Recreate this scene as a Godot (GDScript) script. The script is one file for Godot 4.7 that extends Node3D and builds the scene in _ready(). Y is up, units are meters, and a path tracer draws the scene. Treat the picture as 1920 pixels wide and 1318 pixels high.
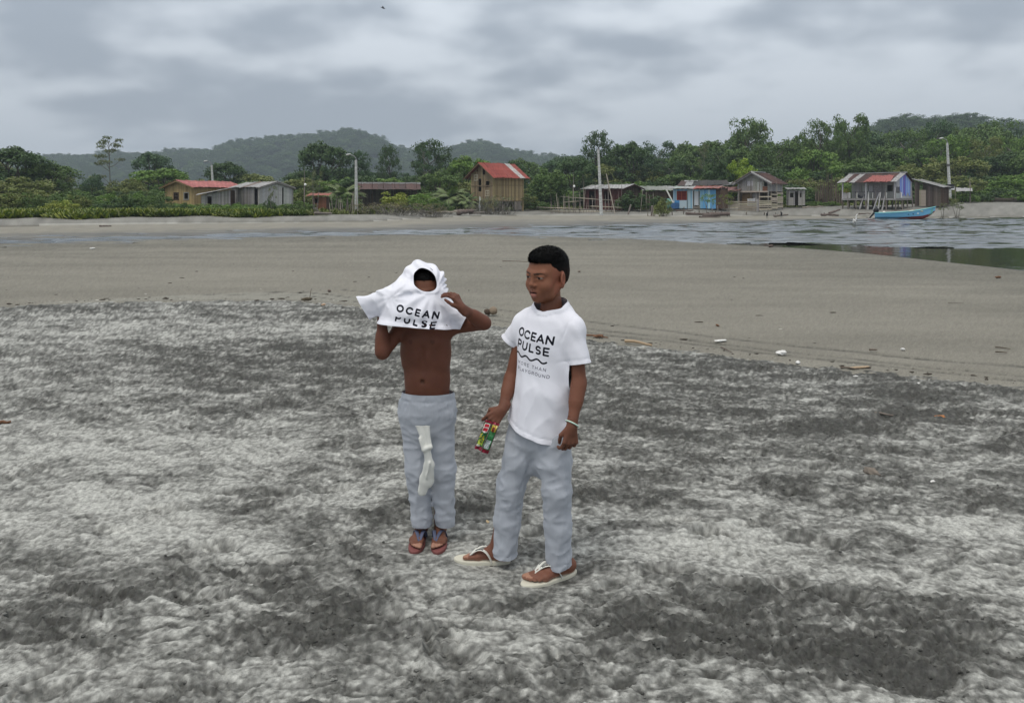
extends Node3D
# A wide sandy beach with two boys in the foreground and a stilt village along a tidal creek.
# Metres, y up, the camera looks along -z from an eye height of 1.6 m.

const EYE := 1.6
const LENS := 1400.0        # focal length, in pixels of a picture 1920 wide
const HORIZON := 375.0

var rng := RandomNumberGenerator.new()
var used := {}
var mats := {}


func _ready():
	rng.seed = 11
	make_camera()
	make_sky()
	make_sun()
	make_materials()
	make_ground()
	make_water()
	make_hills()
	make_trees()
	make_village()
	make_things()
	make_people()

# ------------------------------------------------------------------ camera, sky, sun

func make_camera():
	var cam := Camera3D.new()
	cam.name = "camera"
	cam.position = Vector3(0, EYE, 0)
	cam.projection = Camera3D.PROJECTION_FRUSTUM
	cam.near = 0.05
	cam.far = 6000.0
	cam.size = 1318.0 / LENS * cam.near
	cam.frustum_offset = Vector2(0, -(659.0 - HORIZON) / LENS * cam.near)
	add_child(cam)
	cam.current = true

func make_sky():
	var w := 2048
	var h := 1024
	var big := noise(3, 0.42, 4, FastNoiseLite.FRACTAL_FBM, 0.5)
	var soft := noise(8, 0.16, 3, FastNoiseLite.FRACTAL_FBM, 0.45)
	var fine := noise(5, 1.3, 4, FastNoiseLite.FRACTAL_FBM, 0.5)
	var px := PackedFloat32Array()
	px.resize(w * h * 3)
	var k := 0
	for j in h:
		var el: float = (0.5 - (j + 0.5) / h) * PI
		var s := sin(el)
		var c := cos(el)
		for i in w:
			var r := 0.16
			var g := 0.16
			var b := 0.155
			if s > 0.0:
				var ph: float = (i + 0.5) / w * TAU - PI
				var dx := sin(ph) * c
				var dz := -cos(ph) * c
				var q := 1.0 / (s + 0.26)
				var x := dx * q
				var z := dz * q
				# the underside of a broken stratus deck: rolls seen edge-on towards the horizon
				var n: float = big.get_noise_2d(x * 1.5 + 4.0, z * 2.0) * 1.00 + soft.get_noise_2d(x * 2.2, z * 2.2 + 9.0) * 0.80 + fine.get_noise_2d(x * 2.0, z * 2.3) * 0.50
				var t: float = clampf(n * 1.15 + 0.5, 0.0, 1.0)
				t = t * t * (3.0 - 2.0 * t)
				var up := 0.88 + 1.6 * s      # an overcast sky is brightest overhead
				t = lerpf(t, 0.80, exp(-s * 16.0))
				var dark := Color(0.290, 0.333, 0.388)
				var light := Color(0.545, 0.592, 0.645)
				# thinner, whiter cloud overhead
				var high := clampf((s - 0.28) / 0.4, 0.0, 1.0)
				dark = dark.lerp(Color(0.34, 0.345, 0.35), high)
				light = light.lerp(Color(0.60, 0.60, 0.59), high)
				r = lerpf(dark.r, light.r, t) * up
				g = lerpf(dark.g, light.g, t) * up
				b = lerpf(dark.b, light.b, t) * up
			px[k] = r
			px[k + 1] = g
			px[k + 2] = b
			k += 3
	var im := Image.create_from_data(w, h, false, Image.FORMAT_RGBF, px.to_byte_array())
	var m := PanoramaSkyMaterial.new()
	m.panorama = ImageTexture.create_from_image(im)
	var sky := Sky.new()
	sky.sky_material = m
	var e := Environment.new()
	e.background_mode = Environment.BG_SKY
	e.sky = sky
	e.tonemap_mode = Environment.TONE_MAPPER_LINEAR
	e.tonemap_exposure = 1.1
	e.sdfgi_enabled = true
	e.ssao_enabled = true
	e.ssil_enabled = true
	e.fog_enabled = true
	e.fog_density = 0.00048
	e.fog_light_color = Color(0.88, 0.94, 1.0)
	var we := WorldEnvironment.new()
	we.name = "environment"
	we.environment = e
	add_child(we)

func make_sun():
	var sun := DirectionalLight3D.new()
	sun.name = "sun"
	sun.light_energy = 0.35
	sun.light_angular_distance = 25.0
	sun.light_color = Color(1.0, 0.97, 0.93)
	sun.shadow_enabled = true
	add_child(sun)
	sun.look_at_from_position(Vector3(-0.5, 2.4, 0.9), Vector3.ZERO, Vector3.UP)

# ------------------------------------------------------------------ small helpers

func noise(sd: int, freq: float, oct := 4, fractal := FastNoiseLite.FRACTAL_FBM, gain := 0.5) -> FastNoiseLite:
	var n := FastNoiseLite.new()
	n.noise_type = FastNoiseLite.TYPE_SIMPLEX_SMOOTH
	n.seed = sd
	n.frequency = freq
	n.fractal_type = fractal
	n.fractal_octaves = oct
	n.fractal_gain = gain
	return n

func numbered(called: String) -> String:
	var k: int = used.get(called, 0)
	used[called] = k + 1
	return called if k == 0 else "%s_%03d" % [called, k]

func thing(called: String, label: String, category: String, group := "", kind := "") -> Node3D:
	var o := Node3D.new()
	o.name = numbered(called)
	add_child(o)
	tag(o, label, category, group, kind)
	return o

func tag(o: Node3D, label: String, category: String, group := "", kind := ""):
	if label: o.set_meta("label", label)
	if category: o.set_meta("category", category)
	if group: o.set_meta("group", group)
	if kind: o.set_meta("kind", kind)

func part(parent: Node, called: String, mesh: Mesh, m: Material, at := Transform3D()) -> MeshInstance3D:
	var o := MeshInstance3D.new()
	if parent == self:
		o.name = numbered(called)
	else:
		var mk = parent.get_meta("names", {}) if parent.has_meta("names") else {}
		var k: int = mk.get(called, 0)
		mk[called] = k + 1
		parent.set_meta("names", mk)
		o.name = called if k == 0 else "%s_%03d" % [called, k]
	o.mesh = mesh
	o.material_override = m
	o.transform = at
	parent.add_child(o, true)
	return o

# a picture position at a known distance, as a place in the world
func spot(px: float, py: float, d: float) -> Vector3:
	return Vector3((px - 960.0) / LENS * d, EYE - (py - HORIZON) / LENS * d, -d)

# the same on the ground
func on_ground(px: float, d: float) -> Vector3:
	var x := (px - 960.0) / LENS * d
	return Vector3(x, ground_y(x, -d), -d)

func table(xs: Array, ys: Array, x: float) -> float:
	if x <= xs[0]: return ys[0]
	for i in range(1, xs.size()):
		if x <= xs[i]:
			var t: float = (x - xs[i - 1]) / (xs[i] - xs[i - 1])
			return lerpf(ys[i - 1], ys[i], t)
	return ys[-1]

func lin(r: float, g: float, b: float) -> Color:
	return Color(r, g, b).linear_to_srgb()

func paint(r: float, g: float, b: float, rough := 0.85, spec := 0.35) -> StandardMaterial3D:
	var m := StandardMaterial3D.new()
	m.albedo_color = lin(r, g, b)
	m.roughness = rough
	m.metallic_specular = spec
	return m

func vcol(rough := 0.9, spec := 0.3) -> StandardMaterial3D:
	var m := paint(1, 1, 1, rough, spec)
	m.vertex_color_use_as_albedo = true
	return m

func tex(n: FastNoiseLite, size := 512, lo := 0.0, hi := 1.0) -> ImageTexture:
	var im := n.get_seamless_image(size, size, false, false, 0.15)
	im.convert(Image.FORMAT_RGBA8)
	if lo != 0.0 or hi != 1.0:
		var d := im.get_data()
		var i := 0
		while i < d.size():
			var v := clampi(int(255.0 * lerpf(lo, hi, d[i] / 255.0)), 0, 255)
			d[i] = v
			d[i + 1] = v
			d[i + 2] = v
			i += 4
		im = Image.create_from_data(size, size, false, Image.FORMAT_RGBA8, d)
	return ImageTexture.create_from_image(im)

func bumps(n: FastNoiseLite, size := 512, strength := 4.0) -> ImageTexture:
	var im := n.get_seamless_image(size, size, false, false, 0.15)
	im.bump_map_to_normal_map(strength)
	im.convert(Image.FORMAT_RGBA8)
	return ImageTexture.create_from_image(im)

func triplanar(m: StandardMaterial3D, scale: float, world := false):
	m.uv1_triplanar = true
	m.uv1_world_triplanar = world
	m.uv1_scale = Vector3.ONE * scale

func relief(m: StandardMaterial3D, t: Texture2D, amount := 1.0):
	m.normal_enabled = true
	m.normal_texture = t
	m.normal_scale = amount

# collects triangles; corners are given anticlockwise as seen from outside
class Soup:
	var v := PackedVector3Array()
	var n := PackedVector3Array()
	var c := PackedColorArray()
	var uv := PackedVector2Array()
	var ix := PackedInt32Array()
	var ink := Color(1, 1, 1)

	func vert(p: Vector3, nn: Vector3, t := Vector2.ZERO) -> int:
		v.append(p)
		n.append(nn)
		c.append(ink)
		uv.append(t)
		return v.size() - 1

	func tri(a: int, b: int, d: int):
		ix.append(a)
		ix.append(d)
		ix.append(b)

	func flat(a: Vector3, b: Vector3, d: Vector3):
		var nn := (b - a).cross(d - a).normalized()
		var i := vert(a, nn)
		vert(b, nn)
		vert(d, nn)
		tri(i, i + 1, i + 2)

	func quad(a: Vector3, b: Vector3, d: Vector3, e: Vector3):
		var nn := (d - a).cross(e - b).normalized()
		var i := vert(a, nn, Vector2(0, 0))
		vert(b, nn, Vector2(1, 0))
		vert(d, nn, Vector2(1, 1))
		vert(e, nn, Vector2(0, 1))
		tri(i, i + 1, i + 2)
		tri(i, i + 2, i + 3)

	func box(at: Transform3D, size: Vector3):
		var h := size * 0.5
		var p := []
		for k in 8:
			p.append(at * Vector3(h.x if k & 1 else -h.x, h.y if k & 2 else -h.y, h.z if k & 4 else -h.z))
		quad(p[4], p[5], p[7], p[6])
		quad(p[1], p[0], p[2], p[3])
		quad(p[5], p[1], p[3], p[7])
		quad(p[0], p[4], p[6], p[2])
		quad(p[6], p[7], p[3], p[2])
		quad(p[0], p[1], p[5], p[4])

	# a board from a to b, WIDE across the direction side, THICK across the rest
	func bar(a: Vector3, b: Vector3, wide: float, thick: float, side: Vector3):
		var y := (b - a)
		var l := y.length()
		y /= l
		var x := (side - y * side.dot(y)).normalized()
		box(Transform3D(Basis(x, y, x.cross(y)), (a + b) * 0.5), Vector3(wide, l, thick))

	func tube(pts: Array, radii: Array, segs := 7, capped := true):
		var m := pts.size()
		var side := Vector3.UP.cross(pts[1] - pts[0])
		if side.length() < 1e-4 * (pts[1] - pts[0]).length():
			side = Vector3.RIGHT
		var first := v.size()
		for i in m:
			var t: Vector3 = (pts[mini(i + 1, m - 1)] - pts[maxi(i - 1, 0)]).normalized()
			side = (side - t * side.dot(t)).normalized()
			var up := t.cross(side)
			for s in segs:
				var a := TAU * s / segs
				var r := side * cos(a) + up * sin(a)
				vert(pts[i] + r * radii[i], r, Vector2(float(s) / segs, float(i) / m))
		for i in m - 1:
			for s in segs:
				var a := first + i * segs + s
				var b := first + i * segs + (s + 1) % segs
				tri(a, b, b + segs)
				tri(a, b + segs, a + segs)
		if capped:
			for e in [0, m - 1]:
				var t: Vector3 = (pts[0] - pts[1]).normalized() if e == 0 else (pts[m - 1] - pts[m - 2]).normalized()
				var mid := vert(pts[e], t)
				var ring := v.size()
				for s in segs:
					vert(v[first + e * segs + s], t)
				for s in segs:
					if e == 0: tri(mid, ring + (s + 1) % segs, ring + s)
					else: tri(mid, ring + s, ring + (s + 1) % segs)

	# an ellipsoid whose surface is pushed about by a noise
	func lump(at: Transform3D, radii: Vector3, around := 12, rows := 8, rough: FastNoiseLite = null, amount := 0.0):
		var first := v.size()
		for j in rows + 1:
			var el := PI * j / rows - PI / 2
			for i in around + 1:
				var a := TAU * i / around
				var d := Vector3(cos(a) * cos(el), sin(el), sin(a) * cos(el))
				var k := 1.0
				if rough: k += amount * rough.get_noise_3d(d.x * 3.0 + at.origin.x, d.y * 3.0, d.z * 3.0 + at.origin.z)
				vert(at * (d * radii * k), (at.basis * (d / radii)).normalized(), Vector2(float(i) / around, float(j) / rows))
		for j in rows:
			for i in around:
				var a := first + j * (around + 1) + i
				tri(a, a + around + 1, a + around + 2)
				tri(a, a + around + 2, a + 1)

	# trims the triangles from START on, keeping what lies where rule(point) is positive
	func trim(start: int, rule):
		var g := PackedFloat32Array()
		g.resize(v.size())
		g.fill(1e9)
		var old := ix.slice(start)
		ix.resize(start)
		var made := {}
		for k in range(0, old.size(), 3):
			var q := [old[k], old[k + 1], old[k + 2]]
			var plus := 0
			for e in q:
				if g[e] > 1e8: g[e] = rule.call(v[e])
				if g[e] >= 0.0: plus += 1
			if plus == 3:
				ix.append_array(PackedInt32Array(q))
			elif plus > 0:
				var poly := []
				for i in 3:
					var a: int = q[i]
					var b: int = q[(i + 1) % 3]
					if g[a] >= 0.0: poly.append(a)
					if (g[a] >= 0.0) != (g[b] >= 0.0):
						var key := Vector2i(mini(a, b), maxi(a, b))
						if not made.has(key):
							var t := g[a] / (g[a] - g[b])
							made[key] = v.size()
							v.append(v[a].lerp(v[b], t))
							n.append(n[a].lerp(n[b], t).normalized())
							c.append(c[a].lerp(c[b], t))
							uv.append(uv[a].lerp(uv[b], t))
						poly.append(made[key])
				for i in range(1, poly.size() - 1):
					ix.append_array(PackedInt32Array([poly[0], poly[i], poly[i + 1]]))

	# the same shape with its own smooth normals from its faces
	func soften():
		var acc := PackedVector3Array()
		acc.resize(v.size())
		for k in range(0, ix.size(), 3):
			var a := ix[k]
			var b := ix[k + 1]
			var d := ix[k + 2]
			var f := (v[d] - v[a]).cross(v[b] - v[a])
			acc[a] += f
			acc[b] += f
			acc[d] += f
		for i in v.size():
			n[i] = acc[i].normalized()

	func mesh() -> ArrayMesh:
		var a := []
		a.resize(Mesh.ARRAY_MAX)
		a[Mesh.ARRAY_VERTEX] = v
		a[Mesh.ARRAY_NORMAL] = n
		a[Mesh.ARRAY_COLOR] = c
		a[Mesh.ARRAY_TEX_UV] = uv
		a[Mesh.ARRAY_INDEX] = ix
		var m := ArrayMesh.new()
		m.add_surface_from_arrays(Mesh.PRIMITIVE_TRIANGLES, a)
		return m

# ------------------------------------------------------------------ ground and water

const EDGE_X := [-26.0, -12.0, -7.8, -6.46, -3.6, -2.08, -0.79, 0.26, 1.15, 1.94, 2.83, 3.64, 4.43, 7.5, 12.0]
const EDGE_D := [10.2, 11.1, 11.37, 11.9, 12.1, 11.2, 10.1, 9.2, 8.45, 7.97, 7.34, 6.89, 6.46, 5.2, 3.0]
# across the creek, by bearing (x per metre of distance): where the far bank starts, where plants start, and how high that is
const BEAR := [-1.2, -0.686, -0.47, -0.4, -0.186, -0.07, 0.02, 0.171, 0.243, 0.33, 0.42, 0.5, 0.6, 0.686, 1.2]
const SHORE := [42.0, 45.0, 50.0, 52.0, 56.0, 72.0, 78.0, 77.0, 73.0, 75.0, 74.0, 69.0, 69.0, 71.0, 78.0]
const PLANTS := [48.5, 51.5, 56.5, 58.5, 65.0, 84.0, 90.0, 84.0, 80.0, 85.0, 88.0, 87.0, 90.0, 91.0, 96.0]
const BANK := [0.46, 0.46, 0.46, 0.42, 0.36, 0.40, 0.48, 0.52, 0.75, 0.62, 0.95, 1.0, 1.40, 1.40, 1.4]
# the water's near and far margin by bearing
const WET := [-1.2, -0.9, -0.686, -0.507, -0.343, -0.186, -0.1, -0.043, 0.029, 0.2, 0.33, 0.43, 0.53, 0.6, 0.686, 0.89, 1.2]
const WET_NEAR := [26.0, 27.2, 28.7, 31.1, 33.9, 35.6, 36.4, 37.3, 34.5, 31.1, 27.3, 24.9, 21.75, 19.8, 17.9, 14.5, 12.0]
const WET_FAR := [27.6, 29.0, 30.4, 33.2, 36.9, 39.4, 42.0, 45.0, 47.0, 51.0, 57.0, 63.5, 67.0, 69.0, 71.0, 72.0, 73.0]

const FEET := [[-0.11, 3.29, 0.15, 0.004], [0.165, 3.135, 0.16, 0.006], [-0.345, 3.47, 0.13, 0.003], [-0.425, 3.47, 0.13, 0.003]]

var mottle: FastNoiseLite
var drift: FastNoiseLite
var crumb: FastNoiseLite
var pits := []
var pit_grid := {}

func edge_at(x: float) -> float:
	return table(EDGE_X, EDGE_D, x)

func in_water(u: float, d: float) -> float:      # metres inside the margin, negative outside
	var wob := 0.0
	if drift: wob = drift.get_noise_2d(u * d * 0.30, d * 0.12) * 1.1 * clampf((d - 17.0) / 14.0, 0.15, 1.0)
	return minf(d - table(WET, WET_NEAR, u) - wob * 0.6, table(WET, WET_FAR, u) - d + wob)

func ground_y(x: float, z: float) -> float:
	var d := -z
	if d < 2.0: return 0.0
	var u := x / d
	var y := -0.03
	if d > 12.0:
		var s := table(BEAR, SHORE, u)
		if d > s:
			var p := table(BEAR, PLANTS, u)
			var b := table(BEAR, BANK, u)
			var t := clampf((d - s) / (p - s), 0.0, 1.0)
			y = -0.03 + b * (t * t * (3.0 - 2.0 * t)) + clampf((d - p) * 0.006, 0.0, 2.5)
		else:
			var w := in_water(u, d)
			y = -0.03 - 0.24 * clampf(w * 0.30 + 0.25, 0.0, 1.0)
	return y

func set_noises():
	mottle = noise(21, 0.55, 5, FastNoiseLite.FRACTAL_FBM, 0.62)
	drift = noise(22, 1.0, 3)
	crumb = noise(23, 9.0, 4, FastNoiseLite.FRACTAL_RIDGED, 0.55)

func make_pits():
	# foot-sized hollows with a pushed-up rim
	var r := RandomNumberGenerator.new()
	r.seed = 77
	for k in 230:
		var d := 2.0 + 9.5 * pow(r.randf(), 1.3)
		var x := (r.randf() * 2.0 - 1.0) * 0.9 * d
		if d > edge_at(x) - 0.2: continue
		var a := r.randf() * PI
		add_pit(x, d, a, r.randf_range(0.03, 0.10), r.randf_range(0.3, 0.6), r.randf_range(0.006, 0.018))
	# treaded sole prints, a few walking lines across the sand
	for q in [[1260, 985, 0.25], [1340, 1000, 0.15], [1420, 985, 0.3], [1510, 930, 0.2], [1600, 905, 0.35], [640, 1020, -0.2], [560, 1060, -0.1], [470, 1085, -0.25], [380, 1125, 0.0], [700, 1110, 0.5], [1130, 1120, 0.9], [1200, 1160, 0.7], [900, 1150, -0.4], [820, 1205, -0.3], [1680, 850, 0.2], [1770, 830, 0.3], [300, 960, -0.3], [210, 1000, -0.2], [1090, 1240, 0.2], [620, 920, 0.4]]:
		var d: float = EYE * LENS / (q[1] - HORIZON)
		add_pit((q[0] - 960.0) / LENS * d, d, q[2], 0.135, 0.40, 0.012, 0.0035)
	# the deep holes seen in the photograph's lower right
	for q in [[1480, 1105, 0.11], [1385, 1108, 0.10], [1585, 1128, 0.13], [1530, 1020, 0.16], [1820, 1205, 0.12], [1660, 785, 0.15], [1530, 880, 0.12], [1700, 1285, 0.18], [1250, 1075, 0.12], [1320, 1000, 0.09], [1000, 1000, 0.10], [520, 930, 0.13], [400, 1030, 0.12], [700, 1160, 0.14], [180, 1130, 0.15], [860, 1240, 0.12]]:
		var d: float = EYE * LENS / (q[1] - HORIZON)
		add_pit((q[0] - 960.0) / LENS * d, d, r.randf() * 1.0 - 0.5, q[2], 0.5, 0.024)

func add_pit(x: float, d: float, a: float, size: float, squash: float, deep: float, tread := 0.0):
	var p := [x, d, cos(a), sin(a), size, squash, deep, tread]
	var reach := size * 2.0
	for i in range(int(floor((x - reach) * 2.0)), int(floor((x + reach) * 2.0)) + 1):
		for j in range(int(floor((d - reach) * 2.0)), int(floor((d + reach) * 2.0)) + 1):
			var key := Vector2i(i, j)
			if not pit_grid.has(key): pit_grid[key] = []
			pit_grid[key].append(p)

func make_ground():
	set_noises()
	make_pits()
	var warp := noise(31, 1.1, 3)
	var patch := noise(32, 0.42, 3)
	var streak := noise(33, 1.0, 5, FastNoiseLite.FRACTAL_FBM, 0.6)
	var speck := noise(34, 14.0, 2, FastNoiseLite.FRACTAL_FBM, 0.5)
	var swell := noise(35, 1.9, 4, FastNoiseLite.FRACTAL_FBM, 0.5)
	var clod := noise(36, 13.0, 2, FastNoiseLite.FRACTAL_RIDGED, 0.4)
	var combed := noise(37, 1.0, 2, FastNoiseLite.FRACTAL_RIDGED, 0.45)
	var frays := noise(40, 1.0, 3, FastNoiseLite.FRACTAL_FBM, 0.6)
	var soft := noise(39, 1.0, 3, FastNoiseLite.FRACTAL_FBM, 0.42)
	var flatn := noise(38, 0.16, 4, FastNoiseLite.FRACTAL_FBM, 0.55)
	# bearings: fine across the view, coarse behind
	var th := PackedFloat32Array()
	var a := -0.80
	while a < 0.80:
		th.append(a)
		a += 1.35 / 747.0
	while a < TAU - 0.80:
		th.append(a)
		a += 0.11
	th.append(TAU - 0.80)
	var rs := PackedFloat32Array([0.05, 0.6, 1.1, 1.5, 1.8, 2.0])
	var r := 2.1
	while r < 15.0:
		rs.append(r)
		r += r * r / (EYE * 747.0) * 1.15
	while r < 120.0:
		rs.append(r)
		r += minf(r * r / (EYE * 747.0) * 0.9, 3.0)
	while r < 1100.0:
		rs.append(r)
		r *= 1.2
	rs.append(1150.0)
	var nc := th.size()
	var nr := rs.size()
	var v := PackedVector3Array()
	var c := PackedColorArray()
	var cls := PackedByteArray()
	v.resize(nc * nr)
	c.resize(nc * nr)
	cls.resize(nc * nr)
	var sn := PackedFloat32Array()
	var cs := PackedFloat32Array()
	for i in nc:
		sn.append(sin(th[i]))
		cs.append(cos(th[i]))
	# places where the black sand lies thick, and where it has blown clear: [x, distance, half width, half depth, amount]
	var clods := []
	var chance := RandomNumberGenerator.new()
	chance.seed = 404
	var blots := []
	for q in [[470, 665, 230, 40, 0.55], [640, 730, 170, 45, 0.5], [330, 745, 130, 30, 0.3], [1500, 690, 330, 40, 0.6], [1450, 790, 380, 60, 0.42], [1800, 760, 200, 70, 0.4], [1480, 1190, 260, 85, 0.75], [1650, 1250, 200, 60, 0.4], [1150, 1170, 170, 60, 0.35], [1800, 1190, 120, 60, 0.4], [1120, 940, 110, 50, 0.3], [250, 1090, 210, 50, 0.35], [560, 1170, 250, 70, 0.3], [880, 960, 120, 40, 0.35], [100, 580, 200, 8, 0.5], [1350, 880, 300, 60, 0.25], [1650, 960, 250, 40, 0.3], [1250, 760, 200, 60, 0.3], [200, 1180, 180, 60, 0.3], [800, 1290, 250, 40, 0.35], [1750, 1120, 200, 50, 0.25], [700, 590, 220, 12, 0.45], [900, 660, 300, 40, 0.4], [1000, 760, 200, 50, 0.2],
		[120, 850, 260, 70, -0.55], [250, 980, 300, 60, -0.5], [600, 620, 260, 16, -0.4], [150, 620, 220, 25, -0.35], [430, 840, 160, 45, -0.35], [1280, 985, 190, 60, -0.45], [1600, 1060, 260, 50, -0.45], [1850, 990, 170, 18, -0.6], [1500, 720, 110, 12, -0.35], [1800, 690, 150, 8, -0.3], [500, 1060, 200, 40, -0.3], [980, 1130, 170, 50, -0.25], [1000, 1230, 160, 40, -0.2], [130, 1250, 160, 40, -0.15]]:
		var d0: float = EYE * LENS / (q[1] - HORIZON)
		blots.append([(q[0] - 960.0) / LENS * d0, d0, q[2] / LENS * d0, q[3] * d0 * d0 / (EYE * LENS), q[4]])
	for j in nr:
		var rr := rs[j]
		for i in nc:
			var x := sn[i] * rr
			var d := cs[i] * rr
			var k := j * nc + i
			var u := x / maxf(d, 0.01)
			var edge := edge_at(x)
			var y := 0.0
			var col: Color
			var kind := 0
			var rag := 0.0
			if rr < 16.0: rag = swell.get_noise_2d(x * 1.4, d * 2.2) * 0.30 + swell.get_noise_2d(x * 6.0, d * 9.0) * 0.08
			if d < edge + rag and rr < 60.0:
				# --- trampled black and white sand
				var w1 := warp.get_noise_2d(x * 1.6, d * 1.6) * 0.45
				var w2 := warp.get_noise_2d(x * 1.6 + 40.0, d * 1.6) * 0.45
				var lean := 0.42 * x          # the streaks fan out with the wind
				var sx := x + w1 * 0.22
				var sd := d + w2 * 0.22 + lean * 0.22
				var n: float = soft.get_noise_2d(sx * 1.1, sd * 2.4) * 0.80 + patch.get_noise_2d(x * 2.0, d * 2.4) * 0.25
				var mid: float = soft.get_noise_2d(sx * 4.2 + 30.0, sd * 9.0)
				var tiny: float = soft.get_noise_2d(sx * 12.0 + 60.0, sd * 19.0 + 9.0)
				# thin drag marks and scuffs
				var line: float = combed.get_noise_2d(sx * 2.2 + 7.0, sd * 8.5)
				var scuff: float = combed.get_noise_2d(sx * 8.0 + 3.0, sd * 11.0 + sx * 3.0)
				var mark := smoothstep(0.40, 0.75, line) * 0.55 + smoothstep(0.45, 0.80, scuff) * 0.45
				var frayed: float = frays.get_noise_2d(sx * 6.0 + 11.0, sd * 10.0)
				n += mid * 0.50 + tiny * 0.46 + frayed * 0.62
				var blot := 0.0
				for q in blots:
					var bx: float = (x - q[0]) / q[2]
					if bx > 2.2 or bx < -2.2: continue
					var bz: float = (d - q[1]) / q[3]
					if bz > 2.2 or bz < -2.2: continue
					blot += q[4] * exp(-(bx * bx + bz * bz))
				var grain := speck.get_noise_2d(x * 1.6, d * 2.0)
				var white: float = 0.565 + n * 0.58 - blot * 0.46 + grain * 0.20 - mark * 0.50 * clampf(0.6 + n, 0.2, 1.2)
				var rough: float = clampf(0.30 - n * 0.8 + blot * 0.8, 0.05, 1.0)
				if rr < 14.0:
					y = swell.get_noise_2d(x * 0.9, d * 1.3) * 0.016 + mid * 0.006 + tiny * 0.0034 + frayed * 0.0024
					# clotted lumps where it has been dug and trodden
					y += (clod.get_noise_2d(sx * 0.50, sd * 0.65) * 0.018 + clod.get_noise_2d(sx * 1.3 + 9.0, sd * 1.7) * 0.013) * rough
					y -= mark * 0.007
					var cell: Array = pit_grid.get(Vector2i(int(floor(x * 2.0)), int(floor(d * 2.0))), [])
					for p in cell:
						var px: float = x - p[0] + w1 * 0.07
						var pd: float = d - p[1] + w2 * 0.07
						var qa: float = (px * p[2] + pd * p[3]) / p[4]
						var qb: float = (pd * p[2] - px * p[3]) / (p[4] * p[5])
						var s2 := qa * qa + qb * qb
						if s2 < 4.0:
							var s := sqrt(s2)
							if s < 1.0:
								if p[7] > 0.0: y -= p[6] * minf(1.0, (1.0 - s2) * 2.5) - p[7] * sin(qa * p[4] * TAU / 0.034)
								else: y -= p[6] * (1.0 - s2) * 1.15
								white -= 0.22 * (1.0 - s2)      # darker damp sand turned up in the hollow
							else: y += p[6] * 0.40 * (1.0 - absf(s - 1.3) / 0.7) if s < 2.0 else 0.0
					# a narrow tyre track crossing the lower right
					var tx := x - 1.15
					var off := (d - 3.28) * 0.86 + tx * 0.50
					if absf(off) < 0.16 and x > 0.9 and x < 3.2:
						var along := tx * 0.86 - (d - 3.28) * 0.5
						var rib := maxf(0.0, sin(along * 92.0 + absf(off) * 30.0))
						y -= 0.010 * (1.0 - absf(off) / 0.16)
						y += 0.009 * rib * (1.0 - absf(off) / 0.16)
				var fade := clampf((edge + rag - d) * 2.2, 0.0, 1.0)
				y = y * lerpf(0.25, 1.0, fade) + 0.01 * fade - 0.03 * (1.0 - fade)
				# pressed flat under the four feet
				for q in FEET:
					var e: float = Vector2(x - q[0], (d - q[1])).length_squared() / (q[2] * q[2])
					if e < 3.0: y = lerpf(y, q[3], exp(-e * e * 1.2))
				white = lerpf(clampf(white, 0.0, 1.0), smoothstep(0.10, 0.90, white), 0.45)
				var br := lerpf(0.095, 0.54, white * (0.55 + 0.45 * white)) * (1.0 + 0.25 * grain)
				col = Color(br * 0.99, br * 1.0, br * 0.94)
				if i % 2 == 0 and rr > 2.1 and rr < 10.5 and absf(u) < 0.85 and white < 0.62 and chance.randf() < 0.050 * clampf(rough * 1.3 + blot * 0.5 - 0.25, 0.02, 1.0) * (1.0 + rr * 0.10):
					clods.append([k, chance.randf()])
				kind = 0
			else:
				y = ground_y(x, -d)
				var f1 := flatn.get_noise_2d(x * 0.55, d * 2.4)
				var f2 := flatn.get_noise_2d(x * 3.0 + 50.0, d * 9.0)
				var f3 := 0.0
				if rr < 60.0: f3 = speck.get_noise_2d(x * 1.4, d * 1.6)
				var b := 0.305 * (1.0 + 0.20 * f1 + 0.09 * f2 + 0.16 * f3)
				col = Color(b * 1.03, b * 0.985, b * 0.84)
				kind = 1
				if d > 10.0:
					# greyer, damper sand towards the creek
					var wn := table(WET, WET_NEAR, u)
					var near := wn - d
					var damp := clampf((near - 1.0 + f1 * 6.0) / 9.0, 0.0, 1.0)
					col = col.lerp(Color(0.225, 0.220, 0.188) * (1.0 + 0.22 * f2 + 0.2 * f3), (1.0 - damp) * 0.75)
					var sh := table(BEAR, SHORE, u)
					if d > wn - 0.5 and d < sh:
						var g2 := 0.10 * (1.0 + 0.25 * f2)
						col = Color(g2, g2, g2 * 0.93).lerp(Color(0.215, 0.20, 0.16) * (1.0 + 0.2 * f2), smoothstep(0.0, 0.55, (d - table(WET, WET_FAR, u)) / maxf(1.0, sh - table(WET, WET_FAR, u)) + f1 * 0.3))
						kind = 2
					elif d >= sh and d < 3000.0:
						var pl := table(BEAR, PLANTS, u)
						var t := clampf((d - sh) / (pl - sh) + f2 * 0.16, 0.0, 1.0)
						var wsand := 0.34 * (1.0 + 0.34 * f2 + 0.2 * f1)
						col = Color(0.20, 0.19, 0.155).lerp(Color(wsand, wsand * 0.985, wsand * 0.90), smoothstep(0.0, 0.22, t))
						col = col.lerp(Color(0.075, 0.085, 0.035), smoothstep(pl - 0.5, pl + 1.5, d + f2 * 3.0))
						kind = 3
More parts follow.
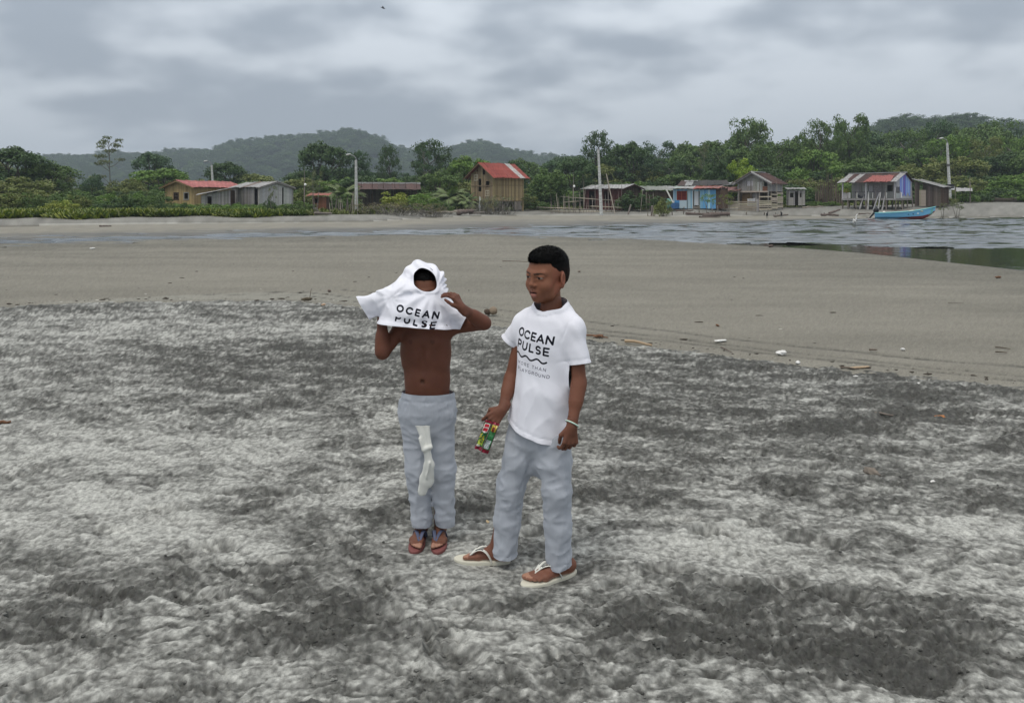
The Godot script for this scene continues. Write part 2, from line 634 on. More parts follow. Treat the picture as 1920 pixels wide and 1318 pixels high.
				if rr < 14.0:
					y += swell.get_noise_2d(x * 0.5, d * 1.0) * 0.012 + swell.get_noise_2d(x * 3.0, d * 6.0) * 0.003
					# a pale dry strip beside the trampled sand, then drag lines of the last tides
					var strip := smoothstep(0.05, 0.35, d - edge + f2 * 0.3) * (1.0 - smoothstep(0.9, 1.5, d - edge + f1 * 0.6)) * clampf((1.0 - x) * 0.35, 0.0, 1.0)
					col = col.lerp(Color(0.40, 0.395, 0.345) * (1.0 + 0.15 * f3), 0.75 * strip)
					for q in [[0.0, 0.55], [0.0, 0.85], [0.35, 1.5]]:
						var off: float = absf(d - (edge + q[1] + 0.12 * sin(x * 0.8 + q[0]) + 0.35 * clampf(-x * 0.25, -0.6, 1.6) * q[1]))
						if off < 0.09:
							var cut := 1.0 - off / 0.09
							y -= 0.014 * cut
							col = col.lerp(Color(0.075, 0.075, 0.068), 0.85 * cut * clampf(0.65 + f3 + f2, 0.0, 1.0))
			v[k] = Vector3(x, y, -d)
			c[k] = col
			cls[k] = kind
	# smooth normals over the whole sheet
	var acc := PackedVector3Array()
	acc.resize(nc * nr)
	var lists := [PackedInt32Array(), PackedInt32Array(), PackedInt32Array(), PackedInt32Array()]
	for j in nr - 1:
		for i in nc - 1:
			var p := j * nc + i
			var q := p + nc
			var f := (v[q] - v[p]).cross(v[q + 1] - v[p]) + (v[q + 1] - v[p]).cross(v[p + 1] - v[p])
			if f.y < 0.0: f = -f
			f /= maxf(f.length(), 1e-12)
			acc[p] += f
			acc[q] += f
			acc[p + 1] += f
			acc[q + 1] += f
			var li: PackedInt32Array = lists[cls[p]]
			li.append(p)
			li.append(q)
			li.append(q + 1)
			li.append(p)
			li.append(q + 1)
			li.append(p + 1)
			lists[cls[p]] = li
	make_clods(clods, v, c)
	var names := ["black_sand", "tidal_sand_flat", "creek_bed", "sand_bank"]
	var labels := ["trampled black and white beach sand around the two boys", "smooth tan sand flat between the trampled sand and the creek", "dark wet mud under and beside the shallow creek", "pale dry sand bank below the village and the ground behind it"]
	var sand_mats := [mats.sand, mats.flat_sand, mats.mud, mats.flat_sand]
	for g in 4:
		var li: PackedInt32Array = lists[g]
		var remap := PackedInt32Array()
		remap.resize(nc * nr)
		remap.fill(-1)
		var s := Soup.new()
		var count := 0
		var nv := PackedVector3Array()
		var nn := PackedVector3Array()
		var ncol := PackedColorArray()
		var ni := PackedInt32Array()
		ni.resize(li.size())
		for e in li.size():
			var p := li[e]
			if remap[p] < 0:
				remap[p] = count
				count += 1
				nv.append(v[p])
				nn.append(acc[p].normalized())
				ncol.append(c[p])
			ni[e] = remap[p]
		s.v = nv
		s.n = nn
		s.c = ncol
		s.ix = ni
		s.uv.resize(count)
		var o := part(self, names[g], s.mesh(), sand_mats[g])
		tag(o, labels[g], "ground", "", "structure")

# crumbs of damp dark sand kicked up all over the trampled part
func make_clods(list: Array, v: PackedVector3Array, c: PackedColorArray):
	var r := RandomNumberGenerator.new()
	r.seed = 405
	var rough := noise(44, 1.3, 2)
	for g in 3:
		var s := Soup.new()
		s.lump(Transform3D(Basis(), Vector3(g * 7.0, 0, 0)), Vector3(1.0, 0.62, 0.85), 9, 6, rough, 0.9)
		for i in s.v.size(): s.v[i].x -= g * 7.0
		s.soften()
		var mine := []
		for k in list.size():
			if k % 3 == g: mine.append(list[k])
		var mm := MultiMesh.new()
		mm.transform_format = MultiMesh.TRANSFORM_3D
		mm.use_colors = true
		mm.mesh = s.mesh()
		mm.instance_count = mine.size()
		for k in mine.size():
			var at: Vector3 = v[mine[k][0]]
			var sz: float = 0.002 + 0.005 * pow(mine[k][1], 4.0)
			var tone: Color = c[mine[k][0]] * r.randf_range(0.85, 1.15)
			mm.set_instance_transform(k, Transform3D(Basis.from_euler(Vector3(r.randf_range(-0.5, 0.5), r.randf() * TAU, r.randf_range(-0.5, 0.5))).scaled(Vector3(sz * 1.4, sz, sz)), at + Vector3(0, sz * 0.25, 0)))
			mm.set_instance_color(k, tone)
		var mi := MultiMeshInstance3D.new()
		mi.multimesh = mm
		mi.material_override = mats.sand
		mi.name = numbered("sand_clods")
		tag(mi, ["damp crumbs of black sand strewn over the trampled beach", "flat flakes of grey sand strewn over the trampled beach", "small lumps of sand strewn over the trampled beach"][g], "sand", "", "stuff")
		add_child(mi)

func make_water():
	# the wind-ruffled creek: real small waves, facets a few hands wide; the still strip along the near sand is a flat sheet
	var wave := noise(43, 0.62, 3, FastNoiseLite.FRACTAL_FBM, 0.55)
	var gust := noise(41, 0.05, 3)
	var s := Soup.new()
	var still := Soup.new()
	var z := 25.0
	var zs := []
	while z < 76.0:
		zs.append(z)
		z += lerpf(0.20, 0.36, (z - 25.0) / 50.0)
	var xs := []
	var x := -62.0
	while x < 62.0:
		xs.append(x)
		x += 0.62
	var nx := xs.size()
	for d in zs:
		for x0 in xs:
			var g := clampf(gust.get_noise_2d(x0 * 0.35, d * 1.5) * 0.8 + 0.80, 0.45, 1.0)
			var y: float = wave.get_noise_2d(x0 * 0.42, d * 2.1) * 0.15 * g
			s.vert(Vector3(x0, -0.082 + y, -d), Vector3.UP)
	var calm_at := func(px: float, d: float) -> bool:
		var u := px / d
		var near := d - table(WET, WET_NEAR, u)
		var n := gust.get_noise_2d(px * 0.6, d * 2.2)
		if u < 0.27: return false
		if near < lerpf(0.0, 7.5, clampf((u - 0.27) / 0.38, 0.0, 1.0)) + n * 1.2: return true
		return false
	for j in zs.size() - 1:
		for i in nx - 1:
			var d: float = zs[j]
			var u: float = xs[i] / d
			if absf(u) > 1.1: continue
			if d < table(WET, WET_NEAR, u) - 3.0 or d > table(WET, WET_FAR, u) + 3.5: continue
			var p := j * nx + i
			if calm_at.call(xs[i], d): continue
			s.tri(p, p + 1, p + nx + 1)
			s.tri(p, p + nx + 1, p + nx)
	s.soften()
	var o := part(self, "creek_water", s.mesh(), mats.ripple)
	tag(o, "wind ruffled shallow creek water mirroring the pale sky", "water", "", "structure")
	# the flat sheet lies lowest, so it shows only where there are no waves
	var cols := 300
	var rows := 24
	for i in cols + 1:
		var u := lerpf(-0.1, 1.15, float(i) / cols)
		var a := table(WET, WET_NEAR, u) - 2.0
		var b := table(WET, WET_FAR, u) + 1.0
		for j in rows + 1:
			var d := 1.0 / lerpf(1.0 / a, 1.0 / b, float(j) / rows)
			still.vert(Vector3(u * d, -0.088, -d), Vector3.UP)
	for i in cols:
		for j in rows:
			var p := i * (rows + 1) + j
			if calm_at.call(still.v[p].x, -still.v[p].z) or calm_at.call(still.v[p + rows + 2].x, -still.v[p + rows + 2].z):
				still.tri(p, p + rows + 1, p + rows + 2)
				still.tri(p, p + rows + 2, p + 1)
	o = part(self, "still_water", still.mesh(), mats.calm)
	tag(o, "still creek water along the near sand mirroring trees and houses", "water", "", "structure")

# ------------------------------------------------------------------ shared materials

func make_materials():
	var grain := bumps(noise(51, 0.06, 5, FastNoiseLite.FRACTAL_FBM, 0.75), 1024, 7.0)
	# sand is grains: a fine speckle of black and pale ones
	var grains := tex(noise(53, 0.035, 5, FastNoiseLite.FRACTAL_FBM, 0.80), 1024, 0.60, 1.15)
	var m := vcol(0.95, 0.2)
	m.albedo_texture = grains
	relief(m, grain, 0.55)
	triplanar(m, 0.9, true)
	mats.sand = m
	m = vcol(0.9, 0.25)
	m.albedo_texture = tex(noise(54, 0.05, 5, FastNoiseLite.FRACTAL_FBM, 0.8), 1024, 0.60, 1.05)
	relief(m, grain, 0.25)
	triplanar(m, 0.9, true)
	mats.flat_sand = m
	m = vcol(0.62, 0.4)
	relief(m, grain, 0.25)
	triplanar(m, 0.5, true)
	mats.mud = m
	var wave := bumps(noise(52, 0.03, 4, FastNoiseLite.FRACTAL_FBM, 0.55), 512, 5.0)
	m = paint(0.06, 0.065, 0.06, 0.08, 0.5)
	mats.ripple = m
	m = paint(0.035, 0.038, 0.030, 0.03, 0.5)
	relief(m, wave, 0.05)
	triplanar(m, 0.12, true)
	mats.calm = m
# ------------------------------------------------------------------ hills, trees, shrubs, grass

var crowns := {}
var leaf_mats := {}

# tints are what the leaves are: [red, green, blue] on top of the leaves' own variation
const TINTS := {
	"dark": [0.036, 0.058, 0.028], "mid": [0.056, 0.084, 0.032], "grass": [0.078, 0.100, 0.042], "green": [0.072, 0.112, 0.030], "bright": [0.125, 0.165, 0.026], "olive": [0.090, 0.098, 0.040],
	"blue": [0.040, 0.066, 0.040], "dry": [0.110, 0.098, 0.062], "yellow": [0.150, 0.160, 0.040], "palm": [0.085, 0.105, 0.055], "brown": [0.095, 0.078, 0.055], "grey": [0.085, 0.092, 0.065]}

func leaf_mat(tint: String) -> StandardMaterial3D:
	if not leaf_mats.has(tint):
		var t: Array = TINTS[tint]
		var m := vcol(0.62, 0.35)
		m.albedo_color = lin(t[0] * 2.1, t[1] * 2.25, t[2] * 1.75)
		m.backlight_enabled = true
		m.backlight = Color(0.55, 0.62, 0.40)
		m.cull_mode = BaseMaterial3D.CULL_DISABLED
		leaf_mats[tint] = m
	return leaf_mats[tint]

func bark_mat() -> StandardMaterial3D:
	if not mats.has("bark"):
		mats.bark = paint(0.16, 0.14, 0.115, 0.95, 0.2)
		mats.bark.albedo_texture = tex(noise(81, 0.05, 4), 256, 0.55, 1.0)
		triplanar(mats.bark, 0.8)
		mats.pale_bark = paint(0.34, 0.32, 0.28, 0.95, 0.2)
		mats.pale_bark.albedo_texture = mats.bark.albedo_texture
		triplanar(mats.pale_bark, 0.8)
	return mats.bark

func any_dir(r: RandomNumberGenerator) -> Vector3:
	var z := r.randf() * 2.0 - 1.0
	var a := r.randf() * TAU
	var q := sqrt(1.0 - z * z)
	return Vector3(q * cos(a), z, q * sin(a))

# one leaf spray: a bent lozenge
func leaf(s: Soup, p: Vector3, out: Vector3, size: float, r: RandomNumberGenerator):
	var nn := (any_dir(r) + out * 0.9 + Vector3(0, 0.5, 0)).normalized()
	var along := (any_dir(r) + out * 0.5 - Vector3(0, 0.25, 0))
	along = (along - nn * along.dot(nn)).normalized()
	var side := nn.cross(along)
	var l := size * r.randf_range(0.7, 1.3)
	var w := l * r.randf_range(0.35, 0.6)
	var a := p - along * l * 0.5
	var b := p + side * w * 0.5 - nn * w * 0.12
	var d := p + along * l * 0.5 - nn * l * 0.10
	var e := p - side * w * 0.5 - nn * w * 0.12
	var sn := (nn * 0.6 + out * 0.55).normalized()
	var i := s.vert(a, sn)
	s.vert(b, sn)
	s.vert(d, sn)
	s.vert(e, sn)
	if (b - a).cross(d - a).dot(nn) > 0.0:
		s.tri(i, i + 1, i + 2)
		s.tri(i, i + 2, i + 3)
	else:
		s.tri(i, i + 2, i + 1)
		s.tri(i, i + 3, i + 2)

# a clump of leaves round c; most of them near its skin
func clump(s: Soup, c: Vector3, rad: Vector3, count: int, size: float, r: RandomNumberGenerator, hue: float):
	for k in count:
		var d := any_dir(r)
		if d.y < -0.35 and r.randf() < 0.6: d.y = -d.y
		var q := pow(r.randf(), 0.40)
		var p := c + d * rad * q
		var g := hue * r.randf_range(0.70, 1.30)
		s.ink = Color(g * r.randf_range(0.90, 1.15), g, g * r.randf_range(0.85, 1.1))
		leaf(s, p, d, size, r)

func limb_to(s: Soup, a: Vector3, b: Vector3, ra: float, rb: float, r: RandomNumberGenerator, bow := 0.12):
	var pts := []
	var rad := []
	var off := any_dir(r) * a.distance_to(b) * bow
	for i in 6:
		var t := i / 5.0
		pts.append(a.lerp(b, t) + off * sin(t * PI))
		rad.append(lerpf(ra, rb, t))
	s.tube(pts, rad, 6, false)

# crown and trunk for a tree of unit height and unit width: 0 broad dome, 1 tall and airy, 2 round and dense, 3 layered and sparse, 4 shrub, 5 palm, 6 dry brush, 7 thin sapling
func tree_form(kind: int, variant: int) -> Array:
	var key := kind * 10 + variant
	if crowns.has(key): return crowns[key]
	var r := RandomNumberGenerator.new()
	r.seed = 1000 + key * 17
	var leaves := Soup.new()
	var wood := Soup.new()
	match kind:
		0:
			var fork := Vector3(0.03, 0.24, 0)
			limb_to(wood, Vector3(0, -0.03, 0), fork, 0.035, 0.026, r)
			for k in 64:
				var a := r.randf() * TAU
				var q := sqrt(r.randf())
				var top := 0.56 + 0.36 * sqrt(maxf(0.0, 1.0 - q * q * 0.95)) * r.randf_range(0.70, 1.02)
				if k % 3 == 0: top = r.randf_range(0.26, 0.55)
				var c := Vector3(cos(a) * q * 0.42, top, sin(a) * q * 0.42)
				if k % 4 == 0: limb_to(wood, fork, c, 0.014, 0.004, r, 0.2)
				var z := r.randf_range(0.07, 0.13)
				clump(leaves, c, Vector3(z * 1.1, z * 0.9, z * 1.1), 84, 0.050, r, r.randf_range(0.7, 1.3))
		1:
			var top := Vector3(r.randf_range(-0.08, 0.08), 0.72, r.randf_range(-0.08, 0.08))
			limb_to(wood, Vector3(0, -0.03, 0), top, 0.022, 0.010, r, 0.05)
			for k in 66:
				var hgt := r.randf_range(0.30, 0.97)
				var wide := 0.46 * sqrt(maxf(0.05, 1.0 - pow((hgt - 0.66) / 0.42, 2.0)))
				var a := r.randf() * TAU
				var q := wide * r.randf_range(0.35, 1.0)
				var c := Vector3(cos(a) * q, hgt, sin(a) * q)
				if k % 2 == 0: limb_to(wood, top * clampf(hgt - 0.22, 0.2, 1.0) / 0.72, c, 0.009, 0.003, r, 0.15)
				var z := r.randf_range(0.06, 0.12)
				clump(leaves, c, Vector3(z * 1.15, z * 0.8, z * 1.15), 84, 0.040, r, r.randf_range(0.75, 1.25))
		2:
			limb_to(wood, Vector3(0, -0.03, 0), Vector3(0, 0.5, 0), 0.03, 0.012, r)
			for k in 60:
				var d := any_dir(r)
				var q := pow(r.randf(), 0.35)
				var c := Vector3(d.x * 0.40 * q, 0.50 + d.y * 0.38 * q, d.z * 0.40 * q)
				var z := r.randf_range(0.08, 0.14)
				clump(leaves, c, Vector3(z, z * 0.9, z), 70, 0.052, r, r.randf_range(0.72, 1.28))
		3:
			var lean := r.randf_range(-0.05, 0.05)
			limb_to(wood, Vector3(0, -0.03, 0), Vector3(lean, 0.93, 0), 0.016, 0.006, r, 0.02)
			for k in 17:
				var hgt: float = [0.42, 0.60, 0.62, 0.66, 0.70, 0.80, 0.84, 0.86, 0.90, 0.94, 0.97, 0.72, 0.64, 0.88, 0.91, 0.40, 0.78][k]
				var a := r.randf() * TAU
				var q := r.randf_range(0.16, 0.46) * (1.25 - hgt * 0.6)
				var c := Vector3(cos(a) * q + lean * hgt, hgt, sin(a) * q)
				limb_to(wood, Vector3(lean * hgt, hgt - 0.10, 0), c, 0.006, 0.003, r, 0.1)
				clump(leaves, c, Vector3(0.13, 0.030, 0.13), 56, 0.045, r, r.randf_range(0.7, 1.2))
		4:
			for k in 7:
				limb_to(wood, Vector3(r.randf_range(-0.1, 0.1), -0.05, r.randf_range(-0.1, 0.1)), Vector3(r.randf_range(-0.3, 0.3), r.randf_range(0.4, 0.75), r.randf_range(-0.3, 0.3)), 0.012, 0.005, r)
			for k in 44:
				var a := r.randf() * TAU
				var q := sqrt(r.randf())
				var c := Vector3(cos(a) * q * 0.43, 0.12 + 0.70 * r.randf() * sqrt(maxf(0.1, 1.0 - q * q * 0.8)), sin(a) * q * 0.43)
				var z := r.randf_range(0.09, 0.15)
				clump(leaves, c, Vector3(z, z * 0.9, z), 60, 0.060, r, r.randf_range(0.7, 1.3))
		5:
			limb_to(wood, Vector3(0, -0.03, 0), Vector3(0.02, 0.34, 0), 0.030, 0.022, r, 0.03)
			for k in 26:
				var a := TAU * k / 26.0 + r.randf() * 0.3
				var rise := r.randf_range(0.15, 1.25)
				var len := r.randf_range(0.48, 0.62)
				var p := Vector3(0.02, 0.34, 0)
				var dir := Vector3(cos(a) * cos(rise), sin(rise), sin(a) * cos(rise))
				var g := r.randf_range(0.75, 1.25)
				for q in 16:
					var to := p + dir * len / 16.0
					dir = (dir + Vector3(0, -0.085 - 0.004 * q, 0)).normalized()
					var side := dir.cross(Vector3.UP).normalized()
					var wl := 0.15 * sin(PI * clampf(q / 16.0 + 0.12, 0.0, 1.0))
					leaves.ink = Color(g, g, g) * r.randf_range(0.85, 1.15)
					for e in [-1.0, 1.0]:
						var tip: Vector3 = p + side * e * wl + dir * 0.06 - Vector3(0, wl * 0.55, 0)
						var nn: Vector3 = dir.cross(side * e).normalized()
						if nn.y < 0: nn = -nn
						var i := leaves.vert(p, nn)
						leaves.vert(tip, nn)
						leaves.vert(p + dir * 0.060, nn)
						if e > 0: leaves.tri(i, i + 1, i + 2)
						else: leaves.tri(i, i + 2, i + 1)
					wood.tube([p, to], [0.005, 0.005], 4, false)
					p = to
		6:
			for k in 60:
				var p := Vector3(r.randf_range(-0.42, 0.42), -0.03, r.randf_range(-0.42, 0.42))
				for q in 3:
					var to := p + Vector3(r.randf_range(-0.16, 0.16), r.randf_range(0.12, 0.32), r.randf_range(-0.16, 0.16))
					wood.tube([p, to], [0.008 - 0.002 * q, 0.006 - 0.002 * q], 4, false)
					p = to
			for k in 16:
				clump(leaves, Vector3(r.randf_range(-0.4, 0.4), r.randf_range(0.15, 0.7), r.randf_range(-0.4, 0.4)), Vector3(0.12, 0.12, 0.12), 40, 0.05, r, r.randf_range(0.6, 1.3))
		7:
			for e in [-1.0, 0.4, 1.0]:
				limb_to(wood, Vector3(e * 0.05, -0.05, 0), Vector3(e * 0.22, r.randf_range(0.7, 0.9), r.randf_range(-0.2, 0.2)), 0.022, 0.008, r)
			for k in 9:
				var a := TAU * k / 9.0
				wood.tube([Vector3(0, 0.16, 0), Vector3(cos(a) * 0.16, 0.08, sin(a) * 0.16), Vector3(cos(a) * 0.30, -0.05, sin(a) * 0.30)], [0.014, 0.011, 0.008], 5, false)
			for k in 20:
				clump(leaves, Vector3(r.randf_range(-0.36, 0.36), r.randf_range(0.55, 0.95), r.randf_range(-0.36, 0.36)), Vector3(0.12, 0.07, 0.12), 26, 0.06, r, r.randf_range(0.7, 1.3))
	crowns[key] = [leaves.mesh(), wood.mesh()]
	return crowns[key]

# px: bearing in picture columns; top: picture row of the tip; wide: picture columns across
func tree(called: String, label: String, category: String, group: String, kind: int, variant: int, px: float, d: float, top: float, wide: float, tint: String, pale := false, sink := 0.0) -> Node3D:
	var at := on_ground(px, d)
	at.y -= sink
	var h := EYE - (top - HORIZON) / LENS * d - at.y
	var w := wide / LENS * d
	var o := thing(called, label, category, group)
	o.position = at
	var f := tree_form(kind, variant)
	bark_mat()
	var turn := Basis(Vector3.UP, rng.randf() * TAU)
	var t := Transform3D(Basis.from_scale(Vector3(w, h, w)) * turn)
	part(o, "crown" if kind != 5 else "fronds", f[0], leaf_mat(tint), t)
	part(o, "trunk" if kind != 4 and kind != 6 else "stems", f[1], mats.pale_bark if pale else mats.bark, t)
	return o

const WORDS := ["first", "second", "third", "fourth", "fifth", "sixth", "seventh", "eighth", "ninth", "tenth", "eleventh", "twelfth", "thirteenth", "fourteenth", "fifteenth"]

func make_hills():
	# a wooded hill across the back and a nearer shoulder on the right
	hill("wooded_hill", "long hazy wooded hill rising behind the village, highest left of centre", 640.0, 900.0,
		[-500, 0, 110, 200, 300, 400, 450, 520, 560, 620, 655, 690, 720, 760, 800, 840, 880, 910, 960, 1000, 1060, 1200, 1500, 1900, 2500],
		[330, 308, 302, 298, 296, 288, 276, 270, 266, 260, 254, 262, 277, 292, 294, 288, 278, 276, 292, 300, 306, 312, 318, 320, 320], 6500, 11.0, 51)
	hill("wooded_ridge", "grey green wooded ridge showing above the forest behind the stilt house", 330.0, 420.0,
		[1350, 1480, 1600, 1650, 1690, 1720, 1760, 1790, 1830, 1870, 1920, 2050, 2300, 2600],
		[345, 318, 278, 258, 246, 244, 248, 240, 247, 253, 256, 258, 268, 290], 1900, 9.5, 52)

func hill(called: String, label: String, d0: float, d1: float, xs: Array, ys: Array, count: int, size: float, sd: int):
	var s := Soup.new()
	var n := noise(sd, 0.012, 3)
	var cols := 130
	var rows := 14
	var x0: float = xs[0]
	var x1: float = xs[-1]
	var height := func(px: float, t: float) -> float:
		var peak := EYE - (table(xs, ys, px) + 4.0 - HORIZON) / LENS * d1
		var e := sin(clampf(t, 0.0, 1.0) * PI * 0.5)
		return maxf(0.5, peak * e + n.get_noise_2d(px * 0.6, t * 60.0) * 6.0 * t * (1.0 - t))
	for j in rows + 1:
		for i in cols + 1:
			var px := lerpf(x0, x1, float(i) / cols)
			var t := float(j) / rows
			var d := lerpf(d0, d1, t)
			s.vert(Vector3((px - 960.0) / LENS * d, height.call(px, t), -d), Vector3.UP)
	for j in rows:
		for i in cols:
			var a := j * (cols + 1) + i
			s.tri(a, a + 1, a + cols + 2)
			s.tri(a, a + cols + 2, a + cols + 1)
	s.soften()
	var o := part(self, called, s.mesh(), paint(0.035, 0.05, 0.026, 0.95, 0.1))
	tag(o, label, "hill", "", "structure")
	var r := RandomNumberGenerator.new()
	r.seed = sd
	for g in 3:
		var mm := MultiMesh.new()
		mm.transform_format = MultiMesh.TRANSFORM_3D
		mm.mesh = tree_form([0, 2, 1][g], 1)[0]
		var c := int(count * [0.45, 0.35, 0.2][g])
		mm.instance_count = c
		for k in c:
			var t := 1.0 - pow(r.randf(), 1.6)
			var px := r.randf_range(x0, x1)
			var d := lerpf(d0, d1, t)
			var sz := size * r.randf_range(0.6, 1.5)
			if g == 2: sz *= 1.15
			var p := Vector3((px - 960.0) / LENS * d, float(height.call(px, t)) - sz * 0.35, -d)
			mm.set_instance_transform(k, Transform3D(Basis(Vector3.UP, r.randf() * TAU) * Basis.from_scale(Vector3(sz * r.randf_range(1.0, 1.5), sz, sz * r.randf_range(1.0, 1.5))), p))
		var mi := MultiMeshInstance3D.new()
		mi.multimesh = mm
		mi.material_override = leaf_mat(["dark", "mid", "dark"][g])
		mi.name = numbered("hill_forest")
		tag(mi, ["dark rounded tree canopy covering the slopes of the ", "blue green tree canopy mixed into the slopes of the ", "paler tall tree tops dotted over the slopes of the "][g] + called.replace("_", " "), "forest", "", "stuff")
		add_child(mi)

func make_trees():
	bark_mat()
	# ---- trees one can tell apart, left to right
	var bush := "shrubs and trees on the left bank"
	tree("broad_tree", "big dark domed tree at the left edge of the photo above the grass bank", "tree", bush, 0, 0, 18, 84, 272, 150, "dark")
	tree("broad_tree", "dark green tree sloping down right of the big domed tree on the far left", "tree", bush, 0, 1, 92, 88, 300, 110, "mid")
	tree("broad_tree", "grey green low tree below the big domed tree on the far left", "tree", bush, 2, 0, 45, 76, 322, 130, "olive")
	tree("layered_tree", "tall thin tree with sparse flat layers of leaves standing alone against the sky", "tree", "", 3, 0, 206, 104, 255, 74, "grey", true)
	tree("broad_tree", "small dark round tree standing left of the tall thin layered tree", "tree", "", 2, 1, 172, 98, 317, 50, "blue")
	tree("broad_tree", "flat topped dark tree on the skyline behind the yellow house", "tree", "", 0, 0, 286, 120, 282, 78, "blue")
	tree("broad_tree", "wide green tree spreading left of the yellow house roof", "tree", "", 0, 1, 300, 100, 311, 120, "green")
	tree("broad_tree", "olive bushy tree sloping left of the wide green tree by the yellow house", "tree", "", 2, 0, 240, 94, 326, 80, "olive")
	tree("broad_tree", "dark tree behind the lamp post over the red roofed yellow house", "tree", "", 0, 0, 424, 112, 301, 84, "dark")
	tree("broad_tree", "low brown green tree behind the grey gabled shack", "tree", "", 2, 1, 484, 102, 318, 86, "olive")
	tree("broad_tree", "tallest dark dense tree left of the lamp post in the middle of the village", "tree", "", 0, 1, 606, 112, 261, 112, "dark")
	tree("broad_tree", "dark lower shoulder tree left of the tallest dark dense tree", "tree", "", 2, 0, 572, 108, 310, 74, "dark")
	tree("broad_tree", "thin crowned olive tree right of the tallest dark dense tree", "tree", "", 1, 0, 668, 112, 284, 62, "blue")
	tree("broad_tree", "small upright dark tree on the skyline right of the middle lamp post", "tree", "", 1, 1, 727, 118, 275, 50, "dark")
	tree("layered_tree", "open airy dark tree on the skyline above the long brown roof", "tree", "", 1, 0, 806, 118, 264, 88, "dark", true)
	tree("layered_tree", "tall slim tree with bare pale trunk left of the two storey bamboo house", "tree", "", 3, 1, 796, 112, 272, 46, "blue", true)
	tree("broad_tree", "bright green leafy tree directly behind the red roof of the bamboo house", "tree", "", 0, 0, 880, 104, 290, 96, "green")
	tree("broad_tree", "green tree with leaves showing over the left end of the bamboo house roof", "tree", "", 2, 0, 838, 100, 306, 76, "mid")
	tree("broad_tree", "dark tree rising behind the right end of the bamboo house roof", "tree", "", 2, 1, 962, 112, 288, 70, "dark")
	tree("broad_tree", "glossy dark green tree standing close right of the bamboo house", "tree", "", 2, 0, 1028, 94, 303, 98, "mid")
	tree("broad_tree", "dark tree next right of the glossy tree beside the bamboo house", "tree", "", 0, 1, 1078, 104, 290, 90, "dark")
	tree("broad_tree", "dark feathery tree top highest behind the leaning lamp post", "tree", "", 1, 1, 1122, 122, 250, 74, "dark")
	tree("broad_tree", "nearly black dense tree right of the leaning lamp post", "tree", "", 0, 0, 1180, 118, 263, 100, "dark")
	tree("bare_tree", "pale bare trunked slender tree between the blue house and the forest", "tree", "", 3, 0, 1322, 98, 268, 34, "grey", true)
	tree("broad_tree", "rounded tree with yellow green new leaves behind the plank house gable", "tree", "", 2, 0, 1392, 94, 283, 74, "bright")
	tree("broad_tree", "dark half of the round tree clump left of the yellow green tree", "tree", "", 2, 1, 1350, 95, 286, 76, "dark")
	tree("broad_tree", "tall airy tree breaking the skyline above the plank house", "tree", "", 1, 0, 1400, 124, 222, 92, "mid")
	tree("broad_tree", "tall open crowned tree on the skyline above the stilt house roof", "tree", "", 1, 1, 1600, 120, 219, 84, "mid")
	tree("broad_tree", "airy skyline tree left of the one above the stilt house roof", "tree", "", 1, 0, 1536, 124, 226, 66, "mid")
	# ---- the forest on the right, row behind row, and the thinner wood on the left
	rows_of_trees()
	# ---- palms
	tree("palm", "young coconut palm with arching fronds left of the middle lamp post", "palm", "young palms", 5, 0, 646, 84, 322, 88, "palm")
	tree("palm", "young palm spreading its fronds left of the bamboo house", "palm", "young palms", 5, 1, 846, 84, 326, 92, "palm")
	tree("palm", "palm with pale frond ribs above the long brown roof", "palm", "young palms", 5, 0, 762, 100, 318, 60, "palm")
	tree("palm", "small palm close against the left wall of the bamboo house", "palm", "young palms", 5, 1, 876, 81, 344, 52, "palm")
	# ---- shrubs along the bank
	var g := "shrubs along the bank"
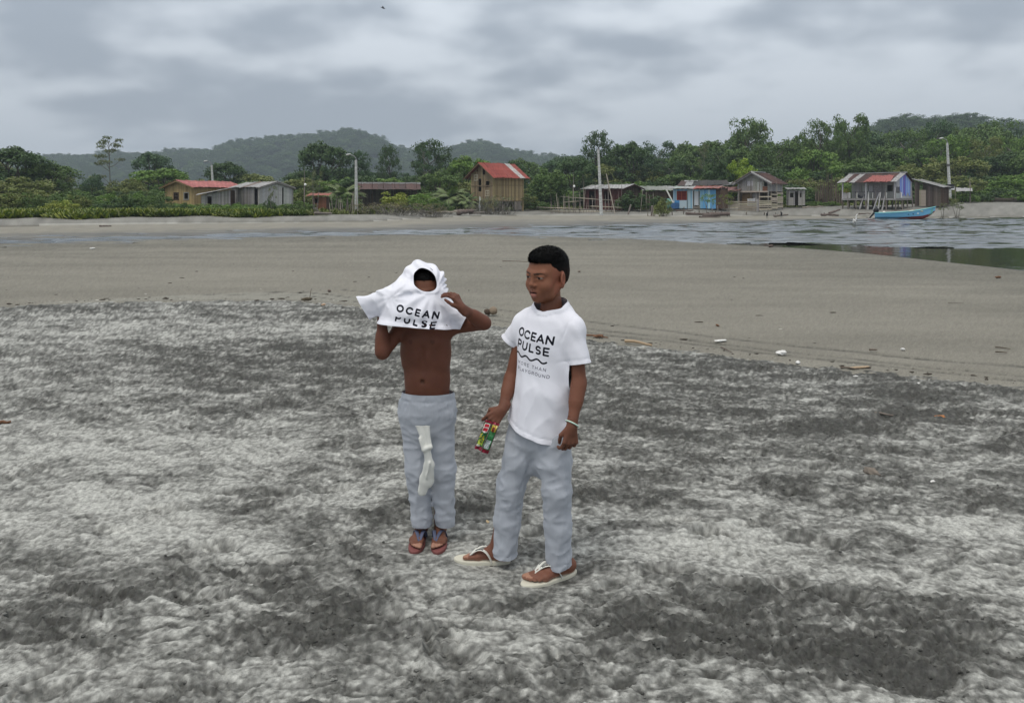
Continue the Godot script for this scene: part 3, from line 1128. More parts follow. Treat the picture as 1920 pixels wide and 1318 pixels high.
	var list := [
		["low rounded bright shrub at the left edge of the grass bank", 6, 62, 350, 60, "green"], ["grey green shrub behind the bright shrub at the left edge", 50, 66, 336, 90, "olive"], ["leafy mid green shrub below the small dark round tree", 130, 66, 344, 90, "mid"],
		["yellow green shrub with pale leaf tips in the left bank grass", 112, 60, 366, 64, "yellow"], ["round green shrub left of the yellow house", 203, 66, 350, 46, "green"], ["rounded bright green shrub nearest the left wall of the yellow house", 255, 68, 349, 44, "green"],
		["olive shrub between the two round green shrubs left of the yellow house", 228, 70, 352, 56, "olive"], ["small dark bush on the grass left of the yellow house corner", 256, 59, 378, 22, "dark"], ["dark bush in front of the yellow house wall", 305, 60, 374, 34, "dark"],
		["second dark bush in front of the yellow house, further right", 341, 60, 376, 32, "dark"], ["broad shrub leaning on the left gable of the yellow house", 290, 74, 346, 56, "mid"], ["green grass tall shrub in front of the grey lean-to shack", 400, 60, 378, 70, "green"],
		["bright weeds shrub in front of the grey gabled shack", 470, 61, 376, 60, "green"], ["dark leafy bush right of the white gable wall", 560, 64, 368, 60, "mid"], ["dark bush in front of the white gable wall", 505, 62, 366, 24, "dark"],
		["spreading shrub behind the small red roofed kiosk", 640, 76, 352, 70, "mid"], ["olive bush behind the kiosk's left side", 575, 78, 344, 66, "olive"], ["yellow flowering bush in front of the long brown roof", 744, 74, 346, 64, "yellow"],
		["green bush right of the yellow flowering bush", 790, 74, 350, 60, "green"], ["dry brown brush along the sand below the yellow bush", 740, 68, 372, 90, "brown"], ["dry brown brush at the foot of the middle lamp post", 690, 67, 376, 60, "brown"],
		["dry brown brush left of the driftwood pile", 805, 70, 374, 60, "brown"], ["green bush in front of the palm left of the bamboo house", 828, 76, 368, 44, "mid"], ["grey twiggy bush before the bamboo house door", 930, 80, 356, 66, "grey"],
		["leafless grey brush at the foot of the bamboo house", 905, 79, 366, 40, "dry"], ["low green weeds right of the bamboo house", 1005, 88, 372, 60, "mid"], ["dark shrub thicket right of the grey roofed open shack", 1185, 83, 350, 60, "dark"],
		["dark hedge with thin pale stems left of the blue house", 1220, 82, 354, 60, "dark"], ["mangrove bush with spreading roots standing in the mud before the blue house", 1245, 74, 362, 34, "olive"], ["low dense green creeper right of the plank house shed", 1540, 88, 374, 64, "green"],
		["tall weeds behind the plank house shed", 1520, 95, 340, 60, "mid"], ["scrubby brown bush behind the palisade", 1500, 100, 318, 60, "brown"], ["bright leafy bush beside the right lamp post", 1760, 84, 358, 60, "olive"],
		["yellow green bush right of the right lamp post", 1808, 88, 352, 50, "green"], ["dark rounded bush under the forest right of the lamp post", 1840, 90, 356, 44, "dark"], ["low green grass bush beside the upturned canoe", 1890, 93, 362, 70, "green"]]
	for q in list:
		var twig: bool = q[5] == "brown" or q[5] == "dry" or q[5] == "grey"
		tree("brush" if twig else "shrub", q[0], "shrub", g, 6 if twig else 4, int(q[1]) % 2, q[1], q[2], q[3], q[4] * 1.15, q[5], twig, 0.05)
	for q in [["thin mangrove sapling with arched roots before the blue house door", 1327, 73, 362, 36, "green"], ["thin leaning mangrove sapling right of the blue house", 1362, 73, 364, 34, "olive"], ["bare mangrove shoots on a mud clump right of the boat", 1795, 68.5, 378, 28, "grey"], ["knotted mangrove stump with shoots close to the boat's bow", 1768, 68.5, 380, 20, "grey"], ["slender leafless tree standing before the small kiosk", 592, 63, 318, 34, "grey"], ["slender forked sapling before the white gable wall", 510, 61.5, 347, 20, "grey"]]:
		tree("sapling", q[0], "tree", "saplings at the edge of the sand", 7, int(q[1]) % 2, q[1], q[2], q[3], q[4], q[5], true)
	make_grass()

func rows_of_trees():
	var places := [[-240, "at the far left"], [150, "left of the yellow house"], [310, "behind the yellow house"], [440, "behind the grey shacks"], [560, "behind the kiosk"], [670, "behind the long brown roof"], [790, "left of the bamboo house"], [860, "behind the bamboo house"], [1000, "behind the stick pen"], [1110, "behind the open shack"], [1250, "behind the blue house"], [1365, "behind the plank house"], [1480, "left of the stilt house"], [1570, "behind the stilt house"], [1715, "behind the brown shed"], [1780, "right of the right lamp post"], [1900, "at the far right"], [9999, ""]]
	var tops_x := [-400, -100, 30, 90, 130, 165, 230, 285, 350, 430, 500, 540, 610, 660, 725, 800, 880, 960, 1000, 1040, 1095, 1150, 1180, 1215, 1240, 1280, 1330, 1385, 1440, 1480, 1540, 1600, 1650, 1700, 1740, 1780, 1830, 1900, 2100]
	var tops_y := [290, 285, 290, 305, 330, 335, 340, 318, 320, 310, 318, 322, 300, 305, 303, 300, 296, 294, 298, 296, 282, 272, 274, 274, 264, 254, 255, 238, 241, 236, 236, 230, 242, 243, 230, 224, 229, 222, 226]
	var right := [1000, 2120]
	var rows := [
		# name, distance, columns from, to, step, how far below the skyline, widths, tints
		["back", 138.0, 985, 2130, 37.0, 0.0, 78.0, ["mid", "mid", "dark", "blue", "mid"]],
		["middle", 122.0, 1000, 2120, 40.0, 30.0, 80.0, ["mid", "green", "dark", "olive", "mid"]],
		["near", 108.0, 1010, 2110, 44.0, 62.0, 82.0, ["mid", "dark", "green", "olive"]],
		["bush", 95.0, 1000, 2090, 46.0, 112.0, 74.0, ["green", "mid", "olive", "dark"]],
		["bush", 92.0, -200, 985, 50.0, 40.0, 70.0, ["green", "mid", "olive", "dark"]],
		["bank", 67.0, -230, 560, 24.0, 0.0, 46.0, ["green", "mid", "olive", "mid", "dark"]],
		["bank", 60.0, -200, 470, 36.0, 0.0, 30.0, ["green", "mid", "olive", "dark"]],
		["front", 99.0, 1060, 2080, 50.0, 92.0, 80.0, ["green", "mid", "olive", "dark"]],
		["back", 126.0, -260, 985, 46.0, 6.0, 84.0, ["mid", "olive", "dark", "blue"]],
		["front", 98.0, -220, 985, 52.0, 24.0, 80.0, ["mid", "olive", "green", "dark"]]]
	var count := {}
	for row in rows:
		var px: float = row[2]
		while px < row[3]:
			var x := px + rng.randf_range(-10, 10)
			var d: float = row[1] + rng.randf_range(-5, 5)
			var top: float = table(tops_x, tops_y, x) + row[5] + rng.randf_range(-5, 9)
			if top > 352.0 or row[0] == "bush": top = 354.0 - rng.randf() * 12.0
			if row[0] == "bank":
				top = (346.0 if row[1] > 62.0 else 378.0) + (26.0 if row[1] > 62.0 else 20.0) * rng.randf()
				if x > 300.0 and x < 560.0: top = maxf(top, 376.0)
				d = table(BEAR, PLANTS, (x - 960.0) / LENS) + (9.0 if row[1] > 62.0 else 2.5) + rng.randf_range(-1.5, 1.5)
			var where := ""
			for k in places.size() - 1:
				if x >= places[k][0] and x < places[k + 1][0]: where = places[k][1]
			var tint: String = row[7][rng.randi() % row[7].size()]
			var airy: bool = row[5] < 40.0 and x > 1230 and rng.randf() < 0.40
			var kind: int = 4 if row[0] == "bush" or row[0] == "bank" else 1 if airy else (2 if rng.randf() < 0.45 else 0)
			var shade: String = {"yellow": "yellow-green", "mid": "mid-green", "dark": "dark-green", "blue": "blue-green", "olive": "olive", "green": "fresh-green"}[tint]
			var key: String = "%s %s%s %s %s" % [shade, "feathery" if kind == 1 else ("round" if kind == 2 else "broad"), "", ("bush under the forest" if row[0] == "bush" else "low shrub in the bank grass") if kind == 4 else "tree in the " + row[0] + " row", where]
			var nth: int = count.get(key, 0)
			count[key] = nth + 1
			var label: String = key
			if nth > 0: label = "%s %s" % [WORDS[mini(nth, 14)], key]
			tree("forest_bush" if kind == 4 else "forest_tree", label, "shrub" if kind == 4 else "tree", ("bushes under the forest" if row[0] == "bush" else "low shrubs in the bank grass") if kind == 4 else "trees of the forest behind the village", kind, rng.randi() % 2, x, d, top, row[6] * rng.randf_range(0.95, 1.4), tint, kind == 1)
			px += row[4] * rng.randf_range(0.8, 1.2)

func make_grass():
	var r := RandomNumberGenerator.new()
	r.seed = 91
	for g in 3:
		var s := Soup.new()
		for k in 26:
			var a := r.randf() * TAU
			var p := Vector3(r.randf_range(-0.32, 0.32), -0.03, r.randf_range(-0.32, 0.32))
			var tip := p + Vector3(cos(a) * 0.26, r.randf_range(0.10, 0.42), sin(a) * 0.26)
			var side := Vector3(-sin(a), 0, cos(a)) * r.randf_range(0.04, 0.09)
			var q := r.randf_range(0.7, 1.3)
			s.ink = Color(q, q, q)
			var nn := Vector3(cos(a) * 0.5, 0.8, sin(a) * 0.5).normalized()
			var i := s.vert(p - side, nn)
			s.vert(p + side, nn)
			s.vert(p.lerp(tip, 0.6) + side * 0.7 + Vector3(0, 0.06, 0), nn)
			s.vert(tip, nn)
			s.tri(i, i + 1, i + 2)
			s.tri(i, i + 2, i + 3)
		var mm := MultiMesh.new()
		mm.transform_format = MultiMesh.TRANSFORM_3D
		mm.mesh = s.mesh()
		var c: int = [5200, 3600, 1500][g]
		mm.instance_count = c
		for k in c:
			var px := r.randf_range(-420, 575)
			if g == 1: px = r.randf_range(-300, 2100)
			if g == 2: px = r.randf_range(-300, 520)
			var u := (px - 960.0) / LENS
			var d := table(BEAR, PLANTS, u) + pow(r.randf(), 1.5) * (16.0 if g != 2 else 4.0) - 1.2 + 1.2 * sin(px * 0.03) * sin(px * 0.011)
			if g == 1 and px > 575: d = table(BEAR, PLANTS, u) + 1.5 + r.randf() * 22.0
			var x := u * d
			var sz := r.randf_range(0.7, 1.5)
			mm.set_instance_transform(k, Transform3D(Basis(Vector3.UP, r.randf() * TAU).scaled(Vector3(sz, sz * r.randf_range(0.7, 1.25), sz)), Vector3(x, ground_y(x, -d), -d)))
		var mi := MultiMeshInstance3D.new()
		mi.multimesh = mm
		mi.material_override = leaf_mat(["grass", "olive", "yellow"][g])
		mi.name = numbered("grass")
		tag(mi, ["green grass and weeds covering the left bank", "olive undergrowth of grass below the trees", "yellow green grass tips along the left bank edge"][g], "grass", "", "stuff")
		add_child(mi)

# ------------------------------------------------------------------ the village across the creek

var cube: BoxMesh
var sheets := {}
var tones := {}

func wood_set(called: String, r: float, g: float, b: float, vary := 0.22, n := 5) -> Array:
	if tones.has(called): return tones[called]
	if not mats.has("grain"):
		mats.grain = tex(noise(95, 0.035, 4, FastNoiseLite.FRACTAL_FBM, 0.6), 256, 0.62, 1.0)
	var out := []
	for k in n:
		var f := 1.0 + vary * (2.0 * k / (n - 1) - 1.0)
		var m := paint(r * f * 1.2, g * f * 1.2 * (1.0 + 0.03 * (k % 3 - 1)), b * f * 1.2 * (1.0 + 0.06 * (k % 2)), 0.92, 0.2)
		m.albedo_texture = mats.grain
		triplanar(m, 0.9)
		out.append(m)
	tones[called] = out
	return out

func pick(a: Array) -> Variant:
	return a[rng.randi() % a.size()]

# a board or pole as a part of its own: from a to b in the thing's own axes
func board(parent: Node, called: String, a: Vector3, b: Vector3, wide: float, thick: float, m: Material, side := Vector3.RIGHT) -> MeshInstance3D:
	if cube == null: cube = BoxMesh.new()
	var y := b - a
	var l := y.length()
	y /= l
	if absf(y.dot(side)) > 0.95: side = Vector3.UP if absf(y.y) < 0.5 else Vector3.BACK
	var x := (side - y * side.dot(y)).normalized()
	return part(parent, called, cube, m, Transform3D(Basis(x * wide, y * l, x.cross(y) * thick), (a + b) * 0.5))

var rods := []
func pole(parent: Node, called: String, a: Vector3, b: Vector3, ra: float, m: Material) -> MeshInstance3D:
	# a slightly crooked round post; a few variants shared by all
	if rods.is_empty():
		for k in 4:
			var s := Soup.new()
			var pts := []
			var rad := []
			for i in 5:
				pts.append(Vector3(rng.randf_range(-0.5, 0.5) if i > 0 and i < 4 else 0.0, -0.5 + i * 0.25, rng.randf_range(-0.5, 0.5) if i > 0 and i < 4 else 0.0))
				rad.append(rng.randf_range(0.85, 1.1) * (1.0 - 0.06 * i))
			s.tube(pts, rad, 7)
			rods.append(s.mesh())
	var y := b - a
	var l := y.length()
	y /= l
	var side := Vector3.RIGHT if absf(y.x) < 0.9 else Vector3.BACK
	var x := (side - y * side.dot(y)).normalized()
	return part(parent, called, rods[rng.randi() % 4], m, Transform3D(Basis(x * ra, y * l, x.cross(y) * ra), (a + b) * 0.5))

# a wall of upright boards from a to b; top.call(0..1) is its height; holes are [from, to, low, high] along and up
func plank_wall(parent: Node, a: Vector3, b: Vector3, top, step: float, tone: Array, holes := [], raw := 0.04):
	var along := b - a
	var l := along.length()
	var n := maxi(2, int(l / step))
	along /= l
	var wide := l / n
	for k in n:
		var u := (k + 0.5) / n
		var p := a + along * l * u + along.cross(Vector3.UP) * rng.randf_range(0.0, 0.02)
		var high: float = top.call(u) + rng.randf_range(-raw, raw * 0.5)
		var cuts := [[0.0, high]]
		for h in holes:
			if u > h[0] and u < h[1]:
				var next := []
				for c in cuts:
					if h[2] > c[0] + 0.03: next.append([c[0], minf(h[2], c[1])])
					if h[3] < c[1] - 0.03: next.append([maxf(h[3], c[0]), c[1]])
				cuts = next
		for c in cuts:
			if c[1] - c[0] > 0.05:
				board(parent, "plank", p + Vector3.UP * c[0], p + Vector3.UP * c[1], wide * rng.randf_range(0.90, 0.99), 0.03, pick(tone), along)

# one corrugated sheet, 1 wide (x) and 1 long (z), its ridges along z
func sheet_mesh(v: int) -> ArrayMesh:
	if sheets.has(v): return sheets[v]
	var s := Soup.new()
	var r := RandomNumberGenerator.new()
	r.seed = 300 + v
	var cols := 16
	for side in 2:
		var first := s.v.size()
		for j in 3:
			for i in cols + 1:
				var x := float(i) / cols - 0.5
				var y := (0.018 if i % 2 else -0.018) + 0.03 * sin(x * 4.0 + v) * (j - 1) + r.randf_range(-0.004, 0.004)
				s.vert(Vector3(x, y - 0.012 * side, j * 0.5 - 0.5), Vector3.UP)
		for j in 2:
			for i in cols:
				var p := first + j * (cols + 1) + i
				if side == 0:
					s.tri(p, p + cols + 1, p + cols + 2)
					s.tri(p, p + cols + 2, p + 1)
				else:
					s.tri(p, p + cols + 2, p + cols + 1)
					s.tri(p, p + 1, p + cols + 2)
	s.soften()
	sheets[v] = s.mesh()
	return sheets[v]

# a roof slope laid with sheets: ridge from a to b, eave from c to d (a over c, b over d)
func roof_slope(parent: Node, a: Vector3, b: Vector3, c: Vector3, d: Vector3, n: int, paints: Array, order := []):
	for k in n:
		var t0 := float(k) / n
		var t1 := float(k + 1) / n
		var p := a.lerp(b, t0)
		var q := a.lerp(b, t1)
		var r := c.lerp(d, t0)
		var s := c.lerp(d, t1)
		var x := ((q - p) + (s - r)) * 0.5 * 1.04
		var z := ((r - p) + (s - q)) * 0.5
		var y := z.cross(x).normalized()
		if y.y < 0.0: y = -y
		var at := (p + q + r + s) * 0.25 + y * (0.012 * (k % 2) + 0.02)
		var m: Material = paints[order[k]] if order.size() > k else pick(paints)
		part(parent, "roof_sheet", sheet_mesh(k % 4), m, Transform3D(Basis(x, y, z), at + Vector3(0, rng.randf_range(-0.01, 0.01), 0)))

func metal(r: float, g: float, b: float, rust := 0.0) -> StandardMaterial3D:
	var key := "metal %.3f %.3f %.3f %.1f" % [r, g, b, rust]
	if not mats.has(key):
		if not mats.has("rust"):
			mats.rust = tex(noise(96, 0.02, 5, FastNoiseLite.FRACTAL_FBM, 0.65), 256, 0.5, 1.0)
		var m := paint(r * 1.25, g * 1.25, b * 1.25, 0.62, 0.4)
		m.albedo_texture = mats.rust
		triplanar(m, 1.1)
		mats[key] = m
	return mats[key]

# an unglazed window in its hole: frame of four bars, a cross of two
func window(parent: Node, at: Vector3, right: Vector3, w: float, h: float, m: Material, cross := true, called := "window") -> Node3D:
	var o := Node3D.new()
	o.name = called
	parent.add_child(o, true)
	var out := right.cross(Vector3.UP).normalized()
	var up := Vector3.UP
	board(o, "frame", at - right * w * 0.5 - up * h * 0.5, at - right * w * 0.5 + up * h * 0.5, 0.09, 0.08, m, right)
	board(o, "frame", at + right * w * 0.5 - up * h * 0.5, at + right * w * 0.5 + up * h * 0.5, 0.09, 0.08, m, right)
	board(o, "frame", at - right * (w * 0.5 + 0.045) + up * h * 0.5, at + right * (w * 0.5 + 0.045) + up * h * 0.5, 0.09, 0.085, m, up)
	board(o, "sill", at - right * (w * 0.5 + 0.07) - up * h * 0.5, at + right * (w * 0.5 + 0.07) - up * h * 0.5, 0.09, 0.12, m, up)
	if cross:
		board(o, "bar", at - up * h * 0.5, at + up * h * 0.5, 0.07, 0.05, m, right)
		board(o, "bar", at - right * w * 0.5, at + right * w * 0.5, 0.07, 0.045, m, up)
	return o

func house(called: String, label: String, px: float, py: float, d: float, yaw: float, category := "house") -> Node3D:
	var o := thing(called, label, category)
	o.position = spot(px, py, d)
	o.rotation.y = deg_to_rad(yaw) - atan((px - 960.0) / LENS)      # turned from the line of sight by yaw
	return o

# four walls, a gable at front and back, the ridge running back; the origin is the foot of the front corner given by EDGE (1 right, -1 left)
func gable_house(o: Node3D, edge: float, w: float, l: float, low: float, eave: float, peak: float, tone: Array, side_tone: Array, step: float, roof: Array, orders: Array, over_f: float, over_s: float, front_holes := [], side_holes := [], sheets_n := 6, over_b := 0.4):
	var x0 := -w if edge > 0 else 0.0
	var x1 := 0.0 if edge > 0 else w
	var lo := Vector3.UP * low
	var mid := (x0 + x1) * 0.5
	var gable := func(u): return eave - low + (peak - eave) * (1.0 - absf(u - 0.5) * 2.0)
	var flat := func(_u): return eave - low
	plank_wall(o, Vector3(x0, 0, 0) + lo, Vector3(x1, 0, 0) + lo, gable, step, tone, front_holes)
	plank_wall(o, Vector3(x1, 0, -l) + lo, Vector3(x0, 0, -l) + lo, gable, step * 2.5, tone)
	plank_wall(o, Vector3(x1, 0, 0) + lo, Vector3(x1, 0, -l) + lo, flat, step, side_tone, side_holes if edge > 0 else [])
	plank_wall(o, Vector3(x0, 0, -l) + lo, Vector3(x0, 0, 0) + lo, flat, step, side_tone, side_holes if edge < 0 else [])
	for q in [Vector3(x0, 0, 0), Vector3(x1, 0, 0), Vector3(x0, 0, -l), Vector3(x1, 0, -l)]:
		board(o, "corner_post", q + Vector3(0, -0.6, 0), q + Vector3(0, eave, 0), 0.13, 0.13, pick(side_tone))
	var drop := (peak - eave) / (w * 0.5) * over_s
	var e := eave - drop
	roof_slope(o, Vector3(mid, peak, over_f), Vector3(mid, peak, -l - over_b), Vector3(x1 + over_s, e, over_f), Vector3(x1 + over_s, e, -l - over_b), sheets_n, roof, orders[0] if orders.size() > 0 else [])
	roof_slope(o, Vector3(mid, peak, over_f), Vector3(mid, peak, -l - over_b), Vector3(x0 - over_s, e, over_f), Vector3(x0 - over_s, e, -l - over_b), sheets_n, roof, orders[1] if orders.size() > 1 else [])
	# rafters under the overhang
	for z in [over_f * 0.9, -0.05, -l - over_b * 0.9]:
		board(o, "rafter", Vector3(mid, peak - 0.09, z), Vector3(x1 + over_s, e - 0.09, z), 0.10, 0.06, side_tone[0], Vector3.UP)
		board(o, "rafter", Vector3(mid, peak - 0.09, z), Vector3(x0 - over_s, e - 0.09, z), 0.10, 0.06, side_tone[0], Vector3.UP)

func make_village():
	var bamboo := wood_set("bamboo", 0.44, 0.345, 0.19)
	var bamboo_dull := wood_set("bamboo dull", 0.34, 0.265, 0.165)
	var yellow := wood_set("yellow", 0.55, 0.41, 0.20, 0.15)
	var grey := wood_set("grey", 0.42, 0.405, 0.38)
	var pale := wood_set("pale", 0.60, 0.60, 0.585, 0.12)
	var brown := wood_set("brown", 0.12, 0.085, 0.065)
	var dark := wood_set("dark", 0.17, 0.14, 0.115)
	var straw := wood_set("straw", 0.52, 0.465, 0.36, 0.25)
	var drift_w := wood_set("drift", 0.32, 0.285, 0.24, 0.3)
	var red_roof := [metal(0.40, 0.085, 0.065), metal(0.36, 0.075, 0.06), metal(0.42, 0.10, 0.08), metal(0.62, 0.60, 0.58)]
	var pink_roof := [metal(0.58, 0.20, 0.185), metal(0.52, 0.17, 0.16)]
	var zinc := [metal(0.42, 0.43, 0.43), metal(0.34, 0.34, 0.33), metal(0.50, 0.50, 0.50), metal(0.26, 0.19, 0.16)]
	var rusty := [metal(0.115, 0.058, 0.05), metal(0.09, 0.05, 0.045), metal(0.135, 0.07, 0.058), metal(0.52, 0.52, 0.52), metal(0.50, 0.17, 0.15)]

	# --- yellow house under a red roof
	var o := house("yellow_house", "yellow plank house with red sheet roof among the shrubs on the left bank", 363, 397, 76.0, -50)
	gable_house(o, 1, 4.2, 6.2, 0.1, 2.62, 3.22, yellow, yellow, 0.17, pink_roof, [], 0.5, 0.45, [[0.30, 0.46, 1.15, 1.85], [0.66, 0.82, 1.15, 1.85]])
	window(o, Vector3(-4.2 * 0.62, 1.60, 0.02), Vector3.RIGHT, 0.66, 0.7, brown[2], true)
	window(o, Vector3(-4.2 * 0.26, 1.60, 0.02), Vector3.RIGHT, 0.66, 0.7, grey[2], false)
	# --- lean-to shack
	o = house("lean_to_shack", "low shack of grey upright boards with a slanting patched sheet roof", 377, 398, 70.5, -12, "shack")
	plank_wall(o, Vector3(0, 0, 0), Vector3(2.6, 0, 0), func(u): return 1.62 + 0.55 * u, 0.15, grey, [[0.20, 0.36, 0.0, 1.5]])
	plank_wall(o, Vector3(2.6, 0, 0), Vector3(2.6, 0, -2.2), func(_u): return 2.1, 0.3, brown)
	plank_wall(o, Vector3(0, 0, -2.2), Vector3(0, 0, 0), func(_u): return 1.6, 0.3, grey)
	plank_wall(o, Vector3(2.6, 0, -2.2), Vector3(0, 0, -2.2), func(_u): return 2.0, 0.5, brown)
	roof_slope(o, Vector3(3.0, 2.35, 0.4), Vector3(3.0, 2.45, -2.5), Vector3(-0.4, 1.66, 0.4), Vector3(-0.4, 1.75, -2.5), 4, zinc)
	board(o, "door_post", Vector3(0.50, 0, 0.03), Vector3(0.50, 1.75, 0.03), 0.08, 0.06, grey[0])
	board(o, "door_post", Vector3(0.96, 0, 0.03), Vector3(0.96, 1.85, 0.03), 0.08, 0.06, grey[1])
	# --- white gable shack
	o = house("gabled_shack", "weathered white gabled shack with a pale sheet roof, left of the kiosk", 485, 398, 71.0, 30, "shack")
	gable_house(o, -1, 3.6, 5.0, 0.0, 2.45, 2.95, pale, grey, 0.16, zinc, [], 0.25, 0.25, [[0.70, 0.74, 0.0, 2.4]], [[0.84, 0.97, 0.0, 2.3]], 7)
	# --- kiosk
	o = house("kiosk", "tiny rust coloured kiosk with an orange red slab roof behind the fence posts", 586, 396, 69.0, -14, "kiosk")
	for q in [[0.0, 1.1], [1.25, 1.1]]:
		plank_wall(o, Vector3(q[0], 0, 0), Vector3(q[0], 0, -1.2), func(_u): return 1.35, 0.2, brown)
	plank_wall(o, Vector3(0, 0, 0), Vector3(1.25, 0, 0), func(_u): return 1.35, 0.17, wood_set("rust board", 0.26, 0.12, 0.08), [[0.10, 0.42, 0.75, 1.2]])
	plank_wall(o, Vector3(1.25, 0, -1.2), Vector3(0, 0, -1.2), func(_u): return 1.35, 0.3, brown)
	roof_slope(o, Vector3(-0.5, 1.66, -1.3), Vector3(1.5, 1.70, -1.3), Vector3(-0.55, 1.42, 0.4), Vector3(1.5, 1.44, 0.4), 3, [metal(0.42, 0.13, 0.09), metal(0.38, 0.12, 0.09)])
	# --- long open hall
	o = house("open_hall", "long open sided hall with dark brown roof and white ridge half hidden by bushes", 672, 398, 88.0, 0, "hall")
	for k in 6:
		pole(o, "post", Vector3(0.3 + k * 1.3, 0, 0), Vector3(0.3 + k * 1.3, 2.75, 0), 0.07, pick(brown))
	plank_wall(o, Vector3(0, 0, -3.0), Vector3(7.0, 0, -3.0), func(_u): return 2.7, 0.35, dark)
	plank_wall(o, Vector3(0, 0, -1.0), Vector3(7.0, 0, -1.0), func(_u): return 1.0, 0.3, brown)
	roof_slope(o, Vector3(-0.3, 3.42, -1.5), Vector3(7.3, 3.42, -1.5), Vector3(-0.3, 2.68, 0.5), Vector3(7.3, 2.68, 0.5), 9, [rusty[0], rusty[1], rusty[2]])
	roof_slope(o, Vector3(-0.3, 3.42, -1.5), Vector3(7.3, 3.42, -1.5), Vector3(-0.3, 2.68, -3.5), Vector3(7.3, 2.68, -3.5), 9, [rusty[0], rusty[1], rusty[2]])
	board(o, "ridge_cap", Vector3(-0.4, 3.48, -1.5), Vector3(7.4, 3.48, -1.5), 0.22, 0.10, metal(0.6, 0.6, 0.6), Vector3.UP)
	# --- two storey bamboo house
	o = house("bamboo_house", "two storey split bamboo house with bright red roof, standing on short stilts", 925, 394, 83.0, -49)
	gable_house(o, 1, 3.8, 4.5, 1.05, 4.12, 5.35, bamboo_dull, bamboo, 0.155, red_roof, [[0, 1, 0, 2, 0, 3, 2], [1, 0, 2, 0, 1, 1, 0]], 0.65, 0.85, [[0.52, 0.66, 2.95, 4.9], [0.32, 0.45, 1.05, 2.5], [0.14, 0.30, 3.35, 4.0], [0.66, 0.82, 1.55, 2.2]], [[0.0, 0.05, 3.4, 3.95]], 7)
	window(o, Vector3(-3.8 * 0.78, 3.68, 0.02), Vector3.RIGHT, 0.60, 0.62, straw[4])
	window(o, Vector3(-3.8 * 0.26, 1.88, 0.02), Vector3.RIGHT, 0.60, 0.62, straw[4])
	board(o, "belt", Vector3(-3.8, 2.72, 0.05), Vector3(0, 2.72, 0.05), 0.12, 0.06, bamboo_dull[0], Vector3.UP)
	board(o, "belt", Vector3(0.05, 2.76, 0), Vector3(0.05, 2.76, -4.5), 0.06, 0.04, bamboo[0], Vector3.UP)
	board(o, "floor", Vector3(-3.8, 1.02, -2.25), Vector3(0, 1.02, -2.25), 0.12, 4.4, bamboo_dull[0], Vector3.UP)
	board(o, "upper_floor", Vector3(-3.7, 2.75, -2.25), Vector3(-0.1, 2.75, -2.25), 0.1, 4.3, dark[0], Vector3.UP)
	board(o, "door_post", Vector3(-1.82, 2.9, 0.04), Vector3(-1.82, 4.75, 0.04), 0.08, 0.07, bamboo_dull[4])
	board(o, "door_post", Vector3(-1.27, 2.9, 0.04), Vector3(-1.27, 4.6, 0.04), 0.08, 0.07, bamboo_dull[4])
	for x in [-3.7, -2.4, -1.2, -0.1]:
		for z in [-0.1, -1.5, -3.0, -4.4]:
			pole(o, "stilt", Vector3(x, -0.4, z), Vector3(x, 1.05, z), 0.08, pick(drift_w))
	plank_wall(o, Vector3(-0.05, 0.0, -3.2), Vector3(-0.05, 0.0, -4.5), func(_u): return 1.0, 0.16, drift_w)
	# --- open shack with grey roof
	o = house("open_shack", "open dark red shack under a lopsided grey sheet roof behind the leaning lamp post", 1166, 396, 84.0, 50, "shack")
	gable_house(o, -1, 3.2, 5.6, 0.0, 2.65, 3.05, brown, wood_set("red board", 0.13, 0.055, 0.05), 0.2, [zinc[0], zinc[2], zinc[1]], [], 0.5, 0.45, [], [[0.12, 0.30, 0.0, 2.3], [0.5, 0.7, 0.9, 2.3]], 7)
	for z in [0.4, -1.6, -3.6, -5.4]:
		pole(o, "post", Vector3(-0.45, 0, z), Vector3(-0.45, 2.35, z), 0.05, pick(drift_w))
	# --- low shed roof further right
	o = house("low_shed", "low mossy grey roofed shed half hidden behind the dark hedge", 1208, 392, 88.0, 4, "shed")
	plank_wall(o, Vector3(0, 0, 0), Vector3(3.4, 0, 0), func(_u): return 2.15, 0.25, brown)
	plank_wall(o, Vector3(3.4, 0, 0), Vector3(3.4, 0, -2.5), func(_u): return 2.3, 0.3, brown)
	plank_wall(o, Vector3(0, 0, -2.5), Vector3(0, 0, 0), func(_u): return 2.3, 0.3, brown)
	roof_slope(o, Vector3(-0.3, 2.75, -2.7), Vector3(3.7, 2.75, -2.7), Vector3(-0.3, 2.2, 0.4), Vector3(3.7, 2.2, 0.4), 5, [metal(0.30, 0.32, 0.28), metal(0.24, 0.26, 0.22), metal(0.34, 0.35, 0.32)])
	blue_house(dark, brown, drift_w, zinc, rusty)
	plank_house(grey, pale, straw, brown, dark, zinc, rusty, drift_w)
	stilt_house(grey, pale, brown, dark, drift_w, zinc, rusty)
	# --- sheds beside it
	o = house("plank_shed", "grey plank shed with open doorway joined to the right of the two storey house", 1479, 385, 85.0, 6, "shed")
	plank_wall(o, Vector3(0, 0, 0), Vector3(1.75, 0, 0), func(_u): return 1.75, 0.16, grey, [[0.42, 0.62, 0.0, 1.6], [0.12, 0.26, 0.9, 1.4], [0.72, 0.84, 0.9, 1.4]])
	plank_wall(o, Vector3(1.75, 0, 0), Vector3(1.75, 0, -2.0), func(_u): return 1.75, 0.2, grey)
	plank_wall(o, Vector3(0, 0, -2.0), Vector3(0, 0, 0), func(_u): return 1.75, 0.3, grey)
	plank_wall(o, Vector3(1.75, 0, -2.0), Vector3(0, 0, -2.0), func(_u): return 1.75, 0.3, dark)
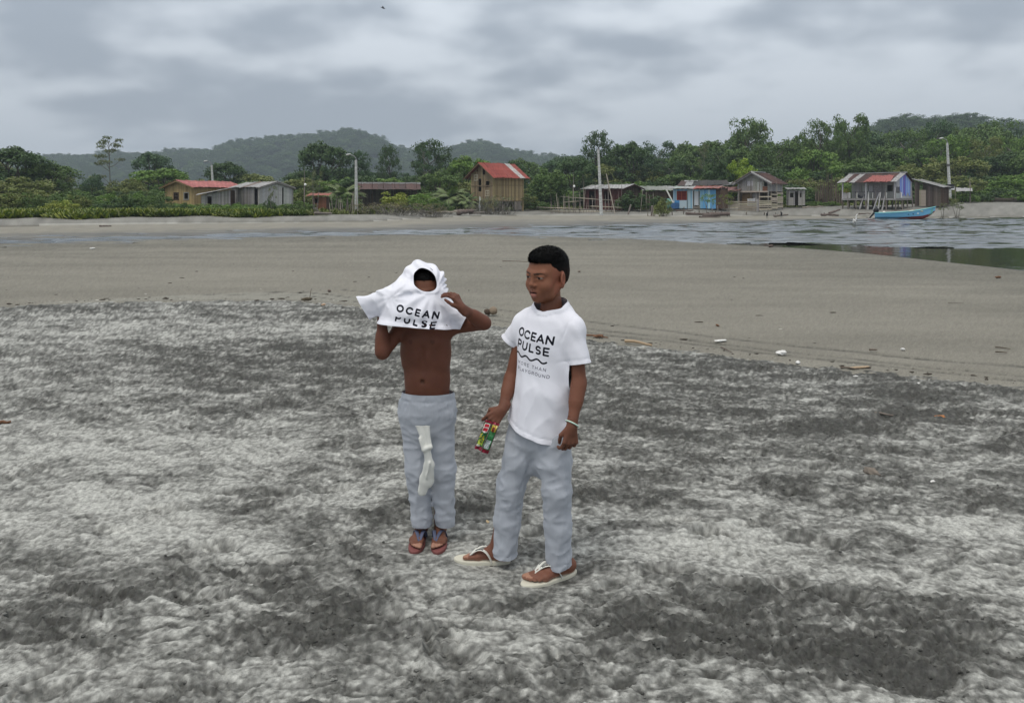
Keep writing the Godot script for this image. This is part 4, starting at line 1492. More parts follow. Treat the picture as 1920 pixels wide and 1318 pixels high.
	roof_slope(o, Vector3(-0.15, 2.05, -2.2), Vector3(1.95, 2.05, -2.2), Vector3(-0.15, 1.82, 0.35), Vector3(1.95, 1.80, 0.35), 3, [zinc[0], zinc[1], zinc[2]])
	o = house("leaning_shed", "tall brown board shed with roof sloping down to the right of the stilt house", 1716, 386, 82.0, -18, "shed")
	plank_wall(o, Vector3(0, 0, 0), Vector3(2.6, 0, 0), func(u): return 2.75 - 0.75 * u, 0.17, wood_set("bark board", 0.17, 0.14, 0.12, 0.3), [[0.20, 0.44, 1.75, 2.4]])
	plank_wall(o, Vector3(0.5, 0, 0.09), Vector3(1.15, 0, 0.09), func(_u): return 1.75, 0.16, straw)
	plank_wall(o, Vector3(2.6, 0, 0), Vector3(2.6, 0, -2.6), func(_u): return 2.0, 0.2, brown)
	plank_wall(o, Vector3(2.6, 0, -2.6), Vector3(0, 0, -2.6), func(u): return 2.0 + 0.7 * u, 0.4, dark)
	roof_slope(o, Vector3(-0.2, 2.95, 0.4), Vector3(-0.2, 2.95, -2.8), Vector3(3.0, 2.02, 0.4), Vector3(3.0, 2.02, -2.8), 4, [zinc[1], zinc[3], zinc[0]])
	# --- white sheet lean-to between shed and lamp post
	o = house("white_lean_to", "white sheet roof on thin posts between the brown shed and the lamp post", 1761, 378, 88.0, 0, "lean-to")
	for q in [Vector3(0.1, 0, 0), Vector3(1.7, 0, 0), Vector3(3.2, 0, 0), Vector3(0.1, 0, -1.6), Vector3(3.2, 0, -1.6)]:
		pole(o, "post", q - Vector3(0, 0.3, 0), q + Vector3(0, 1.35 if q.z == 0.0 else 1.8, 0), 0.05, pick(drift_w))
	roof_slope(o, Vector3(-0.1, 1.82, -1.8), Vector3(1.6, 1.80, -1.8), Vector3(-0.1, 1.30, 0.3), Vector3(1.6, 1.36, 0.3), 2, [metal(0.62, 0.64, 0.68), metal(0.68, 0.70, 0.72)])
	roof_slope(o, Vector3(1.8, 1.62, -1.8), Vector3(3.4, 1.58, -1.8), Vector3(1.8, 1.20, 0.3), Vector3(3.4, 1.16, 0.3), 2, [zinc[0], zinc[2]])
	fences(drift_w, straw, brown, grey)
	lamps()

func blue_house(dark: Array, brown: Array, drift_w: Array, zinc: Array, rusty: Array):
	var o := house("blue_house", "small sky blue house with red shuttered window and patched roof", 1263, 391, 80.0, 0)
	var blue := [paint(0.22, 0.46, 0.66, 0.8), paint(0.27, 0.52, 0.70, 0.8), paint(0.42, 0.64, 0.74, 0.8), paint(0.14, 0.38, 0.66, 0.8), paint(0.50, 0.68, 0.76, 0.8)]
	plank_wall(o, Vector3(0, 0, 0), Vector3(4.4, 0, 0), func(u): return 2.05 - 0.05 * u, 0.20, blue, [[0.09, 0.32, 0.95, 1.85], [0.48, 0.60, 0.0, 1.85]], 0.01)
	plank_wall(o, Vector3(4.4, 0, 0), Vector3(5.6, 0, 0.1), func(_u): return 1.95, 0.22, brown)
	plank_wall(o, Vector3(0, 0, -3.2), Vector3(0, 0, 0), func(_u): return 2.2, 0.3, blue)
	plank_wall(o, Vector3(5.6, 0, 0.1), Vector3(5.6, 0, -3.2), func(_u): return 2.2, 0.3, brown)
	plank_wall(o, Vector3(5.6, 0, -3.2), Vector3(0, 0, -3.2), func(_u): return 2.3, 0.4, dark)
	# lower left panel, white posts, the door
	board(o, "panel", Vector3(0.35, 0.05, 0.06), Vector3(0.35, 0.88, 0.06), 0.55, 0.03, paint(0.09, 0.30, 0.60, 0.8))
	board(o, "panel", Vector3(1.02, 0.05, 0.06), Vector3(1.02, 0.88, 0.06), 0.75, 0.03, paint(0.50, 0.62, 0.68, 0.8))
	board(o, "panel", Vector3(3.3, 0.05, 0.06), Vector3(3.3, 1.0, 0.06), 0.5, 0.03, paint(0.13, 0.36, 0.62, 0.8))
	for x in [0.06, 1.62, 1.98]:
		board(o, "post", Vector3(x, 0, 0.08), Vector3(x, 2.0, 0.08), 0.10, 0.06, paint(0.55, 0.66, 0.70, 0.8))
	board(o, "post", Vector3(1.45, -0.1, 0.5), Vector3(1.42, 1.95, 0.5), 0.07, 0.07, dark[1])
	var dr := board(o, "door", Vector3(2.40, 0.35, -0.05), Vector3(2.40, 1.85, -0.05), 0.45, 0.05, paint(0.60, 0.63, 0.66, 0.7))
	dr.set_meta("label", "pale grey door")
	board(o, "door_frame", Vector3(2.11, 0, 0.03), Vector3(2.11, 1.9, 0.03), 0.10, 0.08, brown[3])
	board(o, "door_frame", Vector3(2.68, 0, 0.03), Vector3(2.68, 1.9, 0.03), 0.10, 0.08, brown[4])
	board(o, "step", Vector3(2.05, 0.12, 0.2), Vector3(2.75, 0.12, 0.2), 0.24, 0.35, drift_w[1], Vector3.UP)
	var w := Node3D.new()
	w.name = "window"
	o.add_child(w, true)
	var red := paint(0.16, 0.025, 0.022, 0.7)
	for k in 2:
		board(w, "shutter", Vector3(0.62 + 0.48 * k, 0.95, 0.02), Vector3(0.62 + 0.48 * k, 1.85, 0.02), 0.44, 0.04, red)
	for x in [0.38, 0.86, 1.36]:
		board(w, "frame", Vector3(x, 0.92, 0.05), Vector3(x, 1.88, 0.05), 0.06, 0.05, paint(0.34, 0.09, 0.05, 0.7))
	for y in [0.93, 1.25, 1.56, 1.87]:
		board(w, "slat", Vector3(0.36, y, 0.055), Vector3(1.38, y, 0.055), 0.04, 0.03, paint(0.24, 0.04, 0.03, 0.7), Vector3.UP)
	board(o, "ceiling_beam", Vector3(0, 2.05, -0.2), Vector3(5.6, 2.05, -0.2), 0.1, 0.1, dark[0], Vector3.UP)
	# the front apron of patched sheets, and the dark tarred roof behind
	roof_slope(o, Vector3(-0.5, 2.40, -0.8), Vector3(5.3, 2.45, -0.8), Vector3(-0.6, 2.10, 0.6), Vector3(4.6, 2.12, 0.6), 8, [zinc[0], zinc[2], metal(0.48, 0.56, 0.52), rusty[4], metal(0.46, 0.20, 0.17)], [0, 2, 1, 1, 3, 4, 3, 4])
	roof_slope(o, Vector3(0.9, 3.02, -2.6), Vector3(5.6, 3.10, -2.6), Vector3(0.3, 2.42, -0.7), Vector3(6.0, 2.50, -0.6), 7, [metal(0.045, 0.042, 0.042), metal(0.06, 0.05, 0.048), metal(0.10, 0.06, 0.05), zinc[0]], [2, 3, 0, 1, 0, 0, 1])
	roof_slope(o, Vector3(1.2, 3.06, -2.5), Vector3(2.6, 3.06, -2.5), Vector3(1.2, 2.96, -2.2), Vector3(2.6, 2.96, -2.2), 2, [zinc[2]])
	roof_slope(o, Vector3(0.9, 3.0, -2.6), Vector3(5.6, 3.08, -2.6), Vector3(0.5, 2.5, -3.6), Vector3(5.9, 2.55, -3.6), 5, [metal(0.05, 0.045, 0.045)])
	board(o, "eave_edge", Vector3(3.2, 2.14, 0.62), Vector3(6.3, 2.62, 0.5), 0.05, 0.04, zinc[2], Vector3.UP)
	var b := part(self, "water_barrel", barrel_mesh(), paint(0.045, 0.12, 0.26, 0.5), Transform3D(Basis.from_scale(Vector3(0.42, 0.62, 0.42)), spot(1266, 391, 78.8)))
	tag(b, "dark blue barrel standing at the left corner of the sky blue house", "barrel")
	b = part(self, "green_tarp", tarp_mesh(), paint(0.14, 0.34, 0.30, 0.6), Transform3D(Basis.from_scale(Vector3(0.75, 0.85, 0.5)), spot(1256, 389, 79.4)))
	tag(b, "turquoise sheet heaped left of the sky blue house", "tarpaulin")
	b = part(self, "slanted_pipe", pole_mesh(), paint(0.62, 0.62, 0.58, 0.7))
	set_pole(b, spot(1263, 381, 79.2), spot(1250, 356, 79.6), 0.085)
	tag(b, "white pipe leaning to the left beside the sky blue house", "pipe")

func barrel_mesh() -> ArrayMesh:
	var s := Soup.new()
	s.tube([Vector3(0, 0, 0), Vector3(0, 0.02, 0), Vector3(0, 0.33, 0), Vector3(0, 0.36, 0), Vector3(0, 0.66, 0), Vector3(0, 0.69, 0), Vector3(0, 0.97, 0), Vector3(0, 1.0, 0)], [0.93, 1.0, 0.97, 1.03, 1.03, 0.97, 1.0, 0.9], 16)
	return s.mesh()

func tarp_mesh() -> ArrayMesh:
	var s := Soup.new()
	s.lump(Transform3D(Basis(), Vector3(0, 0.5, 0)), Vector3(0.5, 0.55, 0.5), 18, 10, noise(97, 0.6, 3), 0.55)
	s.soften()
	return s.mesh()

func pole_mesh() -> ArrayMesh:
	if not mats.has("pole_mesh"):
		var s := Soup.new()
		s.tube([Vector3(0, -0.5, 0), Vector3(0, 0.0, 0), Vector3(0, 0.5, 0)], [1.0, 0.95, 0.88], 10)
		mats.pole_mesh = s.mesh()
	return mats.pole_mesh

func set_pole(o: MeshInstance3D, a: Vector3, b: Vector3, r: float):
	var y := b - a
	var l := y.length()
	y /= l
	var x := (Vector3.RIGHT - y * y.x).normalized() if absf(y.x) < 0.9 else (Vector3.BACK - y * y.z).normalized()
	o.transform = Transform3D(Basis(x * r, y * l, x.cross(y) * r), (a + b) * 0.5)

func plank_house(grey: Array, pale: Array, straw: Array, brown: Array, dark: Array, zinc: Array, rusty: Array, drift_w: Array):
	var o := house("plank_house", "two storey grey plank house with rusty gabled roof and slatted yard fence", 1441, 395, 82.0, -24)
	var low := 2.15
	# upper room: front gable boards, right wall, roof with a white barge board
	gable_house(o, 1, 3.5, 3.6, low, 3.25, 4.25, wood_set("grey flat", 0.40, 0.39, 0.35, 0.10), wood_set("grey cool", 0.48, 0.48, 0.47, 0.14), 0.24, rusty, [[0, 1, 2, 0, 1], [1, 0, 0, 2, 1]], 0.45, 0.55, [[0.30, 0.52, 0.62, 1.16], [0.84, 0.97, 0.55, 1.15]], [], 5)
	board(o, "barge_board", Vector3(-1.75, 4.34, 0.50), Vector3(0.62, 3.02, 0.50), 0.16, 0.05, pale[4], Vector3.UP)
	board(o, "barge_board", Vector3(-1.75, 4.34, 0.50), Vector3(-4.1, 3.02, 0.50), 0.12, 0.05, drift_w[0], Vector3.UP)
	board(o, "ridge_cap", Vector3(-1.75, 4.33, 0.5), Vector3(-1.75, 4.33, -3.0), 0.24, 0.08, pale[3], Vector3.RIGHT)
	board(o, "shutter", Vector3(-3.5 * 0.59, low + 0.62, -0.03), Vector3(-3.5 * 0.59, low + 1.16, -0.03), 0.82, 0.04, pale[3])
	board(o, "door", Vector3(-0.98, low + 0.02, 0.05), Vector3(-0.98, low + 1.02, 0.05), 0.50, 0.04, pale[2])
	board(o, "panel", Vector3(-0.32, low + 0.02, 0.05), Vector3(-0.32, low + 0.52, 0.05), 0.55, 0.04, wood_set("rust board", 0.26, 0.12, 0.08)[2])
	board(o, "upper_floor", Vector3(-3.5, low - 0.07, -1.75), Vector3(0, low - 0.07, -1.75), 0.12, 3.7, dark[1], Vector3.UP)
	board(o, "floor_edge", Vector3(-4.9, low - 0.05, 0.12), Vector3(0.05, low - 0.05, 0.12), 0.17, 0.12, straw[3], Vector3.UP)
	# open ground floor with a few inner walls
	plank_wall(o, Vector3(-4.6, 0, -2.4), Vector3(0, 0, -2.4), func(_u): return low - 0.1, 0.3, dark)
	plank_wall(o, Vector3(-3.2, 0, -0.3), Vector3(-2.0, 0, -0.3), func(_u): return low - 0.2, 0.24, wood_set("ply", 0.27, 0.19, 0.10, 0.08))
	plank_wall(o, Vector3(-1.9, 0, -0.2), Vector3(-1.05, 0, -0.2), func(_u): return low - 0.2, 0.17, grey)
	plank_wall(o, Vector3(-4.9, 0, -0.4), Vector3(-3.4, 0, -0.4), func(_u): return low - 0.6, 0.3, brown, [[0.55, 0.8, 0.7, 1.4]])
	for q in [Vector3(-4.8, 0, 0.1), Vector3(-3.3, 0, 0.1), Vector3(-1.95, 0, 0.1), Vector3(-0.95, 0, 0.1), Vector3(0, 0, 0.1), Vector3(0, 0, -1.8), Vector3(0, 0, -3.5), Vector3(-3.5, 0, -3.4)]:
		pole(o, "post", q - Vector3(0, 0.3, 0), q + Vector3(0, low, 0), 0.06, pick(drift_w))
	# the low roof running left over the porch
	roof_slope(o, Vector3(-6.4, low + 0.55, -0.9), Vector3(-3.4, low + 0.50, -0.9), Vector3(-6.3, low + 0.08, 0.6), Vector3(-3.0, low + 0.06, 0.6), 5, [metal(0.36, 0.19, 0.18), metal(0.30, 0.16, 0.15), zinc[3]])
	roof_slope(o, Vector3(-6.0, low + 1.05, -1.9), Vector3(-3.6, low + 1.15, -1.9), Vector3(-6.1, low + 0.85, -0.9), Vector3(-3.6, low + 0.9, -0.9), 3, [zinc[2], zinc[0]])
	# the yard fence of pale split boards on posts
	var f := thing("slat_fence", "yard fence of pale horizontal split boards around the plank house", "fence")
	f.position = spot(1376, 396, 80.6)
	var corner := [Vector3(-1.4, 0, -0.3), Vector3(0.55, 0, 0.0), Vector3(2.35, 0, 0.15), Vector3(2.75, 0, 0.1), Vector3(4.25, 0, -0.6), Vector3(5.15, 0, -1.3), Vector3(6.0, 0, -2.0)]
	for k in corner.size() - 1:
		if k == 2: continue
		var rows: int = [5, 5, 0, 7, 8, 8][k]
		var lift: float = [0.0, 0.0, 0.0, 0.1, 0.2, 0.3][k]
		for j in rows:
			if k > 2 and j == rows - 2: continue
			var y := 0.14 + 0.215 * j + lift + rng.randf_range(-0.03, 0.03)
			board(f, "slat", corner[k] + Vector3(-0.05, y, 0.06), corner[k + 1] + Vector3(0.05, y + rng.randf_range(-0.06, 0.06), 0.06), rng.randf_range(0.13, 0.19), 0.03, pick(straw), Vector3.UP)
		pole(f, "post", corner[k] - Vector3(0, 0.3, 0), corner[k] + Vector3(0, 1.75 + lift, 0), 0.055, pick(drift_w))
	pole(f, "post", corner[6] - Vector3(0, 0.3, 0), corner[6] + Vector3(0, 1.6, 0), 0.055, pick(drift_w))
	plank_wall(f, Vector3(1.45, 0.55, 0.12), Vector3(2.3, 0.55, 0.12), func(_u): return 0.85, 0.16, pale)
	plank_wall(f, Vector3(2.4, 0.0, 0.05), Vector3(2.75, 0.0, 0.05), func(_u): return 1.35, 0.12, grey)

func stilt_house(grey: Array, pale: Array, brown: Array, dark: Array, drift_w: Array, zinc: Array, rusty: Array):
	var o := house("stilt_house", "grey board house on stilts with porch, patched red and rust roof and blue painted gable", 1681, 395, 78.0, -20)
	var w := 5.6
	var l := 4.4
	var fl := 1.30
	var eave := 3.08
	var peak := 4.02
	var deep := 1.3
	var weather := wood_set("weather", 0.52, 0.51, 0.485, 0.12)
	# porch floor and edge
	for k in 9:
		board(o, "floor_board", Vector3(-w, fl - 0.03, 0.0 - k * l / 9.0 - 0.25), Vector3(0, fl - 0.03, 0.0 - k * l / 9.0 - 0.25), 0.05, l / 9.0 - 0.02, pick(grey), Vector3.UP)
	board(o, "floor_beam", Vector3(-w - 0.05, fl - 0.12, 0.03), Vector3(0.05, fl - 0.12, 0.03), 0.16, 0.10, grey[1], Vector3.UP)
	board(o, "floor_beam", Vector3(0.03, fl - 0.12, 0), Vector3(0.03, fl - 0.12, -l), 0.16, 0.10, grey[0], Vector3.UP)
	board(o, "floor_beam", Vector3(-w, fl - 0.12, -l), Vector3(0, fl - 0.12, -l), 0.16, 0.10, grey[0], Vector3.UP)
	# recessed front wall with shutters, a door and a dark window
	plank_wall(o, Vector3(-w + 0.5, fl, -deep), Vector3(0, fl, -deep), func(_u): return 1.95, 0.26, weather, [[0.20, 0.46, 0.75, 1.40], [0.74, 0.86, 0.75, 1.42]], 0.01)
	for k in 2:
		board(o, "shutter", Vector3(-w + 1.95 + 0.68 * k, fl + 0.76, -deep + 0.02), Vector3(-w + 1.95 + 0.68 * k, fl + 1.38, -deep + 0.02), 0.62, 0.03, pale[2 + k])
	var door := board(o, "door", Vector3(-2.35, fl + 0.02, -deep + 0.06), Vector3(-2.35, fl + 1.50, -deep + 0.06), 0.80, 0.04, grey[3])
	door.set_meta("label", "plain grey plank door on the porch")
	for x in [-2.80, -1.90]:
		board(o, "door_post", Vector3(x, fl, -deep + 0.07), Vector3(x, fl + 1.6, -deep + 0.07), 0.07, 0.05, grey[1])
	board(o, "rail", Vector3(-w + 0.5, fl + 0.72, -deep + 0.06), Vector3(0, fl + 0.72, -deep + 0.06), 0.06, 0.04, grey[1], Vector3.UP)
	board(o, "shutter", Vector3(-0.45, fl + 0.75, -deep + 0.06), Vector3(-0.45, fl + 1.40, -deep + 0.06), 0.62, 0.03, weather[3])
	# left end, right gable end
	plank_wall(o, Vector3(-w + 0.5, fl, -l), Vector3(-w + 0.5, fl, -deep), func(_u): return 2.0, 0.3, weather)
	var gable := func(u): return eave - fl + (peak - eave) * (1.0 - absf(u - 0.5) * 2.0)
	plank_wall(o, Vector3(0, fl, 0), Vector3(0, fl, -l), gable, 0.24, wood_set("grey mural", 0.52, 0.54, 0.55, 0.08), [[0.0, 0.2, 0.55, 1.2]], 0.0)
	plank_wall(o, Vector3(0, fl, -l), Vector3(-w, fl, -l), func(_u): return 1.75, 0.5, dark)
	# the painted blue cloth over the gable end, in uneven strips
	var mural := [paint(0.15, 0.22, 0.66, 0.8), paint(0.22, 0.32, 0.74, 0.8), paint(0.30, 0.46, 0.76, 0.8), paint(0.20, 0.15, 0.46, 0.8), paint(0.40, 0.53, 0.76, 0.8)]
	var cols := [1, 0, 4, 0, 3, 3, 0, 2, 1, 2, 2, 1]
	for k in 12:
		var u := 0.24 + 0.055 * k
		var top: float = gable.call(u) - 0.10 - 0.05 * (k % 3)
		var bottom := 0.42 - 0.18 * sin(k * 1.3) if k > 3 else 0.85 - 0.2 * k
		board(o, "painted_strip", Vector3(0.05, fl + maxf(0.05, bottom), -u * l), Vector3(0.05, fl + top, -u * l), 0.262, 0.02, mural[cols[k]], Vector3.BACK)
	board(o, "white_patch", Vector3(0.08, fl + 0.05, -1.25), Vector3(0.08, fl + 0.62, -1.25), 0.36, 0.02, paint(0.72, 0.73, 0.75, 0.7), Vector3.BACK)
	# roof: rust and zinc sheets, one long red patch on the front slope
	var e := eave - 0.10
	var paints := [rusty[0], rusty[1], rusty[2], zinc[2], rusty[4], zinc[0]]
	roof_slope(o, Vector3(-w - 0.15, peak, -l * 0.5), Vector3(0.25, peak, -l * 0.5), Vector3(-w - 0.35, e, 0.35), Vector3(0.1, e, 0.35), 10, paints, [3, 0, 3, 1, 0, 2, 1, 0, 2, 3])
	roof_slope(o, Vector3(-w - 0.15, peak, -l * 0.5), Vector3(0.25, peak, -l * 0.5), Vector3(-w - 0.35, e, -l - 0.3), Vector3(0.25, e, -l - 0.3), 8, [rusty[0], rusty[1], rusty[2]])
	roof_slope(o, Vector3(-w + 2.75, lerpf(peak, e, 0.32) + 0.05, -l * 0.5 * 0.68 + 0.15), Vector3(-0.75, lerpf(peak, e, 0.30) + 0.05, -l * 0.5 * 0.70 + 0.15), Vector3(-w + 2.35, e + 0.05, 0.42), Vector3(-0.35, e + 0.05, 0.42), 5, [rusty[4], metal(0.48, 0.16, 0.14)])
	roof_slope(o, Vector3(-w - 0.3, lerpf(peak, e, 0.62) + 0.04, -0.55), Vector3(-w + 0.5, lerpf(peak, e, 0.62) + 0.04, -0.55), Vector3(-w - 0.45, e + 0.04, 0.42), Vector3(-w + 0.4, e + 0.04, 0.42), 1, [zinc[2]])
	board(o, "ridge_cap", Vector3(-w - 0.2, peak + 0.06, -l * 0.5), Vector3(0.3, peak + 0.06, -l * 0.5), 0.10, 0.26, zinc[0], Vector3.UP)
	# porch posts and the odd railing stumps
	for x in [-w + 0.05, -3.05, -0.10]:
		board(o, "porch_post", Vector3(x, fl - 0.2, 0.0), Vector3(x, eave - 0.1, 0.0), 0.13, 0.13, pale[1 + int(absf(x)) % 3])
	for x in [-4.75, -4.0, -2.35, -1.65, -0.95]:
		board(o, "baluster", Vector3(x, fl, 0.0), Vector3(x, fl + 0.62, 0.0), 0.09, 0.07, pale[int(absf(x) * 3.0) % 5])
	board(o, "parapet", Vector3(-5.15, fl, 0.0), Vector3(-5.15, fl + 0.62, 0.0), 0.80, 0.05, weather[1])
	# stilts, straight and leaning
	for x in [-w + 0.05, -5.0, -4.1, -3.05, -2.1, -1.0, -0.05]:
		for z in [0.0, -1.7, -3.3, -4.8]:
			pole(o, "stilt", Vector3(x + rng.randf_range(-0.08, 0.08), -0.35, z), Vector3(x, fl - 0.1, z), 0.075, pick(drift_w))
	for q in [[-3.75, -3.45, 0.9], [-2.75, -2.75, 1.15], [-1.75, -1.60, 1.1], [-1.35, -1.1, 1.2], [-2.3, -1.9, 1.05]]:
		pole(o, "stilt", Vector3(q[0], -0.35, 0.35), Vector3(q[1], q[2], 0.15), 0.085, pick(pale))
	# a hammock and a potted plant on the porch
	var s := Soup.new()
	var pts := []
	var wide := []
	for i in 13:
		var t := i / 12.0
		pts.append(Vector3(lerpf(-4.35, -3.05, t), fl + 0.72 - 0.62 * sin(PI * t) , -0.35))
		wide.append(0.03 + 0.13 * sin(PI * t))
	ribbon(s, pts, wide, Vector3(0.0, 0.6, 0.8), 0.015)
	var hm := part(self, "hammock", s.mesh(), paint(0.03, 0.03, 0.04, 0.9), Transform3D(o.basis, o.position))
	tag(hm, "dark hammock slung on the porch of the stilt house", "hammock")
	s = Soup.new()
	var r := RandomNumberGenerator.new()
	r.seed = 8
	for k in 90:
		s.ink = Color(1, 1, 1) * r.randf_range(0.7, 1.3)
		leaf(s, Vector3(r.randf_range(-0.28, 0.28), r.randf_range(0.05, 0.5), r.randf_range(-0.2, 0.2)), any_dir(r), 0.16, r)
	var pp := thing("porch_plant", "yellow brown potted plant on the left of the stilt house porch", "plant")
	pp.transform = Transform3D(o.basis, o.transform * Vector3(-5.15, fl + 0.62, 0.0))
	part(pp, "leaves", s.mesh(), leaf_mat("yellow"))
	s = Soup.new()
	s.tube([Vector3(0, -0.02, 0), Vector3(0, 0.16, 0)], [0.10, 0.14], 10)
	part(pp, "pot", s.mesh(), paint(0.20, 0.10, 0.06, 0.8))

func fences(drift_w: Array, straw: Array, brown: Array, grey: Array):
	# picket posts in the brush by the kiosk
	var f := thing("picket_fence", "broken fence of grey upright stakes right of the kiosk", "fence")
	f.position = on_ground(632, 66.0)
	for k in 12:
		var x := -0.6 + k * 0.22 + rng.randf_range(-0.06, 0.06)
		pole(f, "stake", Vector3(x, -0.1, rng.randf_range(-0.2, 0.2)), Vector3(x + rng.randf_range(-0.12, 0.12), rng.randf_range(0.7, 1.35), rng.randf_range(-0.2, 0.2)), 0.05, pick(drift_w))
	# the pen of posts and rails by the leaning lamp post
	f = thing("stick_pen", "rickety pen of crooked sticks and rails beside the leaning lamp post", "pen")
	f.position = on_ground(1032, 82.0)
	for k in 27:
		var x := k * 0.285 + rng.randf_range(-0.08, 0.08)
		pole(f, "stake", Vector3(x, -0.2, rng.randf_range(-0.9, 0.3)), Vector3(x + rng.randf_range(-0.2, 0.2), rng.randf_range(0.8, 1.65), rng.randf_range(-0.9, 0.3)), rng.randf_range(0.035, 0.065), pick(drift_w))
	for q in [[0.0, 0.62, 3.2, 0.52], [0.0, 0.30, 3.4, 0.25], [0.1, 0.18, 2.6, 0.12], [2.6, 1.72, 5.9, 1.50], [3.2, 0.24, 6.4, 0.18], [1.9, 1.25, 3.1, 1.35], [4.5, 0.8, 6.6, 0.7]]:
		pole(f, "rail", Vector3(q[0], q[1], 0.2), Vector3(q[2], q[3], 0.15), 0.05, pick(straw))
	# palisade left of the stilt house
	f = thing("palisade", "tall palisade of brown upright poles left of the stilt house", "fence")
	f.position = on_ground(1530, 90.0)
	for k in 26:
		var x := k * 0.125
		pole(f, "pole", Vector3(x, -0.2, rng.randf_range(-0.1, 0.1)), Vector3(x + rng.randf_range(-0.05, 0.05), 1.5 + 0.9 * sin(k * 0.13) + rng.randf_range(-0.35, 0.35), 0), 0.055, pick(wood_set("bark pole", 0.21, 0.165, 0.13, 0.3)))
	# hedge stakes right of the open shack
	for q in [[1212, 395, 1212, 360], [1219, 395, 1218, 366], [1226, 395, 1225, 362], [1201, 395, 1205, 358]]:
		var st := part(self, "hedge_pole", pole_mesh(), drift_w[2])
		set_pole(st, on_ground(q[0], 81.0) - Vector3(0, 0.2, 0), spot(q[2], q[3], 81.0), 0.045)
		tag(st, "%s thin pale pole from the left standing in the dark hedge beside the blue house" % WORDS[[1212, 1219, 1226, 1201].find(q[0]) + 1 if q[0] != 1201 else 0], "pole", "thin poles in the dark hedge")
	# old posts in the sand
	var k := 0
	var names := ["short split post leaning on the sand right of the open shack", "thick pale stump post before the mangrove bush", "second thick stump post before the mangrove bush", "thin stick in the sand left of the mangrove bush", "post stub in the sand before the blue house barrel", "upright post in front of the blue house window", "forked post in front of the blue house door", "post stub right of the blue house door", "low post right of the mangrove saplings", "short post below the slat fence", "stub below the slat fence's right end", "stick standing alone on the sand below the plank shed"]
	for q in [[1178, 399, 1183, 384, 78, 0.09], [1222, 402, 1223, 386, 76, 0.10], [1226, 403, 1227, 387, 75.6, 0.09], [1215, 402, 1215, 393, 76, 0.04], [1261, 402, 1260, 390, 76, 0.05], [1282, 403, 1283, 388, 76, 0.05], [1312, 404, 1311, 385, 75, 0.06], [1336, 403, 1337, 392, 75.5, 0.05], [1347, 403, 1346, 386, 75.5, 0.06], [1400, 402, 1400, 397, 77, 0.06], [1433, 403, 1434, 398, 77, 0.06], [1455, 402, 1455, 397, 77.5, 0.04]]:
		var st := part(self, "old_post", pole_mesh(), pick(drift_w))
		set_pole(st, spot(q[0], q[1] + 3, q[4]), spot(q[2], q[3], q[4] - 0.3), q[5])
		tag(st, names[k], "post", "old posts in the sand")
		k += 1
	# small grey markers, white topped post
	var wp := thing("white_topped_post", "white topped post standing before the bamboo house door", "post")
	wp.position = on_ground(899, 79.0)
	pole(wp, "shaft", Vector3(0, -0.2, 0), Vector3(0.03, 0.75, 0), 0.05, grey[2])
	pole(wp, "cap", Vector3(0.03, 0.72, 0), Vector3(0.05, 1.45, 0), 0.095, paint(0.58, 0.60, 0.60, 0.7))
	var sp := part(self, "slanted_pole", pole_mesh(), drift_w[4])
	set_pole(sp, on_ground(1154, 80.0) - Vector3(0, 0.2, 0), spot(1137, 326, 82.0), 0.06)
	tag(sp, "long thin pole leaning left against the open shack's roof", "pole")

